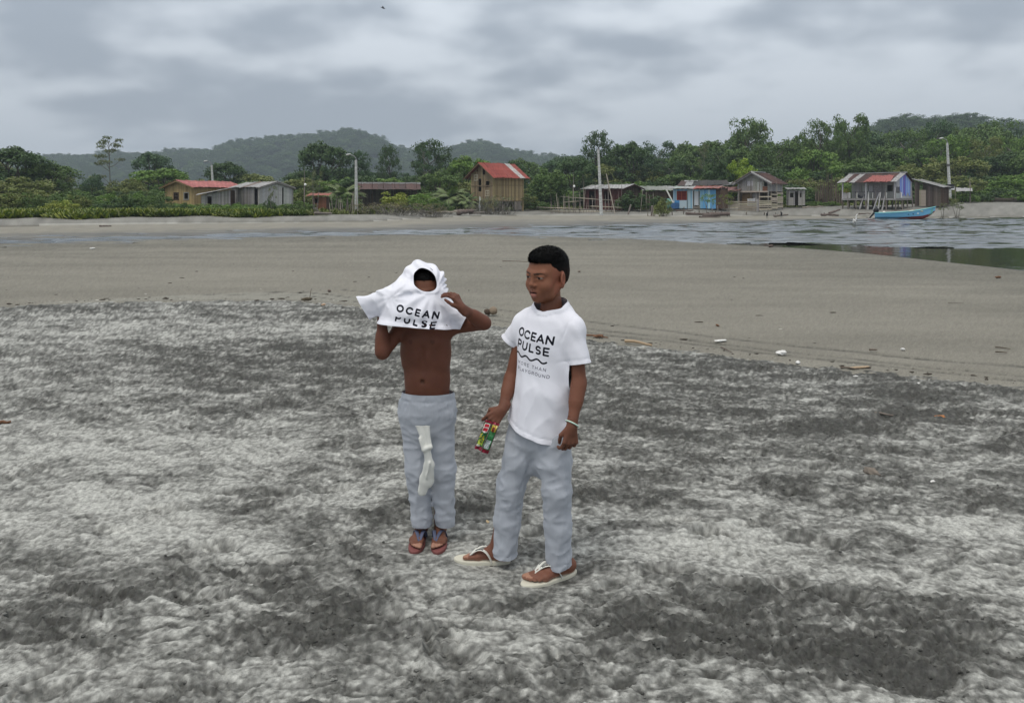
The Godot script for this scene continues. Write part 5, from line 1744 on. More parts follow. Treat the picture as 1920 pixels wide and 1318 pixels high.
func lamps():
	var concrete := paint(0.80, 0.82, 0.80, 0.85, 0.25)
	concrete.albedo_texture = mats.grain
	triplanar(concrete, 0.5)
	var arm_m := metal(0.45, 0.46, 0.47)
	var data := [["tall concrete lamp post leaning beside the stick pen", 1128, 78.0, 1122, 281, 0.0, false], ["lamp post with curved arm in the middle of the village by the long brown roof", 668, 72.0, 667, 300, -1.0, true],
		["lamp post showing only its curved top above the yellow house", 401, 92.0, 396, 310, -1.0, true], ["lamp post with small head at the right beyond the boat", 1783, 84.0, 1777, 268, -1.0, true]]
	for q in data:
		var o := thing("lamp_post", q[0], "lamp post", "street lamp posts of the village")
		var a := on_ground(q[1], q[2])
		o.position = a
		var top := spot(q[3], q[4], q[2]) - a
		var s := Soup.new()
		s.tube([Vector3(0, -0.4, 0), top * 0.33, top * 0.66, top], [0.19, 0.165, 0.14, 0.115], 12)
		part(o, "post", s.mesh(), concrete)
		if q[6]:
			s = Soup.new()
			s.tube([top - Vector3(0, 0.25, 0), top + Vector3(0.02, 0.12, 0), top + Vector3(-0.16, 0.38, 0.05), top + Vector3(-0.55, 0.52, 0.1)], [0.05, 0.045, 0.04, 0.035], 8)
			part(o, "arm", s.mesh(), arm_m)
			s = Soup.new()
			s.lump(Transform3D(Basis(Vector3.BACK, 0.2), top + Vector3(-0.72, 0.53, 0.1)), Vector3(0.26, 0.07, 0.12), 12, 8)
			var hd := part(o, "lamp_head", s.mesh(), paint(0.66, 0.67, 0.66, 0.5))
			s = Soup.new()
			s.lump(Transform3D(Basis(Vector3.BACK, 0.2), top + Vector3(-0.74, 0.47, 0.1)), Vector3(0.15, 0.04, 0.09), 10, 6)
			part(hd, "lens", s.mesh(), paint(0.5, 0.5, 0.48, 0.3))
		else:
			s = Soup.new()
			s.tube([top + Vector3(-0.02, 0.0, 0), top + Vector3(-0.02, 0.14, 0)], [0.10, 0.06], 10)
			part(o, "cap", s.mesh(), arm_m)
		if q[1] == 1783:
			s = Soup.new()
			s.box(Transform3D(Basis(), Vector3(-0.02, 2.05, 0)), Vector3(0.62, 0.5, 0.4))
			part(o, "meter_box", s.mesh(), paint(0.03, 0.03, 0.035, 0.6))
			s = Soup.new()
			s.tube([top * 0.62, top * 0.66], [0.17, 0.17], 12)
			part(o, "band", s.mesh(), paint(0.12, 0.12, 0.12, 0.6))
	# two low poles with a bulb
	for q in [["short wooden pole with a bare white bulb behind the stick pen", 1075, 84.0, 1075, 349], ["short wooden pole with a bare white bulb left of the kiosk", 570, 74.0, 570, 346]]:
		var o := thing("bulb_pole", q[0], "lamp", "low poles with a bulb")
		o.position = on_ground(q[1], q[2])
		var top := spot(q[3], q[4], q[2]) - o.position
		pole(o, "pole", Vector3(0, -0.2, 0), top, 0.06, pick(tones["drift"]))
		var s := Soup.new()
		s.lump(Transform3D(Basis(), top + Vector3(0.10, -0.02, 0)), Vector3(0.13, 0.15, 0.13), 12, 8)
		part(o, "bulb", s.mesh(), paint(0.85, 0.86, 0.84, 0.3))

# ------------------------------------------------------------------ boat, birds, driftwood, litter

func make_things():
	boat()
	canoe()
	birds()
	driftwood()
	litter()

func boat():
	var o := thing("fishing_boat", "sky blue open fishing boat with red bow bottom, beached below the stilt house", "boat")
	o.position = Vector3((1641.0 - 960) / LENS * 67.2, -0.10, -67.2)
	o.rotation.y = deg_to_rad(-26.0)
	var length := 4.55
	var n := 26
	var outer := []
	for i in n + 1:
		var t := float(i) / n
		var half := 0.80 * (1.0 - pow(t, 3.2)) * (0.86 + 0.14 * minf(1.0, t * 3.0)) + 0.015
		var sheer := 0.54 + 0.10 * t + 0.48 * pow(t, 3.0)
		var keel := 0.0 + 0.62 * pow(maxf(0.0, (t - 0.74) / 0.26), 2.2)
		var x := t * length + 0.34 * pow(t, 3.0) * 0.6
		# keel, bilge, waterline strake, gunwale
		outer.append([Vector3(x - 0.10 * pow(t, 4.0), keel, 0), Vector3(x - 0.05 * pow(t, 4.0), lerpf(keel, sheer, 0.10), half * 0.62), Vector3(x, lerpf(keel, sheer, 0.36), half * 0.88), Vector3(x, lerpf(keel, sheer, 0.80), half * 0.97), Vector3(x + 0.05 * pow(t, 4.0), sheer, half)])
	var paints := [["bottom", 0, 2, paint(0.26, 0.045, 0.045, 0.55)], ["hull", 2, 4, paint(0.17, 0.46, 0.72, 0.4)]]
	for q in paints:
		var s := Soup.new()
		for side in [1.0, -1.0]:
			for i in n:
				for j in range(q[1], q[2]):
					var a: Vector3 = outer[i][j] * Vector3(1, 1, side)
					var b: Vector3 = outer[i + 1][j] * Vector3(1, 1, side)
					var c: Vector3 = outer[i + 1][j + 1] * Vector3(1, 1, side)
					var d: Vector3 = outer[i][j + 1] * Vector3(1, 1, side)
					if side > 0: s.quad(a, b, c, d)
					else: s.quad(b, a, d, c)
		if q[0] == "hull":
			for j in range(0, 4):
				s.quad(outer[0][j] * Vector3(1, 1, -1), outer[0][j], outer[0][j + 1], outer[0][j + 1] * Vector3(1, 1, -1))
		part(o, q[0], s.mesh(), q[3])
	# the blue runs lower towards the stern: a strake over the red
	var st := Soup.new()
	for side in [1.0, -1.0]:
		for i in 17:
			var k := 1.0 - clampf((i - 7) / 10.0, 0.0, 1.0)
			var k2 := 1.0 - clampf((i - 6) / 10.0, 0.0, 1.0)
			var off := Vector3(0, 0, 0.006 * side)
			var a: Vector3 = outer[i][2].lerp(outer[i][1], k2) * Vector3(1, 1, side) + off
			var b: Vector3 = outer[i + 1][2].lerp(outer[i + 1][1], k) * Vector3(1, 1, side) + off
			var c: Vector3 = outer[i + 1][2] * Vector3(1, 1, side) + off
			var d: Vector3 = outer[i][2] * Vector3(1, 1, side) + off
			if side > 0: st.quad(a, b, c, d)
			else: st.quad(b, a, d, c)
	part(o, "strake", st.mesh(), paints[1][3])
	var inner := Soup.new()
	for side in [1.0, -1.0]:
		for i in n - 1:
			for j in range(1, 4):
				var f := Vector3(1, 1, side * 0.93)
				var a: Vector3 = outer[i][j] * f + Vector3(0.03, 0.03, 0)
				var b: Vector3 = outer[i + 1][j] * f + Vector3(0.03, 0.03, 0)
				var c: Vector3 = outer[i + 1][j + 1] * f + Vector3(0.03, 0.0, 0)
				var d: Vector3 = outer[i][j + 1] * f + Vector3(0.03, 0.0, 0)
				if side > 0: inner.quad(b, a, d, c)
				else: inner.quad(a, b, c, d)
	for i in n - 1:
		var f := Vector3(1, 1, 0.93)
		inner.quad(outer[i][1] * f + Vector3(0, 0.04, 0), outer[i + 1][1] * f + Vector3(0, 0.04, 0), outer[i + 1][1] * f * Vector3(1, 1, -1) + Vector3(0, 0.04, 0), outer[i][1] * f * Vector3(1, 1, -1) + Vector3(0, 0.04, 0))
	part(o, "interior", inner.mesh(), paint(0.16, 0.46, 0.42, 0.5))
	for side in [1.0, -1.0]:
		var s := Soup.new()
		var pts := []
		var rad := []
		for i in n + 1:
			pts.append(outer[i][4] * Vector3(1, 1, side) + Vector3(0, 0.01, 0))
			rad.append(0.035)
		s.tube(pts, rad, 7)
		part(o, "gunwale", s.mesh(), paint(0.24, 0.60, 0.62, 0.4))
	var fd := Soup.new()
	fd.quad(outer[20][4] * Vector3(1, 1, 1), outer[n][4] * Vector3(1, 1, 0.3), outer[n][4] * Vector3(1, 1, -0.3), outer[20][4] * Vector3(1, 1, -1))
	part(o, "foredeck", fd.mesh(), paint(0.30, 0.62, 0.60, 0.5))
	for i in [5, 11, 16]:
		var s := Soup.new()
		var y: float = outer[i][4].y - 0.10
		s.box(Transform3D(Basis(), Vector3(outer[i][4].x, y, 0)), Vector3(0.24, 0.04, outer[i][4].z * 1.88))
		part(o, "thwart", s.mesh(), paint(0.40, 0.55, 0.50, 0.6))
	# scuppers and a small white badge on the bow
	for q in [[15, 0.045], [17, 0.055], [19, 0.07]]:
		var s := Soup.new()
		var p: Vector3 = outer[q[0]][3].lerp(outer[q[0]][2], 0.35) + Vector3(0, 0, 0.012)
		s.lump(Transform3D(Basis(), p), Vector3(q[1], q[1], 0.012), 10, 6)
		part(o, "badge" if q[0] == 19 else "port_hole", s.mesh(), paint(0.62, 0.72, 0.76, 0.5) if q[0] == 19 else paint(0.02, 0.05, 0.12, 0.6))
	# outboard motor, tilted up
	var mo := thing("outboard_motor", "black outboard motor tilted up on the stern of the blue boat", "motor")
	mo.position = o.transform * Vector3(-0.06, 0.52, 0.0)
	mo.rotation = Vector3(0, o.rotation.y, -0.62)
	var black := paint(0.012, 0.012, 0.014, 0.35)
	var s := Soup.new()
	s.lump(Transform3D(Basis(), Vector3(0.0, 0.30, 0)), Vector3(0.24, 0.26, 0.18), 16, 10)
	part(mo, "cowl", s.mesh(), black)
	s = Soup.new()
	s.tube([Vector3(0, 0.12, 0), Vector3(-0.02, -0.3, 0), Vector3(-0.03, -0.72, 0)], [0.10, 0.075, 0.06], 10)
	part(mo, "shaft", s.mesh(), black)
	s = Soup.new()
	s.lump(Transform3D(Basis(), Vector3(-0.02, -0.74, 0)), Vector3(0.20, 0.06, 0.06), 12, 8)
	s.box(Transform3D(Basis(), Vector3(-0.06, -0.86, 0)), Vector3(0.16, 0.2, 0.02))
	s.box(Transform3D(Basis(), Vector3(-0.08, -0.62, 0)), Vector3(0.30, 0.02, 0.2))
	part(mo, "gear_case", s.mesh(), black)
	s = Soup.new()
	for k in 3:
		var a := TAU * k / 3.0
		s.box(Transform3D(Basis(Vector3.RIGHT, a) * Basis(Vector3.UP, 0.4), Vector3(-0.24, -0.74, 0) + Vector3(0, cos(a) * 0.07, sin(a) * 0.07)), Vector3(0.02, 0.13, 0.06))
	part(mo, "propeller", s.mesh(), paint(0.10, 0.10, 0.10, 0.4))
	s = Soup.new()
	s.tube([Vector3(0.16, 0.22, 0), Vector3(0.55, 0.30, 0)], [0.03, 0.035], 8)
	part(mo, "tiller", s.mesh(), paint(0.22, 0.22, 0.23, 0.5))
	# gear heaped in it
	for q in [["white foam float lying by the stern of the blue boat", 0.75, 0.60, 0.3, 0.13, 0.11, 0.13, [0.70, 0.70, 0.64]], ["pale fishing net heaped amidships in the blue boat", 3.0, 0.66, 0.2, 0.36, 0.15, 0.26, [0.55, 0.52, 0.42]], ["yellow white buoy heap towards the bow of the blue boat", 3.65, 0.72, 0.25, 0.24, 0.14, 0.2, [0.62, 0.60, 0.40]]]:
		s = Soup.new()
		s.lump(Transform3D(Basis(), Vector3.ZERO), Vector3(q[4], q[5], q[6]), 14, 8, noise(int(q[1] * 10.0), 1.2, 3), 0.5)
		s.soften()
		var c: Array = q[7]
		var g := part(self, "boat_gear", s.mesh(), paint(c[0], c[1], c[2], 0.8), Transform3D(o.basis, o.transform * Vector3(q[1], q[2], q[3])))
		tag(g, q[0], "fishing gear", "gear lying in the boat")

func canoe():
	var o := thing("dugout_canoe", "dark wooden dugout canoe lying on the sand at the far right under the bushes", "canoe")
	o.position = on_ground(1884, 90.0)
	o.rotation.y = deg_to_rad(-30)
	var s := Soup.new()
	var ins := Soup.new()
	var n := 14
	var prof := func(t: float, a: float) -> Vector3:
		var half := 0.34 * sqrt(maxf(0.0, 1.0 - pow(absf(t * 2.0 - 1.0), 3.0))) + 0.01
		var y := 0.42 + 0.16 * pow(absf(t * 2.0 - 1.0), 2.0)
		return Vector3((t - 0.5) * 2.6, y * (1.0 - cos(a)), half * sin(a))
	for i in n:
		for j in 10:
			var a0 := -PI / 2 + PI * j / 10.0
			var a1 := -PI / 2 + PI * (j + 1) / 10.0
			var p: Vector3 = prof.call(float(i) / n, a0)
			var q: Vector3 = prof.call(float(i + 1) / n, a0)
			var r: Vector3 = prof.call(float(i + 1) / n, a1)
			var t: Vector3 = prof.call(float(i) / n, a1)
			s.quad(p, t, r, q)
			var sh := Vector3(0.97, 1, 0.85)
			ins.quad(p * sh + Vector3(0, 0.04, 0), q * sh + Vector3(0, 0.04, 0), r * sh + Vector3(0, 0.04, 0), t * sh + Vector3(0, 0.04, 0))
	part(o, "hull", s.mesh(), tones["dark"][2])
	part(o, "interior", ins.mesh(), tones["drift"][1])

func bird_body(o: Node3D, m: Material, size: float):
	var s := Soup.new()
	s.lump(Transform3D(Basis(Vector3.BACK, -0.75), Vector3(0, 0.62, 0) * size), Vector3(0.26, 0.13, 0.12) * size, 16, 10)
	s.lump(Transform3D(Basis(Vector3.BACK, -0.95), Vector3(-0.15, 0.46, 0) * size), Vector3(0.18, 0.05, 0.07) * size, 12, 8)
	part(o, "body", s.mesh(), m)

func birds():
	var white := paint(0.80, 0.80, 0.78, 0.8)
	var o := thing("egret", "white egret standing in the shallow creek left of the boat", "bird")
	o.position = Vector3((1603.0 - 960) / LENS * 47.2, -0.10, -47.2)
	o.rotation.y = 0.35
	bird_body(o, white, 0.62)
	var s := Soup.new()
	s.tube([Vector3(0.10, 0.46, 0), Vector3(0.16, 0.54, 0), Vector3(0.12, 0.64, 0), Vector3(0.15, 0.74, 0), Vector3(0.20, 0.77, 0)], [0.045, 0.032, 0.026, 0.026, 0.03], 8)
	s.lump(Transform3D(Basis(), Vector3(0.21, 0.775, 0)), Vector3(0.05, 0.034, 0.03), 10, 8)
	part(o, "neck", s.mesh(), white)
	s = Soup.new()
	s.tube([Vector3(0.24, 0.77, 0), Vector3(0.36, 0.755, 0)], [0.014, 0.003], 6)
	part(o, "beak", s.mesh(), paint(0.55, 0.36, 0.06, 0.5))
	for e in [-0.03, 0.04]:
		s = Soup.new()
		s.tube([Vector3(0.0 + e, -0.02, e), Vector3(0.02 + e * 0.5, 0.15, e), Vector3(0.0, 0.33, e)], [0.008, 0.009, 0.012], 6)
		part(o, "leg", s.mesh(), paint(0.03, 0.03, 0.03, 0.6))
	var black := paint(0.014, 0.014, 0.016, 0.6)
	for q in [["black vulture standing upright on the mud below the plank house", 1439, 65.5, 0.9], ["black vulture hunched on driftwood right of the upright vulture", 1466, 67.5, -2.2]]:
		o = thing("vulture", q[0], "bird", "black birds on the mud")
		o.position = on_ground(q[1], q[2])
		o.rotation.y = q[3]
		bird_body(o, black, 0.62)
		s = Soup.new()
		s.tube([Vector3(0.10, 0.46, 0), Vector3(0.15, 0.54, 0), Vector3(0.17, 0.58, 0)], [0.06, 0.04, 0.03], 8)
		s.lump(Transform3D(Basis(), Vector3(0.18, 0.60, 0)), Vector3(0.045, 0.036, 0.032), 10, 8)
		part(o, "head", s.mesh(), paint(0.035, 0.032, 0.033, 0.6))
		for e in [-0.05, 0.05]:
			s = Soup.new()
			s.tube([Vector3(0.02, -0.02, e), Vector3(0.0, 0.32, e)], [0.014, 0.022], 6)
			part(o, "leg", s.mesh(), paint(0.10, 0.10, 0.10, 0.6))
	# one on the wing
	o = thing("soaring_bird", "dark bird soaring high in the grey sky left of centre", "bird")
	o.position = spot(718, 15, 70.0)
	o.rotation = Vector3(0.5, 0.4, -0.22)
	s = Soup.new()
	s.lump(Transform3D(), Vector3(0.20, 0.05, 0.05), 12, 8)
	part(o, "body", s.mesh(), black)
	for e in [1.0, -1.0]:
		s = Soup.new()
		var pts := []
		var wide := []
		for i in 6:
			var t := i / 5.0
			pts.append(Vector3(-0.06 * t * t, 0.10 * sin(t * 2.2), e * (0.03 + 0.34 * t)))
			wide.append(0.085 * (1.0 - 0.75 * t * t))
		ribbon(s, pts, wide, Vector3.UP, 0.008)
		part(o, "wing", s.mesh(), black)
	s = Soup.new()
	s.flat(Vector3(-0.15, 0.005, 0.02), Vector3(-0.32, 0.005, 0.07), Vector3(-0.32, 0.005, -0.07))
	s.flat(Vector3(-0.15, 0.0, 0.02), Vector3(-0.32, 0.0, -0.07), Vector3(-0.32, 0.0, 0.07))
	part(o, "tail", s.mesh(), black)

func log_thing(label: String, a: Vector3, b: Vector3, ra: float, m: Material, knots := 1, group := "driftwood on the far bank"):
	var r := RandomNumberGenerator.new()
	r.seed = int(a.x * 100.0) + int(b.z * 10.0)
	var s := Soup.new()
	var pts := []
	var rad := []
	var l := a.distance_to(b)
	for i in 9:
		var t := i / 8.0
		pts.append(a.lerp(b, t) + Vector3(r.randf_range(-0.04, 0.04), r.randf_range(-0.02, 0.05), r.randf_range(-0.04, 0.04)) * l * 0.5)
		rad.append(ra * (1.0 - 0.45 * t) * r.randf_range(0.85, 1.15))
	s.tube(pts, rad, 8)
	for k in knots:
		var p: Vector3 = pts[2 + k * 2]
		s.tube([p, p + Vector3(r.randf_range(-0.3, 0.3), r.randf_range(0.2, 0.6), r.randf_range(-0.1, 0.2)) * l * 0.22], [ra * 0.5, ra * 0.2], 6)
	var o := part(self, "driftwood_log", s.mesh(), m)
	tag(o, label, "driftwood", group)

func driftwood():
	var w: Array = tones["drift"]
	var d: Array = tones["dark"]
	for q in [["long pale driftwood log below the dry brush left of the bamboo house", 760, 858, 401, 400, 73.5, 0.14, 1], ["dark root mass of driftwood in the pile left of the bamboo house", 855, 888, 402, 398, 75.5, 0.30, 3], ["thin branch sticking out right of the driftwood root mass", 880, 908, 402, 390, 76, 0.09, 2], ["grey branch lying above the driftwood root mass", 845, 893, 396, 394, 78, 0.08, 2],
		["long dark log lying at the mud edge before the blue house", 1288, 1342, 403, 402, 74, 0.14, 1], ["tangled dark roots at the mud edge left of the plank house fence", 1318, 1368, 409, 404, 70.0, 0.26, 3], ["low dark plank of driftwood before the tangled roots", 1312, 1352, 410, 409, 68.5, 0.08, 0], ["short log left of the long dark log before the blue house", 1268, 1300, 396, 397, 77, 0.08, 1],
		["pale log on the sand right of the plank shed", 1505, 1545, 390, 388, 84, 0.10, 1], ["small driftwood piece under the hunched vulture", 1452, 1478, 406, 404, 67.5, 0.12, 1], ["dark driftwood clump on the mud left of the stilt house", 1540, 1572, 404, 405, 69, 0.13, 2], ["flat dark log beside the left stilts of the stilt house", 1556, 1576, 395, 394, 76, 0.13, 0], ["thin dark branch on the mud left of the boat", 1611, 1634, 402, 401, 71, 0.07, 0],
		["low dark log on the sand before the left bank grass", 185, 208, 427, 427, 45.5, 0.06, 0], ["mound of drift sticks below the yellow house", 290, 340, 404, 403, 58.5, 0.10, 2], ["driftwood log at the foot of the forked sapling", 488, 522, 404, 403, 59.5, 0.10, 1], ["driftwood log at the foot of the leafless tree by the kiosk", 575, 622, 402, 402, 62.5, 0.13, 2],
		["whitish log pile in front of the forest at the far right", 1876, 1925, 376, 371, 93, 0.22, 1], ["pale slab log lying right of the canoe", 1905, 1940, 378, 376, 92, 0.20, 0]]:
		var a := on_ground(q[1], q[5])
		var b := on_ground(q[2], q[5] + 0.4)
		a.y = maxf(a.y, spot(q[1], q[3], q[5]).y) + q[6] * 0.5
		b.y = maxf(b.y, spot(q[2], q[4], q[5]).y) + q[6] * 0.5
		if a.y > ground_y(a.x, a.z) + 0.5: a.y = ground_y(a.x, a.z) + 0.2
		if b.y > ground_y(b.x, b.z) + 0.7: b.y = ground_y(b.x, b.z) + 0.4
		var light: bool = q[0].contains("pale") or q[0].contains("whitish") or q[0].contains("grey")
		log_thing(q[0], a, b, q[6], w[4] if light else d[3] if q[0].contains("dark") else w[1], q[7])

func beach_spot(px: float, py: float) -> Vector3:
	var d := (EYE + 0.02) * LENS / (py - HORIZON)
	return Vector3((px - 960.0) / LENS * d, -0.02, -d)

func litter():
	var w: Array = tones["drift"]
	var dk: Array = tones["dark"]
	var brown := paint(0.16, 0.085, 0.05, 0.85)
	var tan_m := paint(0.40, 0.30, 0.20, 0.85)
	var white := paint(0.72, 0.72, 0.70, 0.6)
	var orange := paint(0.40, 0.16, 0.05, 0.8)
	# sticks: label, picture ends, thickness, material
	for q in [["long thin dark stick lying on the sand flat behind the taller boy's head", 942, 490, 990, 491, 0.010, dk[4]], ["thick pale stick on the tide line right of the taller boy's shoulder", 1172, 642, 1222, 649, 0.020, tan_m], ["thin dark stick pointing at the white scrap on the sand flat", 1352, 652, 1372, 661, 0.007, dk[3]], ["upper of two short dark sticks at the right edge of the sand flat", 1868, 652, 1896, 655, 0.008, dk[2]],
		["lower of two short dark sticks at the right edge of the sand flat", 1868, 661, 1890, 662, 0.008, dk[2]], ["small dark stick in the middle of the right sand flat", 1632, 658, 1646, 657, 0.011, dk[4]], ["brown stick beside the orange brown leaf on the tide line", 1577, 691, 1612, 693, 0.010, dk[4]], ["faint grey stick far out on the right sand flat", 1778, 568, 1808, 569, 0.006, w[1]],
		["short upright twig standing on the tide line left of the shorter boy", 580, 560, 584, 540, 0.006, dk[4]], ["dark broken stick half buried at the left edge of the black sand", -6, 804, 18, 800, 0.014, brown], ["dark twig on the black sand right of the boys", 1640, 783, 1676, 787, 0.010, w[0]], ["flat dark stick on the tide line below the white plastic lump", 1440, 698, 1466, 700, 0.009, dk[3]],
		["curved brown stick on the tide line right of the coconut husk", 1100, 630, 1140, 634, 0.012, brown]]:
		var a := beach_spot(q[1], q[2])
		var b := beach_spot(q[3], q[4])
		if q[0].contains("upright"):
			b = a + Vector3(0.03, 0.16, 0.0)
		a.y += q[5]
		b.y += q[5]
		if a.z > -edge_at(a.x):
			a.y += 0.025
			b.y += 0.025
		var s := Soup.new()
		var pts := []
		var rad := []
		for i in 6:
			var t := i / 5.0
			pts.append(a.lerp(b, t) + Vector3(0, 0.3 * q[5] * sin(t * 5.0), 0.8 * q[5] * sin(t * 7.0 + a.x)))
			rad.append(q[5] * (1.0 - 0.4 * t))
		s.tube(pts, rad, 7)
		var o := part(self, "stick", s.mesh(), q[6])
		tag(o, q[0], "stick", "sticks washed up on the beach")
	# the coconut husk
	var hk := thing("coconut_husk", "split brown coconut husk lying on the sand between the two boys", "coconut")
	hk.position = beach_spot(920, 590)
	var rough := noise(98, 1.6, 3)
	var s := Soup.new()
	s.lump(Transform3D(Basis(Vector3.BACK, 0.2), Vector3(0.035, 0.055, 0)), Vector3(0.062, 0.056, 0.055), 16, 10, rough, 0.18)
	s.soften()
	part(hk, "shell", s.mesh(), paint(0.24, 0.19, 0.14, 0.9))
	s = Soup.new()
	s.lump(Transform3D(Basis(Vector3.BACK, -0.4), Vector3(-0.045, 0.040, 0.01)), Vector3(0.050, 0.040, 0.045), 14, 10, rough, 0.35)
	s.soften()
	part(hk, "husk", s.mesh(), paint(0.075, 0.055, 0.042, 0.9))
	# leaves and scraps: label, place, length, width, height, material
	for q in [["orange dead leaf on the black sand at the right", 1762, 790, 0.115, 0.05, 0.022, orange, "leaf"], ["brown curled leaf on the tide line right of the taller boy", 1122, 632, 0.13, 0.06, 0.03, brown, "leaf"], ["second smaller brown leaf above the tide line on the right", 1346, 611, 0.10, 0.03, 0.02, brown, "leaf"], ["orange brown palm scrap on the tide line at the right", 1612, 690, 0.24, 0.05, 0.015, tan_m, "leaf"],
		["greyish dead leaf standing up on the black sand at the right", 1636, 900, 0.09, 0.04, 0.05, paint(0.22, 0.19, 0.16, 0.8), "leaf"], ["pale broken shell on the sand between the boys' feet", 914, 988, 0.035, 0.014, 0.012, paint(0.60, 0.46, 0.28, 0.6), "shell"], ["white crumpled plastic lump on the sand flat near the tide line", 1466, 665, 0.12, 0.07, 0.045, white, "plastic scrap"], ["white scrap with a thin tail on the sand flat", 1352, 640, 0.15, 0.06, 0.02, white, "plastic scrap"],
		["small white scrap on the tide line right of the plastic lump", 1497, 686, 0.07, 0.04, 0.03, white, "plastic scrap"], ["tiny white scrap near the right end of the tide line", 1605, 712, 0.05, 0.03, 0.02, white, "plastic scrap"], ["white chip on the right sand flat", 1694, 656, 0.06, 0.03, 0.02, white, "plastic scrap"], ["little white chip on the black sand at the right edge", 1722, 726, 0.045, 0.03, 0.02, white, "plastic scrap"],
		["white shell chip on the black sand lower right", 1750, 912, 0.03, 0.02, 0.015, white, "shell"], ["white and orange bottle cap litter on the tide line left of the shorter boy", 606, 575, 0.09, 0.05, 0.03, paint(0.62, 0.44, 0.30, 0.6), "litter"], ["tuft of brown wrack on the tide line left of the shorter boy", 574, 566, 0.16, 0.07, 0.05, paint(0.09, 0.075, 0.05, 0.9), "wrack"], ["dark pebble on the sand flat behind the taller boy's ear", 1086, 510, 0.06, 0.05, 0.03, dk[4], "pebble"],
		["rust coloured leaf far out on the right sand flat", 1873, 521, 0.15, 0.06, 0.04, brown, "leaf"], ["dark clod on the water's edge of the sand flat", 1446, 463, 0.22, 0.12, 0.08, dk[3], "clod"], ["small white bird-like scrap on the far left sand flat", 172, 467, 0.16, 0.06, 0.05, white, "litter"], ["dark seed pod on the tide line behind the shorter boy", 617, 547, 0.07, 0.05, 0.04, dk[3], "seed pod"]]:
		s = Soup.new()
		s.lump(Transform3D(Basis(), Vector3.ZERO), Vector3(q[3] * 0.5, q[5] * 0.5, q[4] * 0.5), 14, 8, rough, 0.75)
		s.soften()
		var at := beach_spot(q[1], q[2])
		at.y += q[5] * 0.45
		if at.z > -edge_at(at.x): at.y += 0.02
		var o := part(self, "beach_" + String(q[7]).replace(" ", "_"), s.mesh(), q[6], Transform3D(Basis(Vector3.UP, q[1] * 0.37) if q[3] < 0.11 else Basis(Vector3.UP, 0.2), at))
		tag(o, q[0], q[7], "litter washed up on the beach")
	# uncountable crumbs of wrack along the tide line and over the flat
	var r := RandomNumberGenerator.new()
	r.seed = 123
	var chip := Soup.new()
	chip.lump(Transform3D(), Vector3(0.5, 0.16, 0.22), 7, 4, rough, 0.6)
	chip.soften()
	for g in 2:
		var mm := MultiMesh.new()
		mm.transform_format = MultiMesh.TRANSFORM_3D
		mm.mesh = chip.mesh()
		var c: int = [420, 60][g]
		mm.instance_count = c
		for k in c:
			var x := r.randf_range(-9.5, 7.0)
			var d := edge_at(x)
			var kind := r.randf()
			if kind < 0.60: d += absf(r.randfn(0.05, 0.14)) + (0.35 * sin(x * 1.7) if x < 1.0 else 0.0)
			elif kind < 0.85: d += r.randf() * r.randf() * 11.0
			else: d -= r.randf() * (d - 2.3)
			var sz := (0.008 + 0.035 * pow(r.randf(), 5.0)) * (1.0 + d * 0.05)
			if g == 1: sz *= 0.7
			var y := -0.027 if d > edge_at(x) + 0.3 else 0.004
			mm.set_instance_transform(k, Transform3D(Basis(Vector3.UP, r.randf() * TAU if r.randf() < 0.4 else r.randf_range(-0.4, 0.4)).scaled(Vector3(sz * r.randf_range(1.0, 2.4), sz, sz)), Vector3(x, y, -d)))
		var mi := MultiMeshInstance3D.new()
		mi.multimesh = mm
		mi.material_override = [paint(0.055, 0.045, 0.036, 0.9), paint(0.60, 0.58, 0.52, 0.7)][g]
		mi.name = numbered("tide_litter")
		tag(mi, ["dark crumbs of wrack strewn along the tide line", "white shell crumbs strewn over the beach"][g], "litter", "", "stuff")
		add_child(mi)

# ------------------------------------------------------------------ shapes grown from a distance field

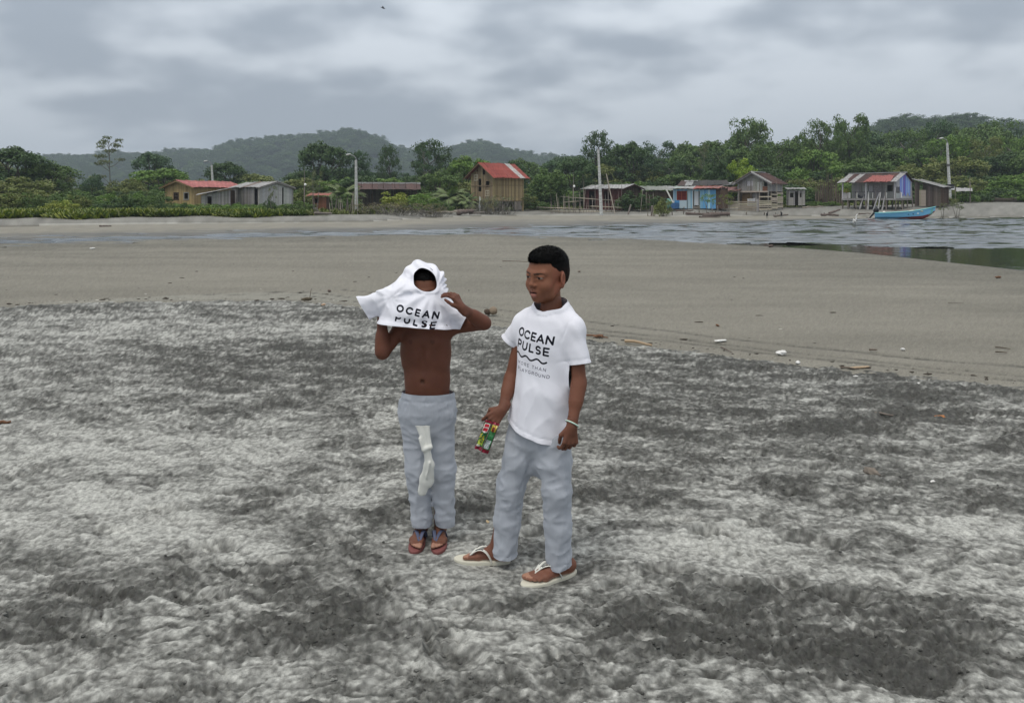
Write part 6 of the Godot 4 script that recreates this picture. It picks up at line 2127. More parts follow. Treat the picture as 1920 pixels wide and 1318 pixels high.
class Field:
	var lo: Vector3
	var h: float
	var nx: int
	var ny: int
	var nz: int
	var v := PackedFloat32Array()

	func _init(a: Vector3, b: Vector3, cell: float):
		lo = a
		h = cell
		nx = int((b.x - a.x) / cell) + 2
		ny = int((b.y - a.y) / cell) + 2
		nz = int((b.z - a.z) / cell) + 2
		v.resize(nx * ny * nz)
		v.fill(0.5)

	func span(a: Vector3, b: Vector3) -> Array:
		return [clampi(int((a.x - lo.x) / h), 0, nx), clampi(int((b.x - lo.x) / h) + 2, 0, nx),
			clampi(int((a.y - lo.y) / h), 0, ny), clampi(int((b.y - lo.y) / h) + 2, 0, ny),
			clampi(int((a.z - lo.z) / h), 0, nz), clampi(int((b.z - lo.z) / h) + 2, 0, nz)]

	# a limb from a to b whose radius goes from ra to rb; flat and f press it along a direction; k blends; cut takes it away
	func limb(a: Vector3, b: Vector3, ra: float, rb: float, k := 0.015, flat := Vector3.ZERO, f := 1.0, cut := false):
		var g := maxf(ra, rb) + k + 2.0 * h
		var s := span(a.min(b) - Vector3.ONE * g, a.max(b) + Vector3.ONE * g)
		var pressed := f != 1.0
		var ab := b - a
		if pressed: ab += flat * (ab.dot(flat) * (f - 1.0))
		var ll := maxf(ab.length_squared(), 1e-9)
		var dr := rb - ra
		for z in range(s[4], s[5]):
			for y in range(s[2], s[3]):
				var i: int = (z * ny + y) * nx + s[0]
				var q := Vector3(lo.x + s[0] * h, lo.y + y * h, lo.z + z * h) - a
				for x in range(s[0], s[1]):
					var p := q
					if pressed: p += flat * (p.dot(flat) * (f - 1.0))
					var t := clampf(p.dot(ab) / ll, 0.0, 1.0)
					var d := (p - ab * t).length() - ra - dr * t
					var w := v[i]
					if cut:
						d = -d
						var e := k - absf(d - w)
						v[i] = (maxf(d, w) + e * e / (4.0 * k)) if e > 0.0 else maxf(d, w)
					else:
						var e := k - absf(d - w)
						v[i] = (minf(d, w) - e * e / (4.0 * k)) if e > 0.0 else minf(d, w)
					i += 1
					q.x += h

	# an ellipsoid
	func blob(c: Vector3, r: Vector3, k := 0.015, turn := Basis(), cut := false):
		var g := maxf(r.x, maxf(r.y, r.z)) + k + 2.0 * h
		var s := span(c - Vector3.ONE * g, c + Vector3.ONE * g)
		var inv := turn.transposed()
		for z in range(s[4], s[5]):
			for y in range(s[2], s[3]):
				var i: int = (z * ny + y) * nx + s[0]
				for x in range(s[0], s[1]):
					var p := inv * (Vector3(lo.x + x * h, lo.y + y * h, lo.z + z * h) - c)
					var p1 := p / r
					var k0 := p1.length()
					var k1 := (p1 / r).length()
					var d := k0 * (k0 - 1.0) / maxf(k1, 1e-6)
					var w := v[i]
					if cut:
						d = -d
						var e := k - absf(d - w)
						v[i] = (maxf(d, w) + e * e / (4.0 * k)) if e > 0.0 else maxf(d, w)
					else:
						var e := k - absf(d - w)
						v[i] = (minf(d, w) - e * e / (4.0 * k)) if e > 0.0 else minf(d, w)
					i += 1

	# changes the field by a rule of place and value, only near the surface
	func bend(near: float, rule: Callable):
		var i := 0
		for z in nz:
			for y in ny:
				for x in nx:
					var w := v[i]
					if w < near and w > -near:
						v[i] = rule.call(Vector3(lo.x + x * h, lo.y + y * h, lo.z + z * h), w)
					i += 1

	# surface nets: a point in every crossed cell, a quad round every crossed edge
	func skin(s: Soup, at := Transform3D(), ink = null):
		var ids := PackedInt32Array()
		ids.resize(v.size())
		ids.fill(-1)
		var sx := 1
		var sy := nx
		var sz := nx * ny
		var first := s.v.size()
		var lim := h * 3.0
		for z in nz - 1:
			for y in ny - 1:
				var i := (z * ny + y) * nx
				for x in nx - 1:
					var a := v[i]
					if a < lim and a > -lim:
						var b := v[i + 1]
						var c := v[i + sy]
						var d := v[i + sy + 1]
						var e := v[i + sz]
						var f := v[i + sz + 1]
						var g := v[i + sz + sy]
						var j := v[i + sz + sy + 1]
						var m := int(a < 0.0) + int(b < 0.0) + int(c < 0.0) + int(d < 0.0) + int(e < 0.0) + int(f < 0.0) + int(g < 0.0) + int(j < 0.0)
						if m != 0 and m != 8:
							var sum := Vector3.ZERO
							var n := 0
							if (a < 0.0) != (b < 0.0):
								sum += Vector3(a / (a - b), 0, 0)
								n += 1
							if (c < 0.0) != (d < 0.0):
								sum += Vector3(c / (c - d), 1, 0)
								n += 1
							if (e < 0.0) != (f < 0.0):
								sum += Vector3(e / (e - f), 0, 1)
								n += 1
							if (g < 0.0) != (j < 0.0):
								sum += Vector3(g / (g - j), 1, 1)
								n += 1
							if (a < 0.0) != (c < 0.0):
								sum += Vector3(0, a / (a - c), 0)
								n += 1
							if (b < 0.0) != (d < 0.0):
								sum += Vector3(1, b / (b - d), 0)
								n += 1
							if (e < 0.0) != (g < 0.0):
								sum += Vector3(0, e / (e - g), 1)
								n += 1
							if (f < 0.0) != (j < 0.0):
								sum += Vector3(1, f / (f - j), 1)
								n += 1
							if (a < 0.0) != (e < 0.0):
								sum += Vector3(0, 0, a / (a - e))
								n += 1
							if (b < 0.0) != (f < 0.0):
								sum += Vector3(1, 0, b / (b - f))
								n += 1
							if (c < 0.0) != (g < 0.0):
								sum += Vector3(0, 1, c / (c - g))
								n += 1
							if (d < 0.0) != (j < 0.0):
								sum += Vector3(1, 1, d / (d - j))
								n += 1
							var p := lo + (Vector3(x, y, z) + sum / n) * h
							ids[i] = s.v.size()
							if ink != null: s.ink = ink.call(p)
							s.v.append(at * p)
							s.n.append(Vector3.ZERO)
							s.c.append(s.ink)
							s.uv.append(Vector2(-1, -1))
					i += 1
		for z in range(1, nz - 1):
			for y in range(1, ny - 1):
				var i := (z * ny + y) * nx + 1
				for x in range(1, nx - 1):
					var a := v[i]
					if a < lim and a > -lim:
						var inside := a < 0.0
						if inside != (v[i + 1] < 0.0): face(s, ids, i, i - sy, i - sy - sz, i - sz, inside)
						if inside != (v[i + sy] < 0.0): face(s, ids, i, i - sz, i - sz - sx, i - sx, inside)
						if inside != (v[i + sz] < 0.0): face(s, ids, i, i - sx, i - sx - sy, i - sy, inside)
					i += 1
		for k in range(0, s.ix.size(), 3):
			var a := s.ix[k]
			if a < first: continue
			var b := s.ix[k + 1]
			var d := s.ix[k + 2]
			var f := (s.v[d] - s.v[a]).cross(s.v[b] - s.v[a])
			s.n[a] += f
			s.n[b] += f
			s.n[d] += f
		for k in range(first, s.v.size()):
			s.n[k] = s.n[k].normalized()

	# how far p lies outside a straight-sided plug that starts at q and goes along dir; negative inside
	static func outside_plug(p: Vector3, q: Vector3, dir: Vector3, radius: float) -> float:
		var r := p - q
		var t := r.dot(dir)
		return maxf((r - dir * t).length() - radius, -t)

	static func outside_blob(p: Vector3, q: Vector3, r: Vector3, turn: Basis) -> float:
		var e := turn.transposed() * (p - q)
		var k0 := (e / r).length()
		return k0 * (k0 - 1.0) / maxf((e / r / r).length(), 1e-6)

	func face(s: Soup, ids: PackedInt32Array, p: int, q: int, r: int, t: int, inside: bool):
		var a := ids[p]
		var b := ids[q]
		var c := ids[r]
		var d := ids[t]
		if a < 0 or b < 0 or c < 0 or d < 0: return
		if inside:
			s.tri(a, b, c)
			s.tri(a, c, d)
		else:
			s.tri(a, c, b)
			s.tri(a, d, c)

# ------------------------------------------------------------------ printed lettering, drawn stroke by stroke

# each letter as strokes in a box 1 high; its width comes first
func letter(ch: String) -> Array:
	match ch:
		"O": return [1.08, ring(0.54, 0.5, 0.46, 0.42, 0.0, TAU)]
		"C": return [1.0, ring(0.54, 0.5, 0.46, 0.42, 0.72, TAU - 0.72)]
		"G": return [1.04, ring(0.54, 0.5, 0.46, 0.42, 0.75, TAU - 0.25), [Vector2(0.62, 0.42), Vector2(0.98, 0.42)]]
		"E": return [0.74, [Vector2(0.66, 0.08), Vector2(0.1, 0.08), Vector2(0.1, 0.92), Vector2(0.66, 0.92)], [Vector2(0.1, 0.5), Vector2(0.6, 0.5)]]
		"A": return [0.96, [Vector2(0.06, 0.08), Vector2(0.48, 0.92), Vector2(0.9, 0.08)], [Vector2(0.22, 0.33), Vector2(0.74, 0.33)]]
		"N": return [0.94, [Vector2(0.1, 0.08), Vector2(0.1, 0.92), Vector2(0.82, 0.08), Vector2(0.82, 0.92)]]
		"P": return [0.82, [Vector2(0.1, 0.08), Vector2(0.1, 0.92), Vector2(0.48, 0.92)], ring(0.48, 0.68, 0.26, 0.24, -PI / 2, PI / 2), [Vector2(0.48, 0.44), Vector2(0.1, 0.44)]]
		"R": return [0.84, [Vector2(0.1, 0.08), Vector2(0.1, 0.92), Vector2(0.46, 0.92)], ring(0.46, 0.68, 0.26, 0.24, -PI / 2, PI / 2), [Vector2(0.46, 0.44), Vector2(0.1, 0.44)], [Vector2(0.44, 0.44), Vector2(0.74, 0.08)]]
		"U": return [0.92, [Vector2(0.1, 0.92), Vector2(0.1, 0.42)], ring(0.45, 0.42, 0.35, 0.35, PI, TAU), [Vector2(0.8, 0.42), Vector2(0.8, 0.92)]]
		"L": return [0.7, [Vector2(0.1, 0.92), Vector2(0.1, 0.08), Vector2(0.62, 0.08)]]
		"S": return [0.82, ring(0.40, 0.705, 0.28, 0.215, 0.5, PI * 1.5), ring(0.40, 0.285, 0.30, 0.215, -PI * 0.72 - PI * 0.0, PI * 0.5)]
		"M": return [1.08, [Vector2(0.1, 0.08), Vector2(0.1, 0.92), Vector2(0.52, 0.3), Vector2(0.94, 0.92), Vector2(0.94, 0.08)]]
		"T": return [0.76, [Vector2(0.04, 0.92), Vector2(0.7, 0.92)], [Vector2(0.37, 0.92), Vector2(0.37, 0.08)]]
		"H": return [0.92, [Vector2(0.1, 0.08), Vector2(0.1, 0.92)], [Vector2(0.8, 0.08), Vector2(0.8, 0.92)], [Vector2(0.1, 0.5), Vector2(0.8, 0.5)]]
		"Y": return [0.86, [Vector2(0.04, 0.92), Vector2(0.42, 0.46), Vector2(0.8, 0.92)], [Vector2(0.42, 0.46), Vector2(0.42, 0.08)]]
		"D": return [0.92, [Vector2(0.1, 0.08), Vector2(0.1, 0.92), Vector2(0.4, 0.92)], ring(0.40, 0.5, 0.42, 0.42, -PI / 2, PI / 2), [Vector2(0.4, 0.08), Vector2(0.1, 0.08)]]
	return [0.45]

func ring(cx: float, cy: float, rx: float, ry: float, a: float, b: float) -> Array:
	var out := []
	for i in 17:
		var t := lerpf(a, b, i / 16.0)
		out.append(Vector2(cx + rx * cos(t), cy + ry * sin(t)))
	return out

# one line of text from (x, y) (pixels, y of the baseline), size in pixels, width of the pen
func write_line(im: Image, text: String, x: float, y: float, size: float, pen: float, gap: float, ink: Color, hidden_above := -1.0, slope := 0.0):
	for ch in text:
		var l := letter(ch)
		for k in range(1, l.size()):
			var path: Array = l[k]
			for i in path.size() - 1:
				var a := Vector2(x + path[i].x * size, y - path[i].y * size)
				var b := Vector2(x + path[i + 1].x * size, y - path[i + 1].y * size)
				stroke(im, a, b, pen, ink, hidden_above, slope)
		x += (l[0] + gap) * size

func stroke(im: Image, a: Vector2, b: Vector2, pen: float, ink: Color, hidden_above := -1.0, slope := 0.0):
	var r := pen * 0.5
	for y in range(maxi(0, int(minf(a.y, b.y) - r - 1)), mini(im.get_height(), int(maxf(a.y, b.y) + r + 2))):
		for x in range(maxi(0, int(minf(a.x, b.x) - r - 1)), mini(im.get_width(), int(maxf(a.x, b.x) + r + 2))):
			if hidden_above >= 0.0 and y < hidden_above + slope * x: continue
			var p := Vector2(x + 0.5, y + 0.5)
			var t := clampf((p - a).dot(b - a) / maxf((b - a).length_squared(), 1e-6), 0.0, 1.0)
			var cover := clampf(r + 0.5 - p.distance_to(a + (b - a) * t), 0.0, 1.0)
			if cover > 0.0:
				var was := im.get_pixel(x, y)
				im.set_pixel(x, y, was.lerp(ink, cover) if was.r > ink.r else was)

# ------------------------------------------------------------------ the two boys

const SKIN := Color(0.175, 0.073, 0.045)
const SKIN_DARK := Color(0.125, 0.052, 0.033)
const SKIN_PALE := Color(0.42, 0.23, 0.16)

func person_materials():
	var pore := bumps(noise(61, 0.2, 3), 256, 3.0)
	var m := vcol(0.58, 0.36)
	relief(m, pore, 0.12)
	triplanar(m, 26.0)
	m.subsurf_scatter_enabled = true
	m.subsurf_scatter_strength = 0.05
	mats.skin = m
	m = vcol(0.6, 0.2)
	var tuft := noise(62, 0.06, 3)
	relief(m, bumps(tuft, 256, 8.0), 0.8)
	triplanar(m, 16.0)
	mats.hair = m
	var weave := bumps(noise(63, 0.45, 2), 256, 3.0)
	m = paint(0.59, 0.63, 0.70, 0.95, 0.2)
	m.vertex_color_use_as_albedo = true
	relief(m, weave, 0.35)
	triplanar(m, 7.0)
	m.rim_enabled = true
	m.rim = 0.25
	m.albedo_texture = tex(noise(64, 0.22, 3, FastNoiseLite.FRACTAL_FBM, 0.7), 256, 0.72, 1.0)
	mats.jersey = m
	mats.cloth_white = paint(0.70, 0.71, 0.67, 0.9, 0.25)
	relief(mats.cloth_white, weave, 0.3)
	triplanar(mats.cloth_white, 8.0)
	mats.sole_cream = paint(0.62, 0.60, 0.50, 0.7, 0.4)
	mats.strap_white = paint(0.72, 0.72, 0.66, 0.55, 0.45)
	mats.sole_red = paint(0.20, 0.070, 0.066, 0.7, 0.4)
	mats.strap_blue = paint(0.085, 0.10, 0.165, 0.6, 0.4)
	mats.print_dark = paint(0.03, 0.03, 0.035, 0.7, 0.3)

func shirt_material(im: Image) -> StandardMaterial3D:
	var m := paint(0.79, 0.80, 0.87, 0.85, 0.3)
	m.albedo_texture = ImageTexture.create_from_image(im)
	m.texture_repeat = false
	m.rim_enabled = true
	m.rim = 0.2
	return m

# a hand: wrist, the way the fingers leave it, the way the palm looks, which side the thumb is on, and how far it curls
func add_hand(f: Field, wrist: Vector3, along: Vector3, palm: Vector3, thumb: Vector3, size: float, curl: float, thumb_in := 0.4, spread := 0.10) -> Array:
	along = along.normalized()
	palm = (palm - along * palm.dot(along)).normalized()
	thumb = (thumb - along * thumb.dot(along) - palm * thumb.dot(palm)).normalized()
	var s := size
	var tips := []
	# palm
	for k in 4:
		var off := (0.030 - 0.020 * k) * s
		f.limb(wrist + along * 0.012 * s + thumb * off * 0.55, wrist + along * (0.078 - 0.004 * absf(k - 1.2)) * s + thumb * off * 1.05, 0.0125 * s, 0.0105 * s, 0.010 * s)
	f.limb(wrist - along * 0.03 * s, wrist + along * 0.02 * s, 0.0215 * s, 0.022 * s, 0.015 * s, palm, 1.25)
	# the ball of the thumb, then the thumb
	var tb := wrist + along * 0.018 * s + thumb * 0.022 * s + palm * 0.006 * s
	var t1 := tb + (along * 0.75 + thumb * 0.62 + palm * 0.35).normalized() * 0.036 * s
	var t2 := t1 + (along * 0.9 + thumb * (0.35 - thumb_in) + palm * (0.3 + 0.5 * thumb_in)).normalized() * 0.028 * s
	var t3 := t2 + (along * 0.9 + thumb * (0.15 - thumb_in) + palm * (0.35 + 0.5 * thumb_in)).normalized() * 0.022 * s
	f.limb(tb, t1, 0.014 * s, 0.0105 * s, 0.008 * s)
	f.limb(t1, t2, 0.0098 * s, 0.0088 * s, 0.003)
	f.limb(t2, t3, 0.0088 * s, 0.0072 * s, 0.003)
	tips.append(t3)
	var lens := [0.072, 0.080, 0.074, 0.058]
	for k in 4:
		var off := (0.030 - 0.020 * k) * s
		var base := wrist + along * (0.078 - 0.004 * absf(k - 1.2)) * s + thumb * off * 1.05
		var dir := (along + thumb * (1.4 - k) * spread).normalized()
		var a := curl * (0.75 + 0.08 * k)
		var p := base
		var l: float = lens[k] * s
		for q in 3:
			a += curl * [0.25, 1.0, 0.75][q]
			var step: float = l * [0.46, 0.31, 0.23][q]
			var to := p + (dir * cos(a) + palm * sin(a)) * step
			f.limb(p, to, (0.0092 - 0.0008 * q) * s, (0.0086 - 0.0010 * q) * s, 0.003)
			p = to
		tips.append(p)
	return tips

# a foot on its sole: heel, the way it points, which way the big toe lies
func add_foot(f: Field, heel: Vector3, along: Vector3, inner: Vector3, l: float):
	var up := Vector3.UP
	f.limb(heel + along * 0.10 * l + up * 0.10 * l, heel + along * 0.05 * l + up * 0.10 * l, 0.115 * l, 0.105 * l, 0.01)
	f.limb(heel + along * 0.10 * l + up * 0.11 * l, heel + along * 0.64 * l + inner * 0.04 * l + up * 0.07 * l, 0.11 * l, 0.075 * l, 0.02)
	f.limb(heel + along * 0.10 * l + up * 0.085 * l, heel + along * 0.62 * l - inner * 0.10 * l + up * 0.055 * l, 0.09 * l, 0.058 * l, 0.02)
	f.limb(heel + along * 0.64 * l + inner * 0.10 * l + up * 0.06 * l, heel + along * 0.62 * l - inner * 0.11 * l + up * 0.055 * l, 0.068 * l, 0.055 * l, 0.02)
	f.limb(heel + along * 0.20 * l + up * 0.42 * l, heel + along * 0.19 * l + up * 0.16 * l, 0.125 * l, 0.125 * l, 0.02)
	f.limb(heel + along * 0.22 * l + up * 0.34 * l, heel + along * 0.50 * l + up * 0.11 * l, 0.095 * l, 0.08 * l, 0.02)
	var side := [0.125, 0.050, -0.010, -0.066, -0.116]
	var len := [0.97, 0.955, 0.92, 0.87, 0.80]
	var rad := [0.050, 0.036, 0.034, 0.032, 0.031]
	for k in 5:
		var a: Vector3 = heel + along * 0.66 * l + inner * side[k] * 0.92 * l + up * 0.062 * l
		var b: Vector3 = heel + along * (len[k] - 0.05) * l + inner * side[k] * l + up * 0.045 * l
		f.limb(a, b, rad[k] * l * 1.05, rad[k] * l, 0.004)

# a flip-flop: the sole, two straps that meet between the toes
func flip_flop(person: Node3D, heel: Vector3, along: Vector3, inner: Vector3, l: float, sole: Material, strap: Material, lettered: bool, ahead := 0.02):
	var root := Node3D.new()
	root.name = "flip_flop"
	person.add_child(root, true)
	var s := Soup.new()
	var up := along.cross(inner)
	if up.y < 0.0: up = -up
	var outline := []
	var n := 44
	for i in n:
		var t := TAU * i / n
		var x := cos(t)
		var w := 0.185 + 0.035 * x - 0.03 * exp(-pow((x + 0.15) * 3.0, 2))
		var lean := 0.02 * x
		outline.append(heel + along * ((0.47 + 0.56 * x) * l + ahead * l) + inner * (sin(t) * w + lean) * l)
	# rings: lower edge, bulge, upper edge, footbed
	var levels := [[-0.006, 0.985], [-0.001, 1.0], [0.005, 1.0], [0.0095, 0.985], [0.0105, 0.93]]
	var mid := heel + along * 0.47 * l
	var rings := []
	for lv in levels:
		var r := []
		for p in outline:
			r.append(mid + (p - mid) * lv[1] + up * lv[0])
		rings.append(r)
	var first := s.v.size()
	for r in rings:
		for p in r: s.vert(p, up)
	for j in rings.size() - 1:
		for i in n:
			var a := first + j * n + i
			var b := first + j * n + (i + 1) % n
			s.tri(a, b, b + n)
			s.tri(a, b + n, a + n)
	var c := s.vert(mid + up * 0.0095, up)
	for i in n: s.tri(c, first + 4 * n + i, first + 4 * n + (i + 1) % n)
	# wind the way that faces up
	var up_test := (s.v[s.ix[s.ix.size() - 1]] - s.v[s.ix[s.ix.size() - 3]]).cross(s.v[s.ix[s.ix.size() - 2]] - s.v[s.ix[s.ix.size() - 3]])
	if up_test.dot(up) < 0.0:
		for k in range(0, s.ix.size(), 3):
			var q := s.ix[k + 1]
			s.ix[k + 1] = s.ix[k + 2]
			s.ix[k + 2] = q
	s.soften()
	part(root, "sole", s.mesh(), sole)
	var toe := heel + along * 0.74 * l + inner * 0.085 * l + up * 0.014
	for sd in [1.0, -1.0]:
		var b := Soup.new()
		var start: Vector3 = heel + along * 0.30 * l + inner * sd * 0.135 * l + up * 0.008
		var pts := []
		var wide := []
		for i in 9:
			var t := i / 8.0
			var p: Vector3 = start.lerp(toe, t)
			p += up * (sin(pow(t, 0.8) * PI * 0.94) * 0.205 * l + 0.030 * l * t)
			p += inner * sd * 0.012 * l * sin(t * PI)
			pts.append(p)
			wide.append(lerpf(0.0085, 0.0065, t) * (l / 0.22) * 1.25)
		pts.append(toe - up * 0.004)
		wide.append(0.004)
		ribbon(b, pts, wide, up, 0.0022)
		var st := part(root, "strap", b.mesh(), strap)
		if lettered:
			var w := Soup.new()
			for i in 6:
				var t := 0.42 + 0.055 * i
				var k := int(t * 8.0)
				var q: Vector3 = pts[k].lerp(pts[k + 1], t * 8.0 - k)
				var dir: Vector3 = (pts[k + 1] - pts[k]).normalized()
				var nn: Vector3 = (up - dir * up.dot(dir)).normalized()
				var out: Vector3 = dir.cross(nn)
				if out.dot(inner) * sd < 0.0: out = -out
				nn = (nn * 0.6 + out * 0.8).normalized()
				w.bar(q + nn * 0.0035 - dir * 0.003, q + nn * 0.0035 + dir * 0.003, 0.006, 0.002, dir.cross(nn))
			part(st, "lettering", w.mesh(), mats.print_dark)

# a flat band with rounded back along points
func ribbon(s: Soup, pts: Array, wide: Array, up: Vector3, thick: float):
	var first := s.v.size()
	var m := pts.size()
	for i in m:
		var dir: Vector3 = (pts[mini(i + 1, m - 1)] - pts[maxi(i - 1, 0)]).normalized()
		var nn := (up - dir * up.dot(dir)).normalized()
		var side := dir.cross(nn)
		for k in 8:
			var a := TAU * k / 8.0
			s.vert(pts[i] + side * cos(a) * wide[i] + nn * sin(a) * thick, nn)
	for i in m - 1:
		for k in 8:
			var a := first + i * 8 + k
			var b := first + i * 8 + (k + 1) % 8
			s.tri(a, b, b + 8)
			s.tri(a, b + 8, a + 8)
	s.soften()
	var t := s.v.size() / 2
	# outward check on one vertex
	if s.n[first + 2 + (m / 2) * 8].dot(up) < 0.0:
		for k in range(0, s.ix.size(), 3):
			var q := s.ix[k + 1]
			s.ix[k + 1] = s.ix[k + 2]
			s.ix[k + 2] = q
		s.soften()

func make_people():
	person_materials()
	tall_boy()
	small_boy()

func head_field(f: Field, s := 1.0):
	var b := Basis()
	f.blob(Vector3(0, 0.036, -0.014) * s, Vector3(0.0705, 0.079, 0.089) * s, 0.01)
	f.blob(Vector3(0, -0.014, 0.026) * s, Vector3(0.0600, 0.078, 0.056) * s, 0.03)
	f.blob(Vector3(0, -0.058, 0.030) * s, Vector3(0.0415, 0.038, 0.045) * s, 0.03)
	f.blob(Vector3(0, -0.086, 0.060) * s, Vector3(0.021, 0.016, 0.018) * s, 0.022)
	for e in [-1.0, 1.0]:
		f.blob(Vector3(e * 0.036, -0.033, 0.053) * s, Vector3(0.024, 0.023, 0.022) * s, 0.024)
		f.limb(Vector3(e * 0.042, -0.070, 0.025) * s, Vector3(e * 0.052, -0.040, 0.000) * s, 0.018 * s, 0.018 * s, 0.02)
		f.limb(Vector3(e * 0.008, 0.0165, 0.0785) * s, Vector3(e * 0.042, 0.020, 0.063) * s, 0.0090 * s, 0.0088 * s, 0.014)
		f.blob(Vector3(e * 0.031, 0.004, 0.088) * s, Vector3(0.017, 0.0095, 0.012) * s, 0.010, b, true)
		f.blob(Vector3(e * 0.031, 0.003, 0.068) * s, Vector3(0.0150, 0.0120, 0.0125) * s, 0.004)
		f.limb(Vector3(e * 0.018, 0.0090, 0.0795) * s, Vector3(e * 0.044, 0.0085, 0.0700) * s, 0.0042 * s, 0.0040 * s, 0.004)
		f.limb(Vector3(e * 0.018, -0.0055, 0.0780) * s, Vector3(e * 0.042, -0.0060, 0.0690) * s, 0.0040 * s, 0.0038 * s, 0.004)
	# nose
	f.limb(Vector3(0, 0.010, 0.079) * s, Vector3(0, -0.022, 0.0905) * s, 0.0072 * s, 0.0090 * s, 0.012)
	f.blob(Vector3(0, -0.027, 0.0915) * s, Vector3(0.0112, 0.0090, 0.0105) * s, 0.006)
	for e in [-1.0, 1.0]:
		f.blob(Vector3(e * 0.0118, -0.0295, 0.0850) * s, Vector3(0.0070, 0.0068, 0.0085) * s, 0.005)
		f.blob(Vector3(e * 0.0060, -0.0362, 0.0900) * s, Vector3(0.0040, 0.0032, 0.0042) * s, 0.002, b, true)
	# mouth, a little open
	f.blob(Vector3(0, -0.058, 0.066) * s, Vector3(0.030, 0.021, 0.019) * s, 0.014)
	f.limb(Vector3(-0.017, -0.0545, 0.0785) * s, Vector3(0, -0.0525, 0.0855) * s, 0.0042 * s, 0.0062 * s, 0.005)
	f.limb(Vector3(0.017, -0.0545, 0.0785) * s, Vector3(0, -0.0525, 0.0855) * s, 0.0042 * s, 0.0062 * s, 0.005)
	f.limb(Vector3(-0.014, -0.0665, 0.0765) * s, Vector3(0.0, -0.0690, 0.0820) * s, 0.0052 * s, 0.0082 * s, 0.005)
	f.limb(Vector3(0.014, -0.0665, 0.0765) * s, Vector3(0.0, -0.0690, 0.0820) * s, 0.0052 * s, 0.0082 * s, 0.005)
	f.limb(Vector3(-0.014, -0.0598, 0.0860) * s, Vector3(0.014, -0.0598, 0.0860) * s, 0.0030 * s, 0.0030 * s, 0.003, Vector3.ZERO, 1.0, true)
	# ears
	for e in [-1.0, 1.0]:
		var t := Basis(Vector3.UP, e * 0.45) * Basis(Vector3.RIGHT, -0.2)
		f.blob(Vector3(e * 0.0735, -0.012, -0.012) * s, Vector3(0.0085, 0.031, 0.020) * s, 0.006, t)
		f.blob(Vector3(e * 0.0825, -0.008, -0.008) * s, Vector3(0.0060, 0.018, 0.0105) * s, 0.003, t, true)
		f.blob(Vector3(e * 0.0750, -0.036, -0.004) * s, Vector3(0.0070, 0.010, 0.009) * s, 0.005, t)

func head_ink(p: Vector3, s: float) -> Color:
	p /= s
	var c := Color(0.225, 0.095, 0.057)
	var ex := absf(p.x)
	if p.z > 0.05:
		# brows, lids, lips
		var brow := Vector2((ex - 0.028) / 0.022, (p.y - 0.0165 - 0.10 * maxf(ex - 0.012, 0.0) + 0.0028 * exp(-pow((ex - 0.05) / 0.012, 2.0))) / 0.0034)
		if brow.length() < 1.0: return Color(0.045, 0.025, 0.019)
		var eye := Vector2((ex - 0.031) / 0.0140, (p.y - 0.0015) / 0.0042)
		if eye.length() < 1.0:
			if absf(ex - 0.031 + signf(p.x) * 0.002) < 0.0068 or p.y > 0.0036: return Color(0.012, 0.009, 0.008)
			return Color(0.24, 0.20, 0.18)
		if ex < 0.018 and p.z > 0.066:
			if absf(p.y + 0.0598) < 0.0021: return Color(0.035, 0.012, 0.012)
			if p.y < -0.0615 and p.y > -0.0765: return Color(0.36, 0.155, 0.125).lerp(c, clampf((ex - 0.012) / 0.006, 0, 1))
			if p.y > -0.0585 and p.y < -0.0505: return Color(0.20, 0.08, 0.06).lerp(c, clampf((ex - 0.012) / 0.006, 0, 1))
	if ex > 0.062: c = c.lerp(Color(0.26, 0.10, 0.062), 0.6)
	return c

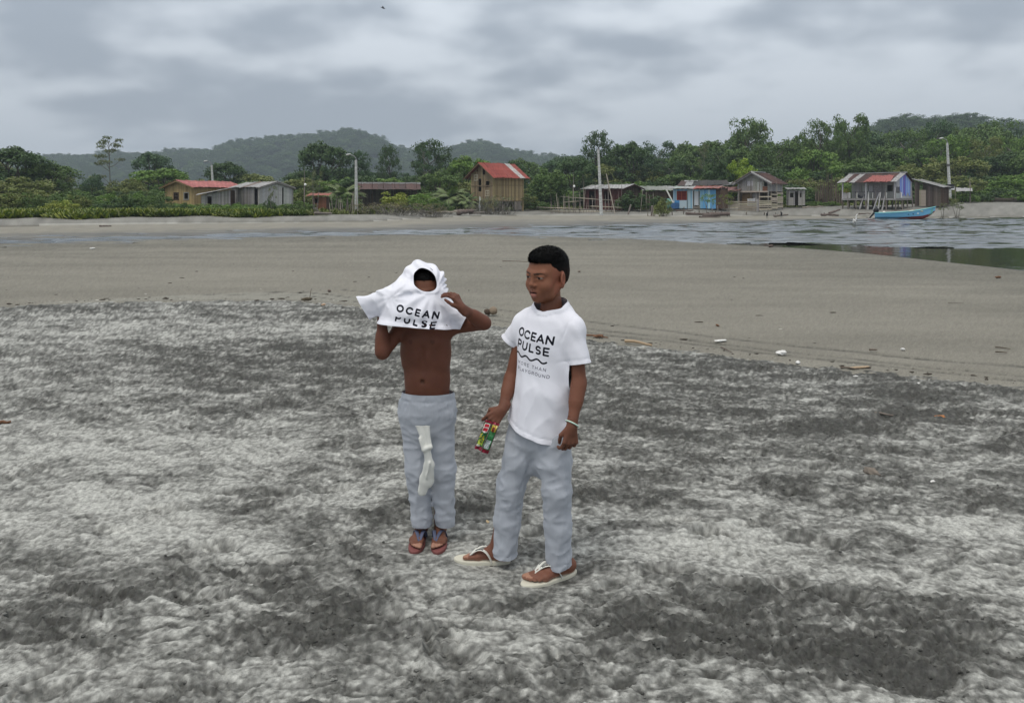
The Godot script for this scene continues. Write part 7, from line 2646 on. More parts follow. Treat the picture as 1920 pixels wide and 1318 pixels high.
func tall_boy():
	var who := thing("person", "boy in white lettered T-shirt and grey sweatpants looking aside, holding a wrapped snack", "person")
	var yaw := deg_to_rad(33.0)
	var fwd := Vector3(-sin(yaw), 0, cos(yaw))
	var left := Vector3(cos(yaw), 0, sin(yaw))
	var up := Vector3.UP
	# joints
	var neck := spot(1034, 574, 3.22)
	var chest := spot(1026, 640, 3.205)
	var waist := spot(1018, 740, 3.20)
	var hips := spot(1012, 806, 3.20)
	var sh_l := spot(1078, 612, 3.13)
	var sh_r := spot(982, 603, 3.29)
	var el_l := spot(1086, 716, 3.10)
	var wr_l := spot(1072, 800, 3.03)
	var el_r := spot(960, 706, 3.28)
	var wr_r := spot(942, 768, 3.20)
	var hip_l := hips + left * 0.075 - up * 0.01
	var hip_r := hips - left * 0.075 - up * 0.01
	var kn_l := spot(1043, 918, 3.13)
	var kn_r := spot(958, 908, 3.23)
	# soles: from the heel towards the toes
	var heel_r := Vector3((953.0 - 960) / LENS * 3.275, 0.012, -3.275)
	var toe_r := Vector3((866.0 - 960) / LENS * 3.305, 0.010, -3.305)
	var heel_l := Vector3((1074.0 - 960) / LENS * 3.185, 0.014, -3.185)
	var toe_l := Vector3((988.0 - 960) / LENS * 3.085, 0.008, -3.085)
	var dir_r := (toe_r - heel_r).normalized()
	var dir_l := (toe_l - heel_l).normalized()
	var in_r := dir_r.cross(up).normalized() * -1.0    # towards the other foot
	var in_l := dir_l.cross(up).normalized()
	if in_r.dot(left) < 0.0: in_r = -in_r
	if in_l.dot(left) > 0.0: in_l = -in_l
	var bed := up * 0.011
	var an_l := heel_l + dir_l * 0.045 + up * 0.085
	var an_r := heel_r + dir_r * 0.045 + up * 0.085
	# --- the body
	var s := Soup.new()
	var f := Field.new(Vector3(-0.15, 0.03, -3.45), Vector3(0.40, 1.22, -2.92), 0.008)
	f.limb(neck + up * 0.02, neck - up * 0.03, 0.045, 0.050, 0.02)
	f.limb(chest + up * 0.01, waist, 0.105, 0.095, 0.03, fwd, 1.6)
	f.limb(waist, hips, 0.098, 0.110, 0.03, fwd, 1.4)
	f.limb(sh_l - up * 0.025, sh_r - up * 0.025, 0.030, 0.030, 0.03)
	f.limb(sh_l - up * 0.02, el_l, 0.030, 0.030, 0.02)
	f.limb(el_l, wr_l, 0.0295, 0.0205, 0.012)
	f.limb(el_l.lerp(wr_l, 0.12), el_l.lerp(wr_l, 0.45), 0.0285, 0.0265, 0.02)
	f.limb(sh_r - up * 0.02, el_r, 0.030, 0.030, 0.02)
	f.limb(el_r, wr_r, 0.0295, 0.0205, 0.012)
	f.limb(el_r.lerp(wr_r, 0.12), el_r.lerp(wr_r, 0.45), 0.0285, 0.0265, 0.02)
	for q in [[hip_l, kn_l, an_l], [hip_r, kn_r, an_r]]:
		f.limb(q[0], q[1], 0.064, 0.046, 0.02)
		f.limb(q[1], q[2], 0.044, 0.030, 0.02)
	f.skin(s, Transform3D(), func(_p): return SKIN)
	# head and neck on a finer grid
	var face := deg_to_rad(45.0)
	var hb := Basis(Vector3.UP, -face) * Basis(Vector3.RIGHT, 0.06) * Basis(Vector3.BACK, -0.03)
	var hc := spot(1026, 516, 3.215)
	var hat := Transform3D(hb, hc)
	var hs := 1.07
	f = Field.new(Vector3(-0.10, -0.16, -0.13), Vector3(0.10, 0.13, 0.12), 0.0030)
	var nk := hat.affine_inverse() * (neck - up * 0.01)
	f.limb(Vector3(0, -0.045, -0.020), nk, 0.041, 0.043, 0.02)
	head_field(f, hs)
	# the frown: two creases between the brows
	for e in [-1.0, 1.0]:
		f.limb(Vector3(e * 0.0055, 0.020, 0.090) * hs, Vector3(e * 0.0050, 0.036, 0.0875) * hs, 0.0022, 0.0012, 0.004, Vector3.ZERO, 1.0, true)
	f.skin(s, hat, func(p): return head_ink(p, hs))
	# hands
	f = Field.new(wr_l - Vector3(0.08, 0.17, 0.08), wr_l + Vector3(0.07, 0.04, 0.09), 0.0032)
	f.limb(el_l, wr_l, 0.0295, 0.0205, 0.01)
	add_hand(f, wr_l, Vector3(-0.10, -1.0, 0.12), -left * 0.75 - fwd * 0.5, fwd * 1.0 - left * 0.25, 0.86, 0.62, 0.5, 0.05)
	var hand_ink := func(p): return SKIN.lerp(SKIN_DARK, 0.35 + 0.3 * clampf((p.y - 0.8) * -2.0, 0, 1))
	f.skin(s, Transform3D(), hand_ink)
	f = Field.new(wr_r - Vector3(0.13, 0.13, 0.09), wr_r + Vector3(0.05, 0.05, 0.10), 0.0032)
	f.limb(el_r, wr_r, 0.0295, 0.0205, 0.01)
	add_hand(f, wr_r, Vector3(-0.72, -0.66, 0.25), Vector3(-0.25, -0.45, -0.85), Vector3(-0.6, 0.35, 0.7), 0.84, 0.66, 0.75, 0.04)
	f.skin(s, Transform3D(), hand_ink)
	# feet
	for q in [[heel_l, dir_l, in_l, an_l, kn_l, 0.236], [heel_r, dir_r, in_r, an_r, kn_r, 0.205]]:
		var h0: Vector3 = q[0] + bed
		f = Field.new(h0 - Vector3(0.26, 0.03, 0.15), h0 + Vector3(0.10, 0.13, 0.22), 0.0038)
		add_foot(f, h0, q[1], q[2], q[5])
		f.limb(q[3], q[4], 0.030, 0.044, 0.015)
		var hh: Vector3 = h0
		var dd: Vector3 = q[1]
		var ll: float = q[5]
		f.skin(s, Transform3D(), func(p):
			var t: float = (p - hh).dot(dd) / ll
			var c := Color(0.185, 0.082, 0.053)
			if p.y < hh.y + 0.008: c = c.lerp(SKIN_PALE, 0.5)
			if t > 0.84 and p.y > hh.y + 0.010: c = c.lerp(SKIN_PALE, 0.75)   # nails
			return c)
	part(who, "body", s.mesh(), mats.skin)
	# --- hair
	s = Soup.new()
	f = Field.new(Vector3(-0.11, -0.09, -0.14), Vector3(0.11, 0.16, 0.12), 0.0034)
	f.blob(Vector3(0, 0.041, -0.016), Vector3(0.0775, 0.0835, 0.0965), 0.01)
	f.blob(Vector3(0, 0.080, 0.018), Vector3(0.062, 0.040, 0.066), 0.02)
	f.blob(Vector3(0, 0.000, -0.055), Vector3(0.066, 0.060, 0.050), 0.02)
	# clear the forehead with a straight fringe, the temples, the ears and the nape
	f.bend(0.3, func(p, w):
		var fringe: float = p.y - 0.064 + 0.10 * maxf(absf(p.x) - 0.03, 0.0)
		var temple: float = 0.034 - p.z + 0.10 * maxf(p.y, 0.0)
		var face_gap := maxf(fringe, temple)                       # positive where hair stays
		var burn: float = maxf(p.y + 0.012, -0.006 - p.z)          # a short sideburn ahead of the ear
		var nape: float = p.y + 0.052 + 0.25 * (p.z + 0.06)
		var keep := minf(face_gap, minf(maxf(burn, -0.012 - p.z), nape))
		var e := Vector2((p.z + 0.012) / 0.024, (p.y + 0.012) / 0.036).length() - 1.0
		if absf(p.x) > 0.05: keep = minf(keep, e * 0.02)
		return maxf(w, -keep))
	var tn := noise(65, 60.0, 3)
	f.bend(0.012, func(p, w): return w + (0.0030 * tn.get_noise_3d(p.x * 1.6, p.y * 0.9, p.z * 0.5) + 0.0016 * tn.get_noise_3d(p.x * 3.5, p.y * 3.5, p.z * 1.5)) * (1.0 if p.y > 0.06 else 0.35))
	f.skin(s, Transform3D(), func(p): return Color(0.005, 0.005, 0.006).lerp(Color(0.040, 0.026, 0.020), clampf((0.045 - p.y) / 0.055, 0.0, 1.0) * (0.8 + 3.0 * tn.get_noise_3dv(p * 4.0))))
	add_tufts(s, 0.058, 0.0065)
	part(who, "hair", s.mesh(), mats.hair, hat)
	# --- shirt
	s = Soup.new()
	f = Field.new(Vector3(-0.14, 0.52, -3.50), Vector3(0.44, 1.22, -2.93), 0.0062)
	var hem := spot(1006, 804, 3.20)
	var hem_n := (Vector3(0.0, -1.0, 0.0) + left * -0.26 + fwd * -0.06).normalized()
	f.limb(neck - up * 0.012, neck - up * 0.05, 0.058, 0.084, 0.02, fwd, 1.0)
	f.limb(neck - up * 0.05, chest, 0.086, 0.126, 0.04, fwd, 1.42)
	f.limb(chest, waist, 0.129, 0.130, 0.03, fwd, 1.42)
	f.limb(waist, hem - up * 0.12, 0.133, 0.150, 0.02, fwd, 1.30)
	f.limb(neck - up * 0.024 + left * 0.03 - fwd * 0.01, sh_l - up * 0.006, 0.047, 0.044, 0.05)
	f.limb(neck - up * 0.024 - left * 0.03 - fwd * 0.01, sh_r - up * 0.006, 0.047, 0.044, 0.05)
	var se_l := spot(1088, 682, 3.105)
	var se_r := spot(956, 640, 3.31)
	f.limb(sh_l + left * -0.012, se_l + (se_l - sh_l) * 0.5, 0.043, 0.050, 0.03)
	f.limb(sh_r + left * 0.012, se_r + (se_r - sh_r) * 0.5, 0.043, 0.051, 0.03)
	var ax_l := (se_l - sh_l).normalized()
	var ax_r := (se_r - sh_r).normalized()
	var trunk_gap := func(p: Vector3) -> float:       # distance from the trunk alone
		var q := p - chest
		var t := clampf(q.dot(hem - chest) / (hem - chest).length_squared(), -0.3, 1.0)
		q -= (hem - chest) * t
		q += fwd * q.dot(fwd) * 0.42
		return q.length() - 0.126
	var rim_n := (up + fwd * 0.42).normalized()
	var rim_c := neck + fwd * 0.006 - up * 0.004
	# distance from the neck opening: a leaning oval, a little pointed in front
	var neck_gap := func(p: Vector3) -> float:
		var q: Vector3 = p - rim_c
		var t := q.dot(rim_n)
		q -= rim_n * t
		var a := q.dot(left) / 0.054
		var b := q.dot(fwd) / (0.063 - 0.10 * absf(q.dot(left)) if q.dot(fwd) > 0.0 else 0.050)
		var side := (sqrt(a * a + b * b) - 1.0) * 0.060
		var over := maxf(-0.030 - t, (sqrt(a * a + b * b) - 1.45) * 0.060)     # also all cloth that would stand above the rim
		return minf(maxf(side, -0.05 - t), maxf(over, -t + 0.020))
	# folds: drawn from the shoulders to the waist, pleats where the side hangs loose, doubled hems
	var fl := noise(66, 5.0, 2)
	var crease := noise(72, 6.0, 1)
	f.bend(0.03, func(p, w):
		var r: Vector3 = p - waist
		var a := r.dot(left)
		var b := r.dot(fwd)
		var ang := atan2(b, a)
		var low := clampf((chest.y - p.y) / 0.4, 0.0, 1.0)
		var n := sin(ang * 7.0 + p.y * 5.0) * 0.0045 * low * low
		n += fl.get_noise_3d(p.x * 1.6 + p.y * 0.8, p.y * 0.6, p.z * 1.6) * 0.009
		n += sin((a * 0.9 - p.y) * 40.0 + fl.get_noise_3dv(p) * 5.0) * 0.0016 * clampf(a * 8.0, 0.0, 1.0) * low
		n += 0.0060 * (pow(absf(crease.get_noise_3d(p.x * 1.1 + p.y * 0.5, p.y * 0.8 - a * 1.2, p.z * 1.1)), 0.5) - 0.45) * clampf(0.3 + 1.2 * low, 0.0, 1.0)
		var t: float = (p - hem).dot(hem_n)
		if p.y < 0.75:
			if t > -0.022 and t < -0.0145: n += 0.0026
			elif t >= -0.0145: n -= 0.0010
		if (p - se_l).length() < 0.10:
			var q: float = (p - se_l).dot(ax_l)
			if q > -0.021 and q < -0.0135: n += 0.0024
		var seam: float = (p - sh_l).dot((left * 0.92 - up * 0.38).normalized()) + 0.010
		if absf(seam) < 0.004 and p.y > sh_l.y - 0.09: n += 0.0022
		if (p - se_r).length() < 0.10:
			var q: float = (p - se_r).dot(ax_r)
			if q > -0.021 and q < -0.0135: n += 0.0024
		if p.y > 1.02:
			var g: float = neck_gap.call(p)
			if g < 0.013: n -= 0.0030
			elif g < 0.019: n += 0.0012
		return w + n)
	f.skin(s)
	s.trim(0, func(p):
		var keep := minf(Field.outside_plug(p, hem, hem_n, 0.4), neck_gap.call(p))
		var tg: float = trunk_gap.call(p)
		keep = minf(keep, maxf(maxf(Field.outside_plug(p, se_l, ax_l, 0.10), (p - se_l).dot(ax_l) - 0.15), 0.026 - tg))
		return minf(keep, maxf(maxf(Field.outside_plug(p, se_r, ax_r, 0.10), (p - se_r).dot(ax_r) - 0.15), 0.026 - tg)))
	# the print is laid flat on the chest, in metres across and down
	var mid := chest + fwd * 0.09
	for i in s.v.size():
		var r := s.v[i] - mid
		if s.n[i].dot(fwd) > 0.05 and r.dot(fwd) > -0.09:
			var ru := r.dot(left) + 0.028
			var rv := r.dot(up)
			s.uv[i] = Vector2(0.5 + (ru * 0.993 - rv * 0.116) / 0.30, 0.30 - (rv * 0.993 + ru * 0.116) / 0.30)
		else:
			s.uv[i] = Vector2(0.5 + r.dot(left) / 0.30, 0.01)
	var im := Image.create_empty(512, 512, false, Image.FORMAT_RGBA8)
	im.fill(Color(1, 1, 1))
	var ink := Color(0.055, 0.06, 0.115)
	write_line(im, "OCEAN", 104, 128, 60, 13, 0.18, ink)
	write_line(im, "PULSE", 112, 212, 60, 13, 0.24, ink)
	var was := Vector2(104, 258)
	for i in range(1, 61):
		var to := Vector2(104 + i * 4.9, 258 - sin(i / 60.0 * TAU * 3.0) * 10.0)
		stroke(im, was, to, 12, ink)
		was = to
	write_line(im, "MORE THAN", 148, 322, 24, 3.2, 0.36, Color(0.30, 0.30, 0.36))
	write_line(im, "A PLAYGROUND", 104, 366, 24, 3.2, 0.30, Color(0.30, 0.30, 0.36))
	part(who, "shirt", s.mesh(), shirt_material(im))
	# --- trousers
	s = Soup.new()
	f = Field.new(Vector3(-0.14, 0.05, -3.48), Vector3(0.36, 0.78, -2.94), 0.0065)
	f.limb(waist, hips, 0.105, 0.112, 0.02, fwd, 1.25)
	var cu_l := spot(1048, 1058, 3.155)
	var cu_r := spot(946, 1040, 3.255)
	var mid_l := spot(1044, 920, 3.135)
	var mid_r := spot(958, 912, 3.235)
	for q in [[hip_l, mid_l, cu_l], [hip_r, mid_r, cu_r]]:
		var th: Vector3 = q[0].lerp(q[1], 0.5) + (hips - q[0]) * Vector3(0.12, 0, 0.12)
		f.limb(q[0] - up * 0.02, th, 0.081, 0.076, 0.03, left, 1.02)
		f.limb(th, q[1], 0.075, 0.061, 0.02)
		f.limb(q[1], q[1].lerp(q[2], 0.5), 0.060, 0.0575, 0.02)
		f.limb(q[1].lerp(q[2], 0.5), q[2] - up * 0.03, 0.057, 0.0555, 0.02)
	f.limb(hips - up * 0.06, hips - up * 0.16, 0.080, 0.040, 0.04)
	var wr := noise(67, 6.0, 3)
	var fold := noise(71, 7.0, 1)
	f.bend(0.03, func(p, w):
		var low := clampf((0.30 - p.y) / 0.26, 0.0, 1.0)
		var n := wr.get_noise_3d(p.x * 1.2, p.y * 0.9, p.z * 1.2) * 0.0035
		# slanting drag lines from the knee and the crotch, stacked rings above the hem
		n += sin(p.y * 58.0 + p.x * 26.0 + wr.get_noise_3dv(p * 0.7) * 7.0) * 0.0030 * low * low
		n += sin(p.y * 30.0 - p.x * 34.0 + p.z * 20.0 + wr.get_noise_3dv(p * 0.5) * 6.0) * 0.0013 * (1.0 - low)
		# hanging folds, then thin sharp wrinkles
		n += 0.0085 * (pow(absf(fold.get_noise_3d(p.x * 1.7 + 9.0, p.y * 0.30, p.z * 1.7)), 0.6) - 0.40)
		n += 0.0070 * (pow(absf(fold.get_noise_3d(p.x * 1.2 + p.y * 0.9, p.y * 2.2 - p.x * 0.6, p.z * 1.2)), 0.5) - 0.45)
		return w + n)
	# outer seams of both legs, and the one down the middle of the front
	var sd := Vector3(sin(0.66), 0, cos(0.66))
	f.bend(0.02, func(p, w):
		var right_leg: bool = p.x < 0.10
		var t: float = clampf(((mid_r.y if right_leg else mid_l.y) - p.y) / 0.33, -1.0, 1.0)
		var axis: Vector3 = (mid_r.lerp(cu_r, t) if t > 0.0 else mid_r.lerp(hip_r, -t)) if right_leg else (mid_l.lerp(cu_l, t) if t > 0.0 else mid_l.lerp(hip_l, -t))
		var r: Vector3 = (p - axis) * Vector3(1, 0, 1)
		var a := r.dot(sd)
		if a > 0.0 and (r - sd * a).length() < 0.0042: return w + 0.0030
		return w)
	var down_l := (Vector3.DOWN + dir_l * -0.10 + Vector3(0.10, 0, 0)).normalized()
	var down_r := (Vector3.DOWN + dir_r * -0.16).normalized()
	var end_l := spot(1048, 1060, 3.155)
	var end_r := spot(946, 1044, 3.255)
	f.bend(0.02, func(p, w):
		var t: float = (p - end_l).dot(down_l) if p.x > 0.13 else (p - end_r).dot(down_r)
		return w + (0.0026 if t > -0.026 and t < -0.019 else 0.0))
	f.skin(s)
	s.trim(0, func(p): return minf(minf(Field.outside_plug(p, end_l, down_l, 0.10), Field.outside_plug(p, end_r, down_r, 0.10)), waist.y - 0.03 - p.y))
	part(who, "trousers", s.mesh(), mats.jersey)
	# --- flip-flops and wristband
	flip_flop(who, heel_r, dir_r, in_r, 0.225, mats.sole_cream, mats.strap_white, true, 0.05)
	flip_flop(who, heel_l, dir_l, in_l, 0.235, mats.sole_cream, mats.strap_white, true, 0.02)
	s = Soup.new()
	var pts := []
	var rad := []
	var ax := (wr_l - el_l).normalized()
	var bx := ax.cross(Vector3.FORWARD).normalized()
	var by := ax.cross(bx)
	var tilt := 0.35
	for i in 25:
		var a := TAU * i / 24.0
		pts.append(wr_l - ax * 0.012 + (bx * cos(a) * 0.0275 + by * sin(a) * 0.0265) + ax * cos(a) * tilt * 0.02)
		rad.append(0.0030)
	s.tube(pts, rad, 6, false)
	part(who, "wristband", s.mesh(), paint(0.55, 0.72, 0.62, 0.5))
	snack_packet(wr_r)

# short blades of hair standing off the crown, combed forward
func add_tufts(s: Soup, above: float, long: float):
	var r := RandomNumberGenerator.new()
	r.seed = 31
	var count := s.v.size()
	for i in count:
		if s.v[i].y < above or r.randf() > 0.42: continue
		var nn := s.n[i]
		var dir := (nn * 0.55 + Vector3(r.randf_range(-0.35, 0.35), -0.15, 0.55 + r.randf_range(-0.3, 0.3))).normalized()
		if s.v[i].z < -0.03: dir = (nn * 0.7 + Vector3(r.randf_range(-0.4, 0.4), -0.5, -0.1)).normalized()
		var side := dir.cross(nn).normalized() * 0.0016
		var l := long * r.randf_range(0.6, 1.4)
		s.ink = Color(0.006, 0.006, 0.007) * r.randf_range(0.7, 1.6)
		var k := s.vert(s.v[i] - nn * 0.001 - side, nn)
		s.vert(s.v[i] - nn * 0.001 + side, nn)
		s.vert(s.v[i] + dir * l, nn)
		s.tri(k, k + 1, k + 2)

func paint_cloth() -> StandardMaterial3D:
	if not mats.has("white_rib"): mats.white_rib = paint(0.86, 0.865, 0.90, 0.85, 0.3)
	return mats.white_rib

func snack_packet(_wrist: Vector3):
	var pk := thing("snack_packet", "crumpled red and green two-pouch snack wrapper held in the taller boy's hand", "snack packet")
	# two pouches side by side, hanging from the fingers
	var a := spot(910, 787, 3.155)
	var dn := (spot(889, 841, 3.150) - a)
	var across := (spot(937, 795, 3.145) - a)
	var l := dn.length()
	var nn := across.cross(dn).normalized()
	if nn.z < 0.0: nn = -nn
	var wv := noise(68, 30.0, 2)
	for k in 2:
		var s := Soup.new()
		var cols := 12
		var rows := 22
		for side in [1.0, -1.0]:
			var first := s.v.size()
			for j in rows + 1:
				for i in cols + 1:
					var u := float(i) / cols
					var t := float(j) / rows
					var puff := pow(maxf(sin(PI * u), 0.0), 0.6) * pow(maxf(sin(PI * clampf((t - 0.07) / 0.86, 0.0, 1.0)), 0.0), 0.4) * 0.007
					var p: Vector3 = a + across * (k + 0.02 + 0.96 * u) * 0.5 + dn * t * (1.0 + 0.04 * k) + nn * side * (puff + 0.0008)
					p += nn * wv.get_noise_2d(u * 0.03 * 2.0 + k * 3.0, t * 0.12) * 0.010
					s.vert(p, nn * side, Vector2(u, t))
			for j in rows:
				for i in cols:
					var q := first + j * (cols + 1) + i
					if side > 0.0:
						s.tri(q, q + cols + 1, q + cols + 2)
						s.tri(q, q + cols + 2, q + 1)
					else:
						s.tri(q, q + cols + 2, q + cols + 1)
						s.tri(q, q + 1, q + cols + 2)
		s.soften()
		var im := Image.create_empty(64, 128, false, Image.FORMAT_RGBA8)
		im.fill(Color(0.16, 0.42, 0.24))
		im.fill_rect(Rect2i(0, 0, 64, 9), Color(0.55, 0.08, 0.20))
		im.fill_rect(Rect2i(0, 112, 64, 16), Color(0.50, 0.05, 0.17))
		im.fill_rect(Rect2i(0, 0, 3, 128), Color(0.42, 0.07, 0.18))
		im.fill_rect(Rect2i(61, 0, 3, 128), Color(0.42, 0.07, 0.18))
		var r := RandomNumberGenerator.new()
		r.seed = 5 + k
		if k == 0:
			im.fill_rect(Rect2i(8, 12, 48, 38), Color(0.86, 0.84, 0.82))
			im.fill_rect(Rect2i(12, 15, 40, 12), Color(0.72, 0.10, 0.18))
			im.fill_rect(Rect2i(12, 31, 40, 13), Color(0.72, 0.10, 0.18))
			for i in 14:
				im.fill_rect(Rect2i(6 + r.randi() % 40, 52 + r.randi() % 30, 8, 6), Color(0.75, 0.66, 0.15))
			im.fill_rect(Rect2i(10, 86, 42, 20), Color(0.70, 0.76, 0.28))
			im.fill_rect(Rect2i(26, 88, 14, 7), Color(0.08, 0.14, 0.08))
			im.fill_rect(Rect2i(6, 104, 30, 9), Color(0.85, 0.85, 0.8))
		else:
			im.fill_rect(Rect2i(10, 10, 46, 26), Color(0.74, 0.62, 0.22))
			im.fill_rect(Rect2i(20, 18, 22, 20), Color(0.42, 0.12, 0.10))
			for i in 26:
				im.fill_rect(Rect2i(8 + r.randi() % 46, 38 + r.randi() % 34, 6, 4), Color(0.12 + r.randf() * 0.2, 0.40 + r.randf() * 0.15, 0.26))
			im.fill_rect(Rect2i(8, 74, 42, 34), Color(0.72, 0.76, 0.76))
			for i in 6:
				im.fill_rect(Rect2i(11, 78 + i * 5, 34 - (i * 7) % 12, 2), Color(0.35, 0.40, 0.42))
		var m := paint(1, 1, 1, 0.28, 0.5)
		m.albedo_texture = ImageTexture.create_from_image(im)
		part(pk, "pouch", s.mesh(), m)

func small_boy():
	var who := thing("person", "shirtless boy in grey sweatpants pulling a white T-shirt over his head", "person")
	var yaw := deg_to_rad(7.0)
	var fwd := Vector3(-sin(yaw), 0, cos(yaw))
	var left := Vector3(cos(yaw), 0, sin(yaw))
	var up := Vector3.UP
	var D := 3.50
	var neck := spot(797, 590, D + 0.02)
	var chest := spot(798, 640, D)
	var waist := spot(801, 700, D)
	var hips := spot(801, 770, D)
	var sh_l := spot(842, 613, D)
	var sh_r := spot(754, 612, D)
	var el_l := spot(908, 606, D - 0.06)
	var wr_l := spot(866, 578, D - 0.16)
	var el_r := spot(717, 661, D - 0.10)
	var wr_r := spot(716, 596, D - 0.09)
	var hip_l := hips + left * 0.062
	var hip_r := hips - left * 0.062
	var kn_l := spot(831, 880, D - 0.02)
	var kn_r := spot(783, 880, D - 0.02)
	var heel_l := Vector3((826.0 - 960) / LENS * 3.57, 0.010, -3.57)
	var heel_r := Vector3((793.0 - 960) / LENS * 3.57, 0.010, -3.57)
	var dir_l := (Vector3(0.05, -0.005, 1.0)).normalized()
	var dir_r := (Vector3(-0.10, -0.005, 1.0)).normalized()
	var in_l := -Vector3(dir_l.z, 0, -dir_l.x).normalized()
	var in_r := Vector3(dir_r.z, 0, -dir_r.x).normalized()
	var an_l := heel_l + dir_l * 0.04 + up * 0.08
	var an_r := heel_r + dir_r * 0.04 + up * 0.08
	var bed := up * 0.011
	# --- body
	var s := Soup.new()
	var f := Field.new(Vector3(-0.72, 0.03, -3.68), Vector3(-0.05, 1.12, -3.22), 0.0075)
	f.limb(neck + up * 0.04, neck - up * 0.03, 0.043, 0.05, 0.02)
	f.limb(chest + up * 0.025, chest - up * 0.05, 0.113, 0.113, 0.04, fwd, 1.42)
	f.limb(chest - up * 0.05, waist - up * 0.02, 0.110, 0.101, 0.04, fwd, 1.40)
	f.limb(waist - up * 0.02, hips, 0.101, 0.108, 0.03, fwd, 1.36)
	f.blob(waist + fwd * 0.030 - up * 0.02, Vector3(0.068, 0.072, 0.048), 0.03)          # the belly
	for e in [-1.0, 1.0]:
		f.blob(chest + fwd * 0.050 + left * e * 0.047 + up * 0.012, Vector3(0.046, 0.036, 0.032), 0.03)
		# the lower ribs
		f.limb(chest + fwd * 0.070 + left * e * 0.018 - up * 0.060, chest + fwd * 0.035 + left * e * 0.085 - up * 0.105, 0.010, 0.012, 0.03)
	f.limb(chest + fwd * 0.083 - up * 0.02, waist + fwd * 0.083 + up * 0.03, 0.006, 0.006, 0.03, Vector3.ZERO, 1.0, true)
	f.blob(spot(792, 716, D - 0.083), Vector3(0.0085, 0.0095, 0.014), 0.008, Basis(), true)   # navel
	f.limb(sh_l, sh_r, 0.040, 0.040, 0.04)
	f.limb(sh_l, el_l, 0.036, 0.031, 0.02)
	f.limb(el_l, wr_l, 0.030, 0.021, 0.012)
	f.limb(el_l.lerp(wr_l, 0.15), el_l.lerp(wr_l, 0.45), 0.0295, 0.028, 0.02)
	f.limb(sh_r, el_r, 0.036, 0.031, 0.02)
	f.limb(el_r, wr_r, 0.031, 0.021, 0.012)
	f.limb(el_r.lerp(wr_r, 0.15), el_r.lerp(wr_r, 0.45), 0.0305, 0.028, 0.02)
	for q in [[hip_l, kn_l, an_l], [hip_r, kn_r, an_r]]:
		f.limb(q[0], q[1], 0.055, 0.040, 0.02)
		f.limb(q[1], q[2], 0.038, 0.027, 0.02)
	var nip_l := chest + left * 0.052 + fwd * 0.085 + up * 0.012
	var nip_r := chest - left * 0.052 + fwd * 0.085 + up * 0.012
	var nav := spot(792, 716, D - 0.08)
	var blem := noise(69, 14.0, 3)
	f.skin(s, Transform3D(), func(p):
		var c := Color(0.150, 0.060, 0.038) * (1.0 + 0.14 * blem.get_noise_3dv(p))
		if (p - nip_l).length() < 0.011 or (p - nip_r).length() < 0.011: c = c.lerp(Color(0.06, 0.025, 0.018), 0.45)
		if (p - nav).length() < 0.012: c = c.lerp(Color(0.05, 0.02, 0.014), 0.5)
		return c)
	# head
	var hat := Transform3D(Basis(Vector3.UP, 0.10) * Basis(Vector3.RIGHT, 0.03), spot(795, 549, D - 0.004))
	f = Field.new(Vector3(-0.10, -0.15, -0.13), Vector3(0.10, 0.13, 0.12), 0.0036)
	f.limb(Vector3(0, -0.045, -0.018), hat.affine_inverse() * neck, 0.043, 0.045, 0.02)
	head_field(f, 1.0)
	f.skin(s, hat, func(p): return head_ink(p, 1.0) * 0.72)
	# hands
	f = Field.new(wr_l - Vector3(0.13, 0.06, 0.10), wr_l + Vector3(0.07, 0.15, 0.10), 0.0032)
	f.limb(el_l, wr_l, 0.030, 0.021, 0.01)
	add_hand(f, wr_l, Vector3(-0.50, 0.85, -0.05), Vector3(-0.80, -0.45, -0.35), Vector3(-0.45, -0.15, 0.9), 0.80, 0.55, 0.2, 0.16)
	var hand_ink := func(p):
		return Color(0.140, 0.057, 0.037)
	f.skin(s, Transform3D(), hand_ink)
	f = Field.new(wr_r - Vector3(0.08, 0.06, 0.10), wr_r + Vector3(0.10, 0.15, 0.10), 0.0038)
	f.limb(el_r, wr_r, 0.031, 0.021, 0.01)
	add_hand(f, wr_r, Vector3(0.25, 0.9, 0.1), Vector3(0.7, 0.1, -0.6), Vector3(0.3, 0.2, 0.9), 0.80, 0.7, 0.4, 0.05)
	f.skin(s, Transform3D(), hand_ink)
	for q in [[heel_l, dir_l, in_l, an_l, kn_l], [heel_r, dir_r, in_r, an_r, kn_r]]:
		var h0: Vector3 = q[0] + bed
		f = Field.new(h0 - Vector3(0.10, 0.03, 0.06), h0 + Vector3(0.10, 0.13, 0.24), 0.0038)
		add_foot(f, h0, q[1], q[2], 0.205)
		f.limb(q[3], q[4], 0.027, 0.038, 0.015)
		var dd: Vector3 = q[1]
		f.skin(s, Transform3D(), func(p):
			var t: float = (p - h0).dot(dd) / 0.205
			var c := Color(0.155, 0.070, 0.047)
			if t > 0.84 and p.y > h0.y + 0.009: c = c.lerp(SKIN_PALE, 0.8)
			return c)
	part(who, "body", s.mesh(), mats.skin)
	# --- hair
	s = Soup.new()
	f = Field.new(Vector3(-0.10, -0.06, -0.13), Vector3(0.10, 0.14, 0.12), 0.0036)
	f.blob(Vector3(0, 0.040, -0.014), Vector3(0.0745, 0.0790, 0.0925), 0.01)
	f.bend(0.3, func(p, w):
		var fringe: float = p.y - 0.067 + 0.12 * maxf(absf(p.x) - 0.03, 0.0)
		var keep := minf(maxf(fringe, 0.030 - p.z), p.y + 0.045)
		return maxf(w, -keep))
	var tn := noise(65, 60.0, 3)
	f.bend(0.012, func(p, w): return w + 0.0022 * tn.get_noise_3dv(p))
	f.skin(s, Transform3D(), func(_p): return Color(0.005, 0.005, 0.006))
	add_tufts(s, 0.050, 0.007)
	part(who, "hair", s.mesh(), mats.hair, hat)
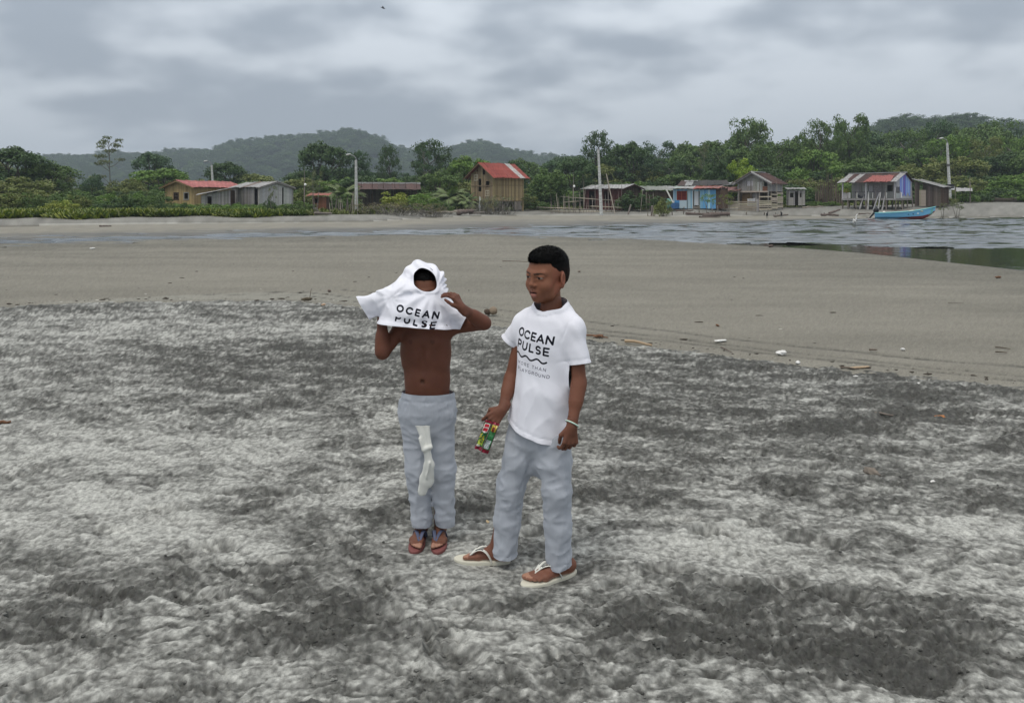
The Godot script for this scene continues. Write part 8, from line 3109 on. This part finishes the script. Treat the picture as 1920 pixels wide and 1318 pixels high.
	# --- the shirt, half off: over the head, one sleeve empty, the hem drawn up under the chin
	s = Soup.new()
	f = Field.new(Vector3(-0.80, 0.94, -3.72), Vector3(-0.18, 1.34, -3.18), 0.0058)
	f.limb(spot(792, 530, D + 0.008), spot(792, 552, D - 0.012), 0.103, 0.101, 0.03)
	f.limb(spot(789, 552, D - 0.01), spot(782, 622, D - 0.05), 0.100, 0.142, 0.05, fwd, 1.12)
	f.limb(spot(778, 600, D - 0.068), spot(775, 660, D - 0.068), 0.162, 0.182, 0.04, fwd, 1.25)
	# over the hidden forearm
	f.limb(spot(756, 562, D - 0.10), spot(730, 640, D - 0.12), 0.055, 0.066, 0.05)
	# the empty sleeve held out to the side
	f.limb(spot(766, 545, D - 0.05), spot(727, 564, D - 0.09), 0.056, 0.052, 0.05, fwd, 1.2)
	f.limb(spot(727, 563, D - 0.09), spot(660, 584, D - 0.13), 0.054, 0.062, 0.02, Vector3(0.35, -0.1, 0.93).normalized(), 1.7)
	# the other sleeve, pushed up on the raised arm
	f.limb(spot(812, 560, D - 0.03), spot(848, 600, D - 0.04), 0.060, 0.050, 0.05)
	f.limb(spot(846, 598, D - 0.04), spot(884, 612, D - 0.05), 0.044, 0.044, 0.02)
	var fl := noise(66, 6.0, 2)
	var crease := noise(74, 6.5, 1)
	var apex := spot(815, 545, D - 0.12)
	var apex2 := spot(735, 556, D - 0.10)
	f.bend(0.03, func(p, w):
		var r: Vector3 = p - apex
		var ang := atan2(r.x, -r.y)
		var far := clampf(r.length() / 0.14, 0.0, 1.0)
		var r2: Vector3 = p - apex2
		var ang2 := atan2(r2.y, -r2.x)
		var n: float = sin(ang * 13.0 + fl.get_noise_3dv(p * 0.6) * 4.0) * 0.0060 * clampf(far * 2.0 - 0.6, 0.0, 1.0)
		n += sin(ang2 * 11.0 + fl.get_noise_3dv(p * 0.5 + Vector3(3, 0, 0)) * 4.0) * 0.0034 * clampf(1.2 - r2.length() / 0.14, 0.0, 1.0) * clampf(r2.length() / 0.05 - 0.6, 0.0, 1.0)
		n += fl.get_noise_3dv(p * 1.2) * 0.010
		n += 0.0090 * (pow(absf(crease.get_noise_3d(p.x * 1.5 + p.y * 0.9, p.y * 1.3 - p.x * 0.5, p.z * 1.2)), 0.5) - 0.45)
		# a roll of cloth across the front, where the hem is gathered
		var roll: float = p.y - lerpf(1.045, 1.010, clampf((p.x + 0.65) / 0.37, 0.0, 1.0))
		n -= 0.010 * exp(-pow(roll / 0.018, 2.0)) * clampf((p.z + 3.50) * 6.0, 0.0, 1.0)
		n += 0.006 * exp(-pow((roll - 0.035) / 0.013, 2.0)) * clampf((p.z + 3.50) * 6.0, 0.0, 1.0)
		return w + n)
	var hem := spot(770, 614, D - 0.19)
	var hem_n := Vector3(-0.085, -1.0, 0.10).normalized()
	f.bend(0.02, func(p, w):
		var t: float = (p - hem).dot(hem_n)
		if t > -0.020 and t < -0.014: return w + 0.0022
		return w)
	# the neck opening, stretched round hair and brow
	var hole := spot(796, 525, D - 0.095)
	var tilt := Basis(Vector3.BACK, 0.22)
	var hole_r := Vector3(0.050, 0.060, 0.062)
	var neck_gap := func(p: Vector3) -> float:
		var q: Vector3 = tilt.transposed() * (p - hole)
		var b := q.y / hole_r.y
		var a := (q.x + 0.016 * b * absf(b)) / (hole_r.x * (1.0 - 0.12 * b))
		return (sqrt(a * a + b * b + pow(q.z / 0.075, 2.0)) - 1.0) * 0.052
	f.bend(0.02, func(p, w):
		var g: float = neck_gap.call(p)
		if g < 0.012: return w - 0.0028
		return w + (0.0012 if g < 0.018 else 0.0))
	f.skin(s)
	var end_r := spot(680, 577, D - 0.12)
	var ax_r := Vector3(-0.86, -0.48, 0.10).normalized()
	var end_l := spot(868, 608, D - 0.05)
	var ax_l := Vector3(0.86, -0.42, 0.05).normalized()
	s.trim(0, func(p): return minf(minf(Field.outside_plug(p, hem, hem_n, 0.6), neck_gap.call(p)), minf(Field.outside_plug(p, end_r, ax_r, 0.12), Field.outside_plug(p, end_l, ax_l, 0.08))))
	for i in s.v.size():
		var r := s.v[i] - spot(785, 600, D - 0.2)
		if s.n[i].dot(fwd) > 0.02 and s.v[i].z > -3.46:
			s.uv[i] = Vector2(0.5 + (r.x * cos(0.21) - r.y * sin(0.21)) / 0.40, 0.5 - (r.y * cos(0.21) + r.x * sin(0.21)) / 0.40)
		else:
			s.uv[i] = Vector2(0.5 + r.x / 0.40, 0.01)
	var im := Image.create_empty(512, 512, false, Image.FORMAT_RGBA8)
	im.fill(Color(1, 1, 1))
	var ink := Color(0.055, 0.06, 0.115)
	write_line(im, "OCEAN", 116, 238, 38, 9.5, 0.42, ink)
	write_line(im, "PULSE", 122, 292, 38, 9.5, 0.52, ink, 274.0, -0.06)
	part(who, "shirt", s.mesh(), shirt_material(im))
	# --- trousers
	s = Soup.new()
	f = Field.new(Vector3(-0.62, 0.05, -3.66), Vector3(-0.18, 0.74, -3.30), 0.0062)
	var belt := spot(801, 741, D)
	f.limb(belt + up * 0.03, belt - up * 0.03, 0.113, 0.118, 0.02, fwd, 1.30)
	f.limb(belt - up * 0.03, hips, 0.122, 0.132, 0.03, fwd, 1.35)
	f.limb(hips, hips - up * 0.07, 0.130, 0.110, 0.03, fwd, 1.40)
	var cu_l := spot(834, 974, D - 0.01)
	var cu_r := spot(791, 974, D - 0.01)
	f.limb(hip_l - up * 0.03, spot(832, 880, D - 0.02), 0.068, 0.056, 0.03)
	f.limb(spot(832, 880, D - 0.02), cu_l, 0.055, 0.046, 0.02)
	f.limb(hip_r - up * 0.03, spot(783, 880, D - 0.02), 0.068, 0.056, 0.03)
	f.limb(spot(783, 880, D - 0.02), cu_r, 0.055, 0.046, 0.02)
	f.limb(cu_l, spot(834, 984, D - 0.01), 0.047, 0.043, 0.01)
	f.limb(cu_r, spot(791, 984, D - 0.01), 0.047, 0.043, 0.01)
	f.limb(hips - up * 0.08 + fwd * 0.035, hips - up * 0.15 + fwd * 0.02, 0.045, 0.03, 0.04)
	var wr := noise(67, 6.5, 3)
	var fold := noise(73, 7.0, 1)
	f.bend(0.03, func(p, w):
		var low := clampf((0.36 - p.y) / 0.28, 0.0, 1.0)
		var r: Vector3 = p - belt
		var ang := atan2(r.dot(left), r.dot(fwd))
		var n := wr.get_noise_3d(p.x * 1.1, p.y * 1.4, p.z * 1.1) * 0.0035
		n += 0.0062 * (pow(absf(fold.get_noise_3d(p.x * 1.2 + p.y * 0.9, p.y * 2.2 - p.x * 0.6, p.z * 1.2)), 0.5) - 0.45)
		n += sin(p.y * 66.0 + absf(r.x) * 60.0 + wr.get_noise_3dv(p * 0.7) * 7.0) * 0.0028 * (0.10 + 0.9 * low)
		n += 0.0075 * (pow(absf(fold.get_noise_3d(p.x * 1.7 + 9.0, p.y * 0.30, p.z * 1.7)), 0.6) - 0.40)
		# gathers under the waistband
		if p.y > 0.60: n += sin(ang * 34.0 + wr.get_noise_3dv(p) * 4.0) * 0.0022 * (1.0 if p.y < belt.y - 0.012 else 0.35)
		if absf(p.y - belt.y + 0.014) < 0.006: n += 0.003
		return w + n)
	var top := belt + up * 0.016
	var top_n := (up + fwd * -0.06).normalized()
	var end_y := spot(834, 984, D - 0.01).y
	f.skin(s)
	s.trim(0, func(p): return minf(p.y - end_y, -(p - top).dot(top_n)))
	part(who, "trousers", s.mesh(), mats.jersey)
	flip_flop(who, heel_l, dir_l, in_l, 0.205, mats.sole_red, mats.strap_blue, false, 0.012)
	flip_flop(who, heel_r, dir_r, in_r, 0.205, mats.sole_red, mats.strap_blue, false, 0.012)
	white_cloth(D)

func white_cloth(D: float):
	var s := Soup.new()
	var f := Field.new(Vector3(-0.50, 0.19, -3.46), Vector3(-0.28, 0.58, -3.26), 0.0042)
	var z := D - 0.128
	# hangs flat at the top, twists into a knot, then a long foot of cloth below
	f.limb(spot(781, 797, z), spot(803, 793, z), 0.006, 0.006, 0.008)
	f.limb(spot(786, 799, z), spot(797, 838, z - 0.008), 0.017, 0.010, 0.010, Vector3(0, 0, 1), 2.2)
	f.limb(spot(799, 797, z), spot(806, 838, z - 0.010), 0.015, 0.010, 0.010, Vector3(0, 0, 1), 1.8)
	f.limb(spot(787, 822, z - 0.012), spot(794, 843, z - 0.018), 0.008, 0.008, 0.006)
	f.limb(spot(794, 843, z - 0.018), spot(808, 838, z - 0.016), 0.008, 0.009, 0.006)
	f.limb(spot(800, 842, z - 0.010), spot(805, 872, z - 0.004), 0.014, 0.022, 0.010, Vector3(0, 0, 1), 1.7)
	f.limb(spot(805, 872, z - 0.004), spot(799, 902, z + 0.012), 0.024, 0.030, 0.015, Vector3(0, 0, 1), 2.0)
	f.limb(spot(799, 902, z + 0.012), spot(792, 922, z + 0.018), 0.030, 0.021, 0.012, Vector3(0, 0, 1), 2.2)
	f.limb(spot(797, 905, z - 0.006), spot(806, 868, z - 0.024), 0.003, 0.004, 0.010)
	f.blob(spot(796, 834, z - 0.026), Vector3(0.008, 0.014, 0.012), 0.006, Basis(Vector3.BACK, 0.25), true)
	var n := noise(70, 14.0, 2)
	f.bend(0.02, func(p, w): return w + n.get_noise_3d(p.x * 1.6, p.y * 0.6, p.z) * 0.005 + sin(p.x * 190.0 + p.y * 60.0) * 0.0010)
	f.skin(s)
	var o := part(self, "white_cloth", s.mesh(), mats.cloth_white)
	tag(o, "twisted white cloth hanging down the front of the shorter boy's sweatpants", "cloth")
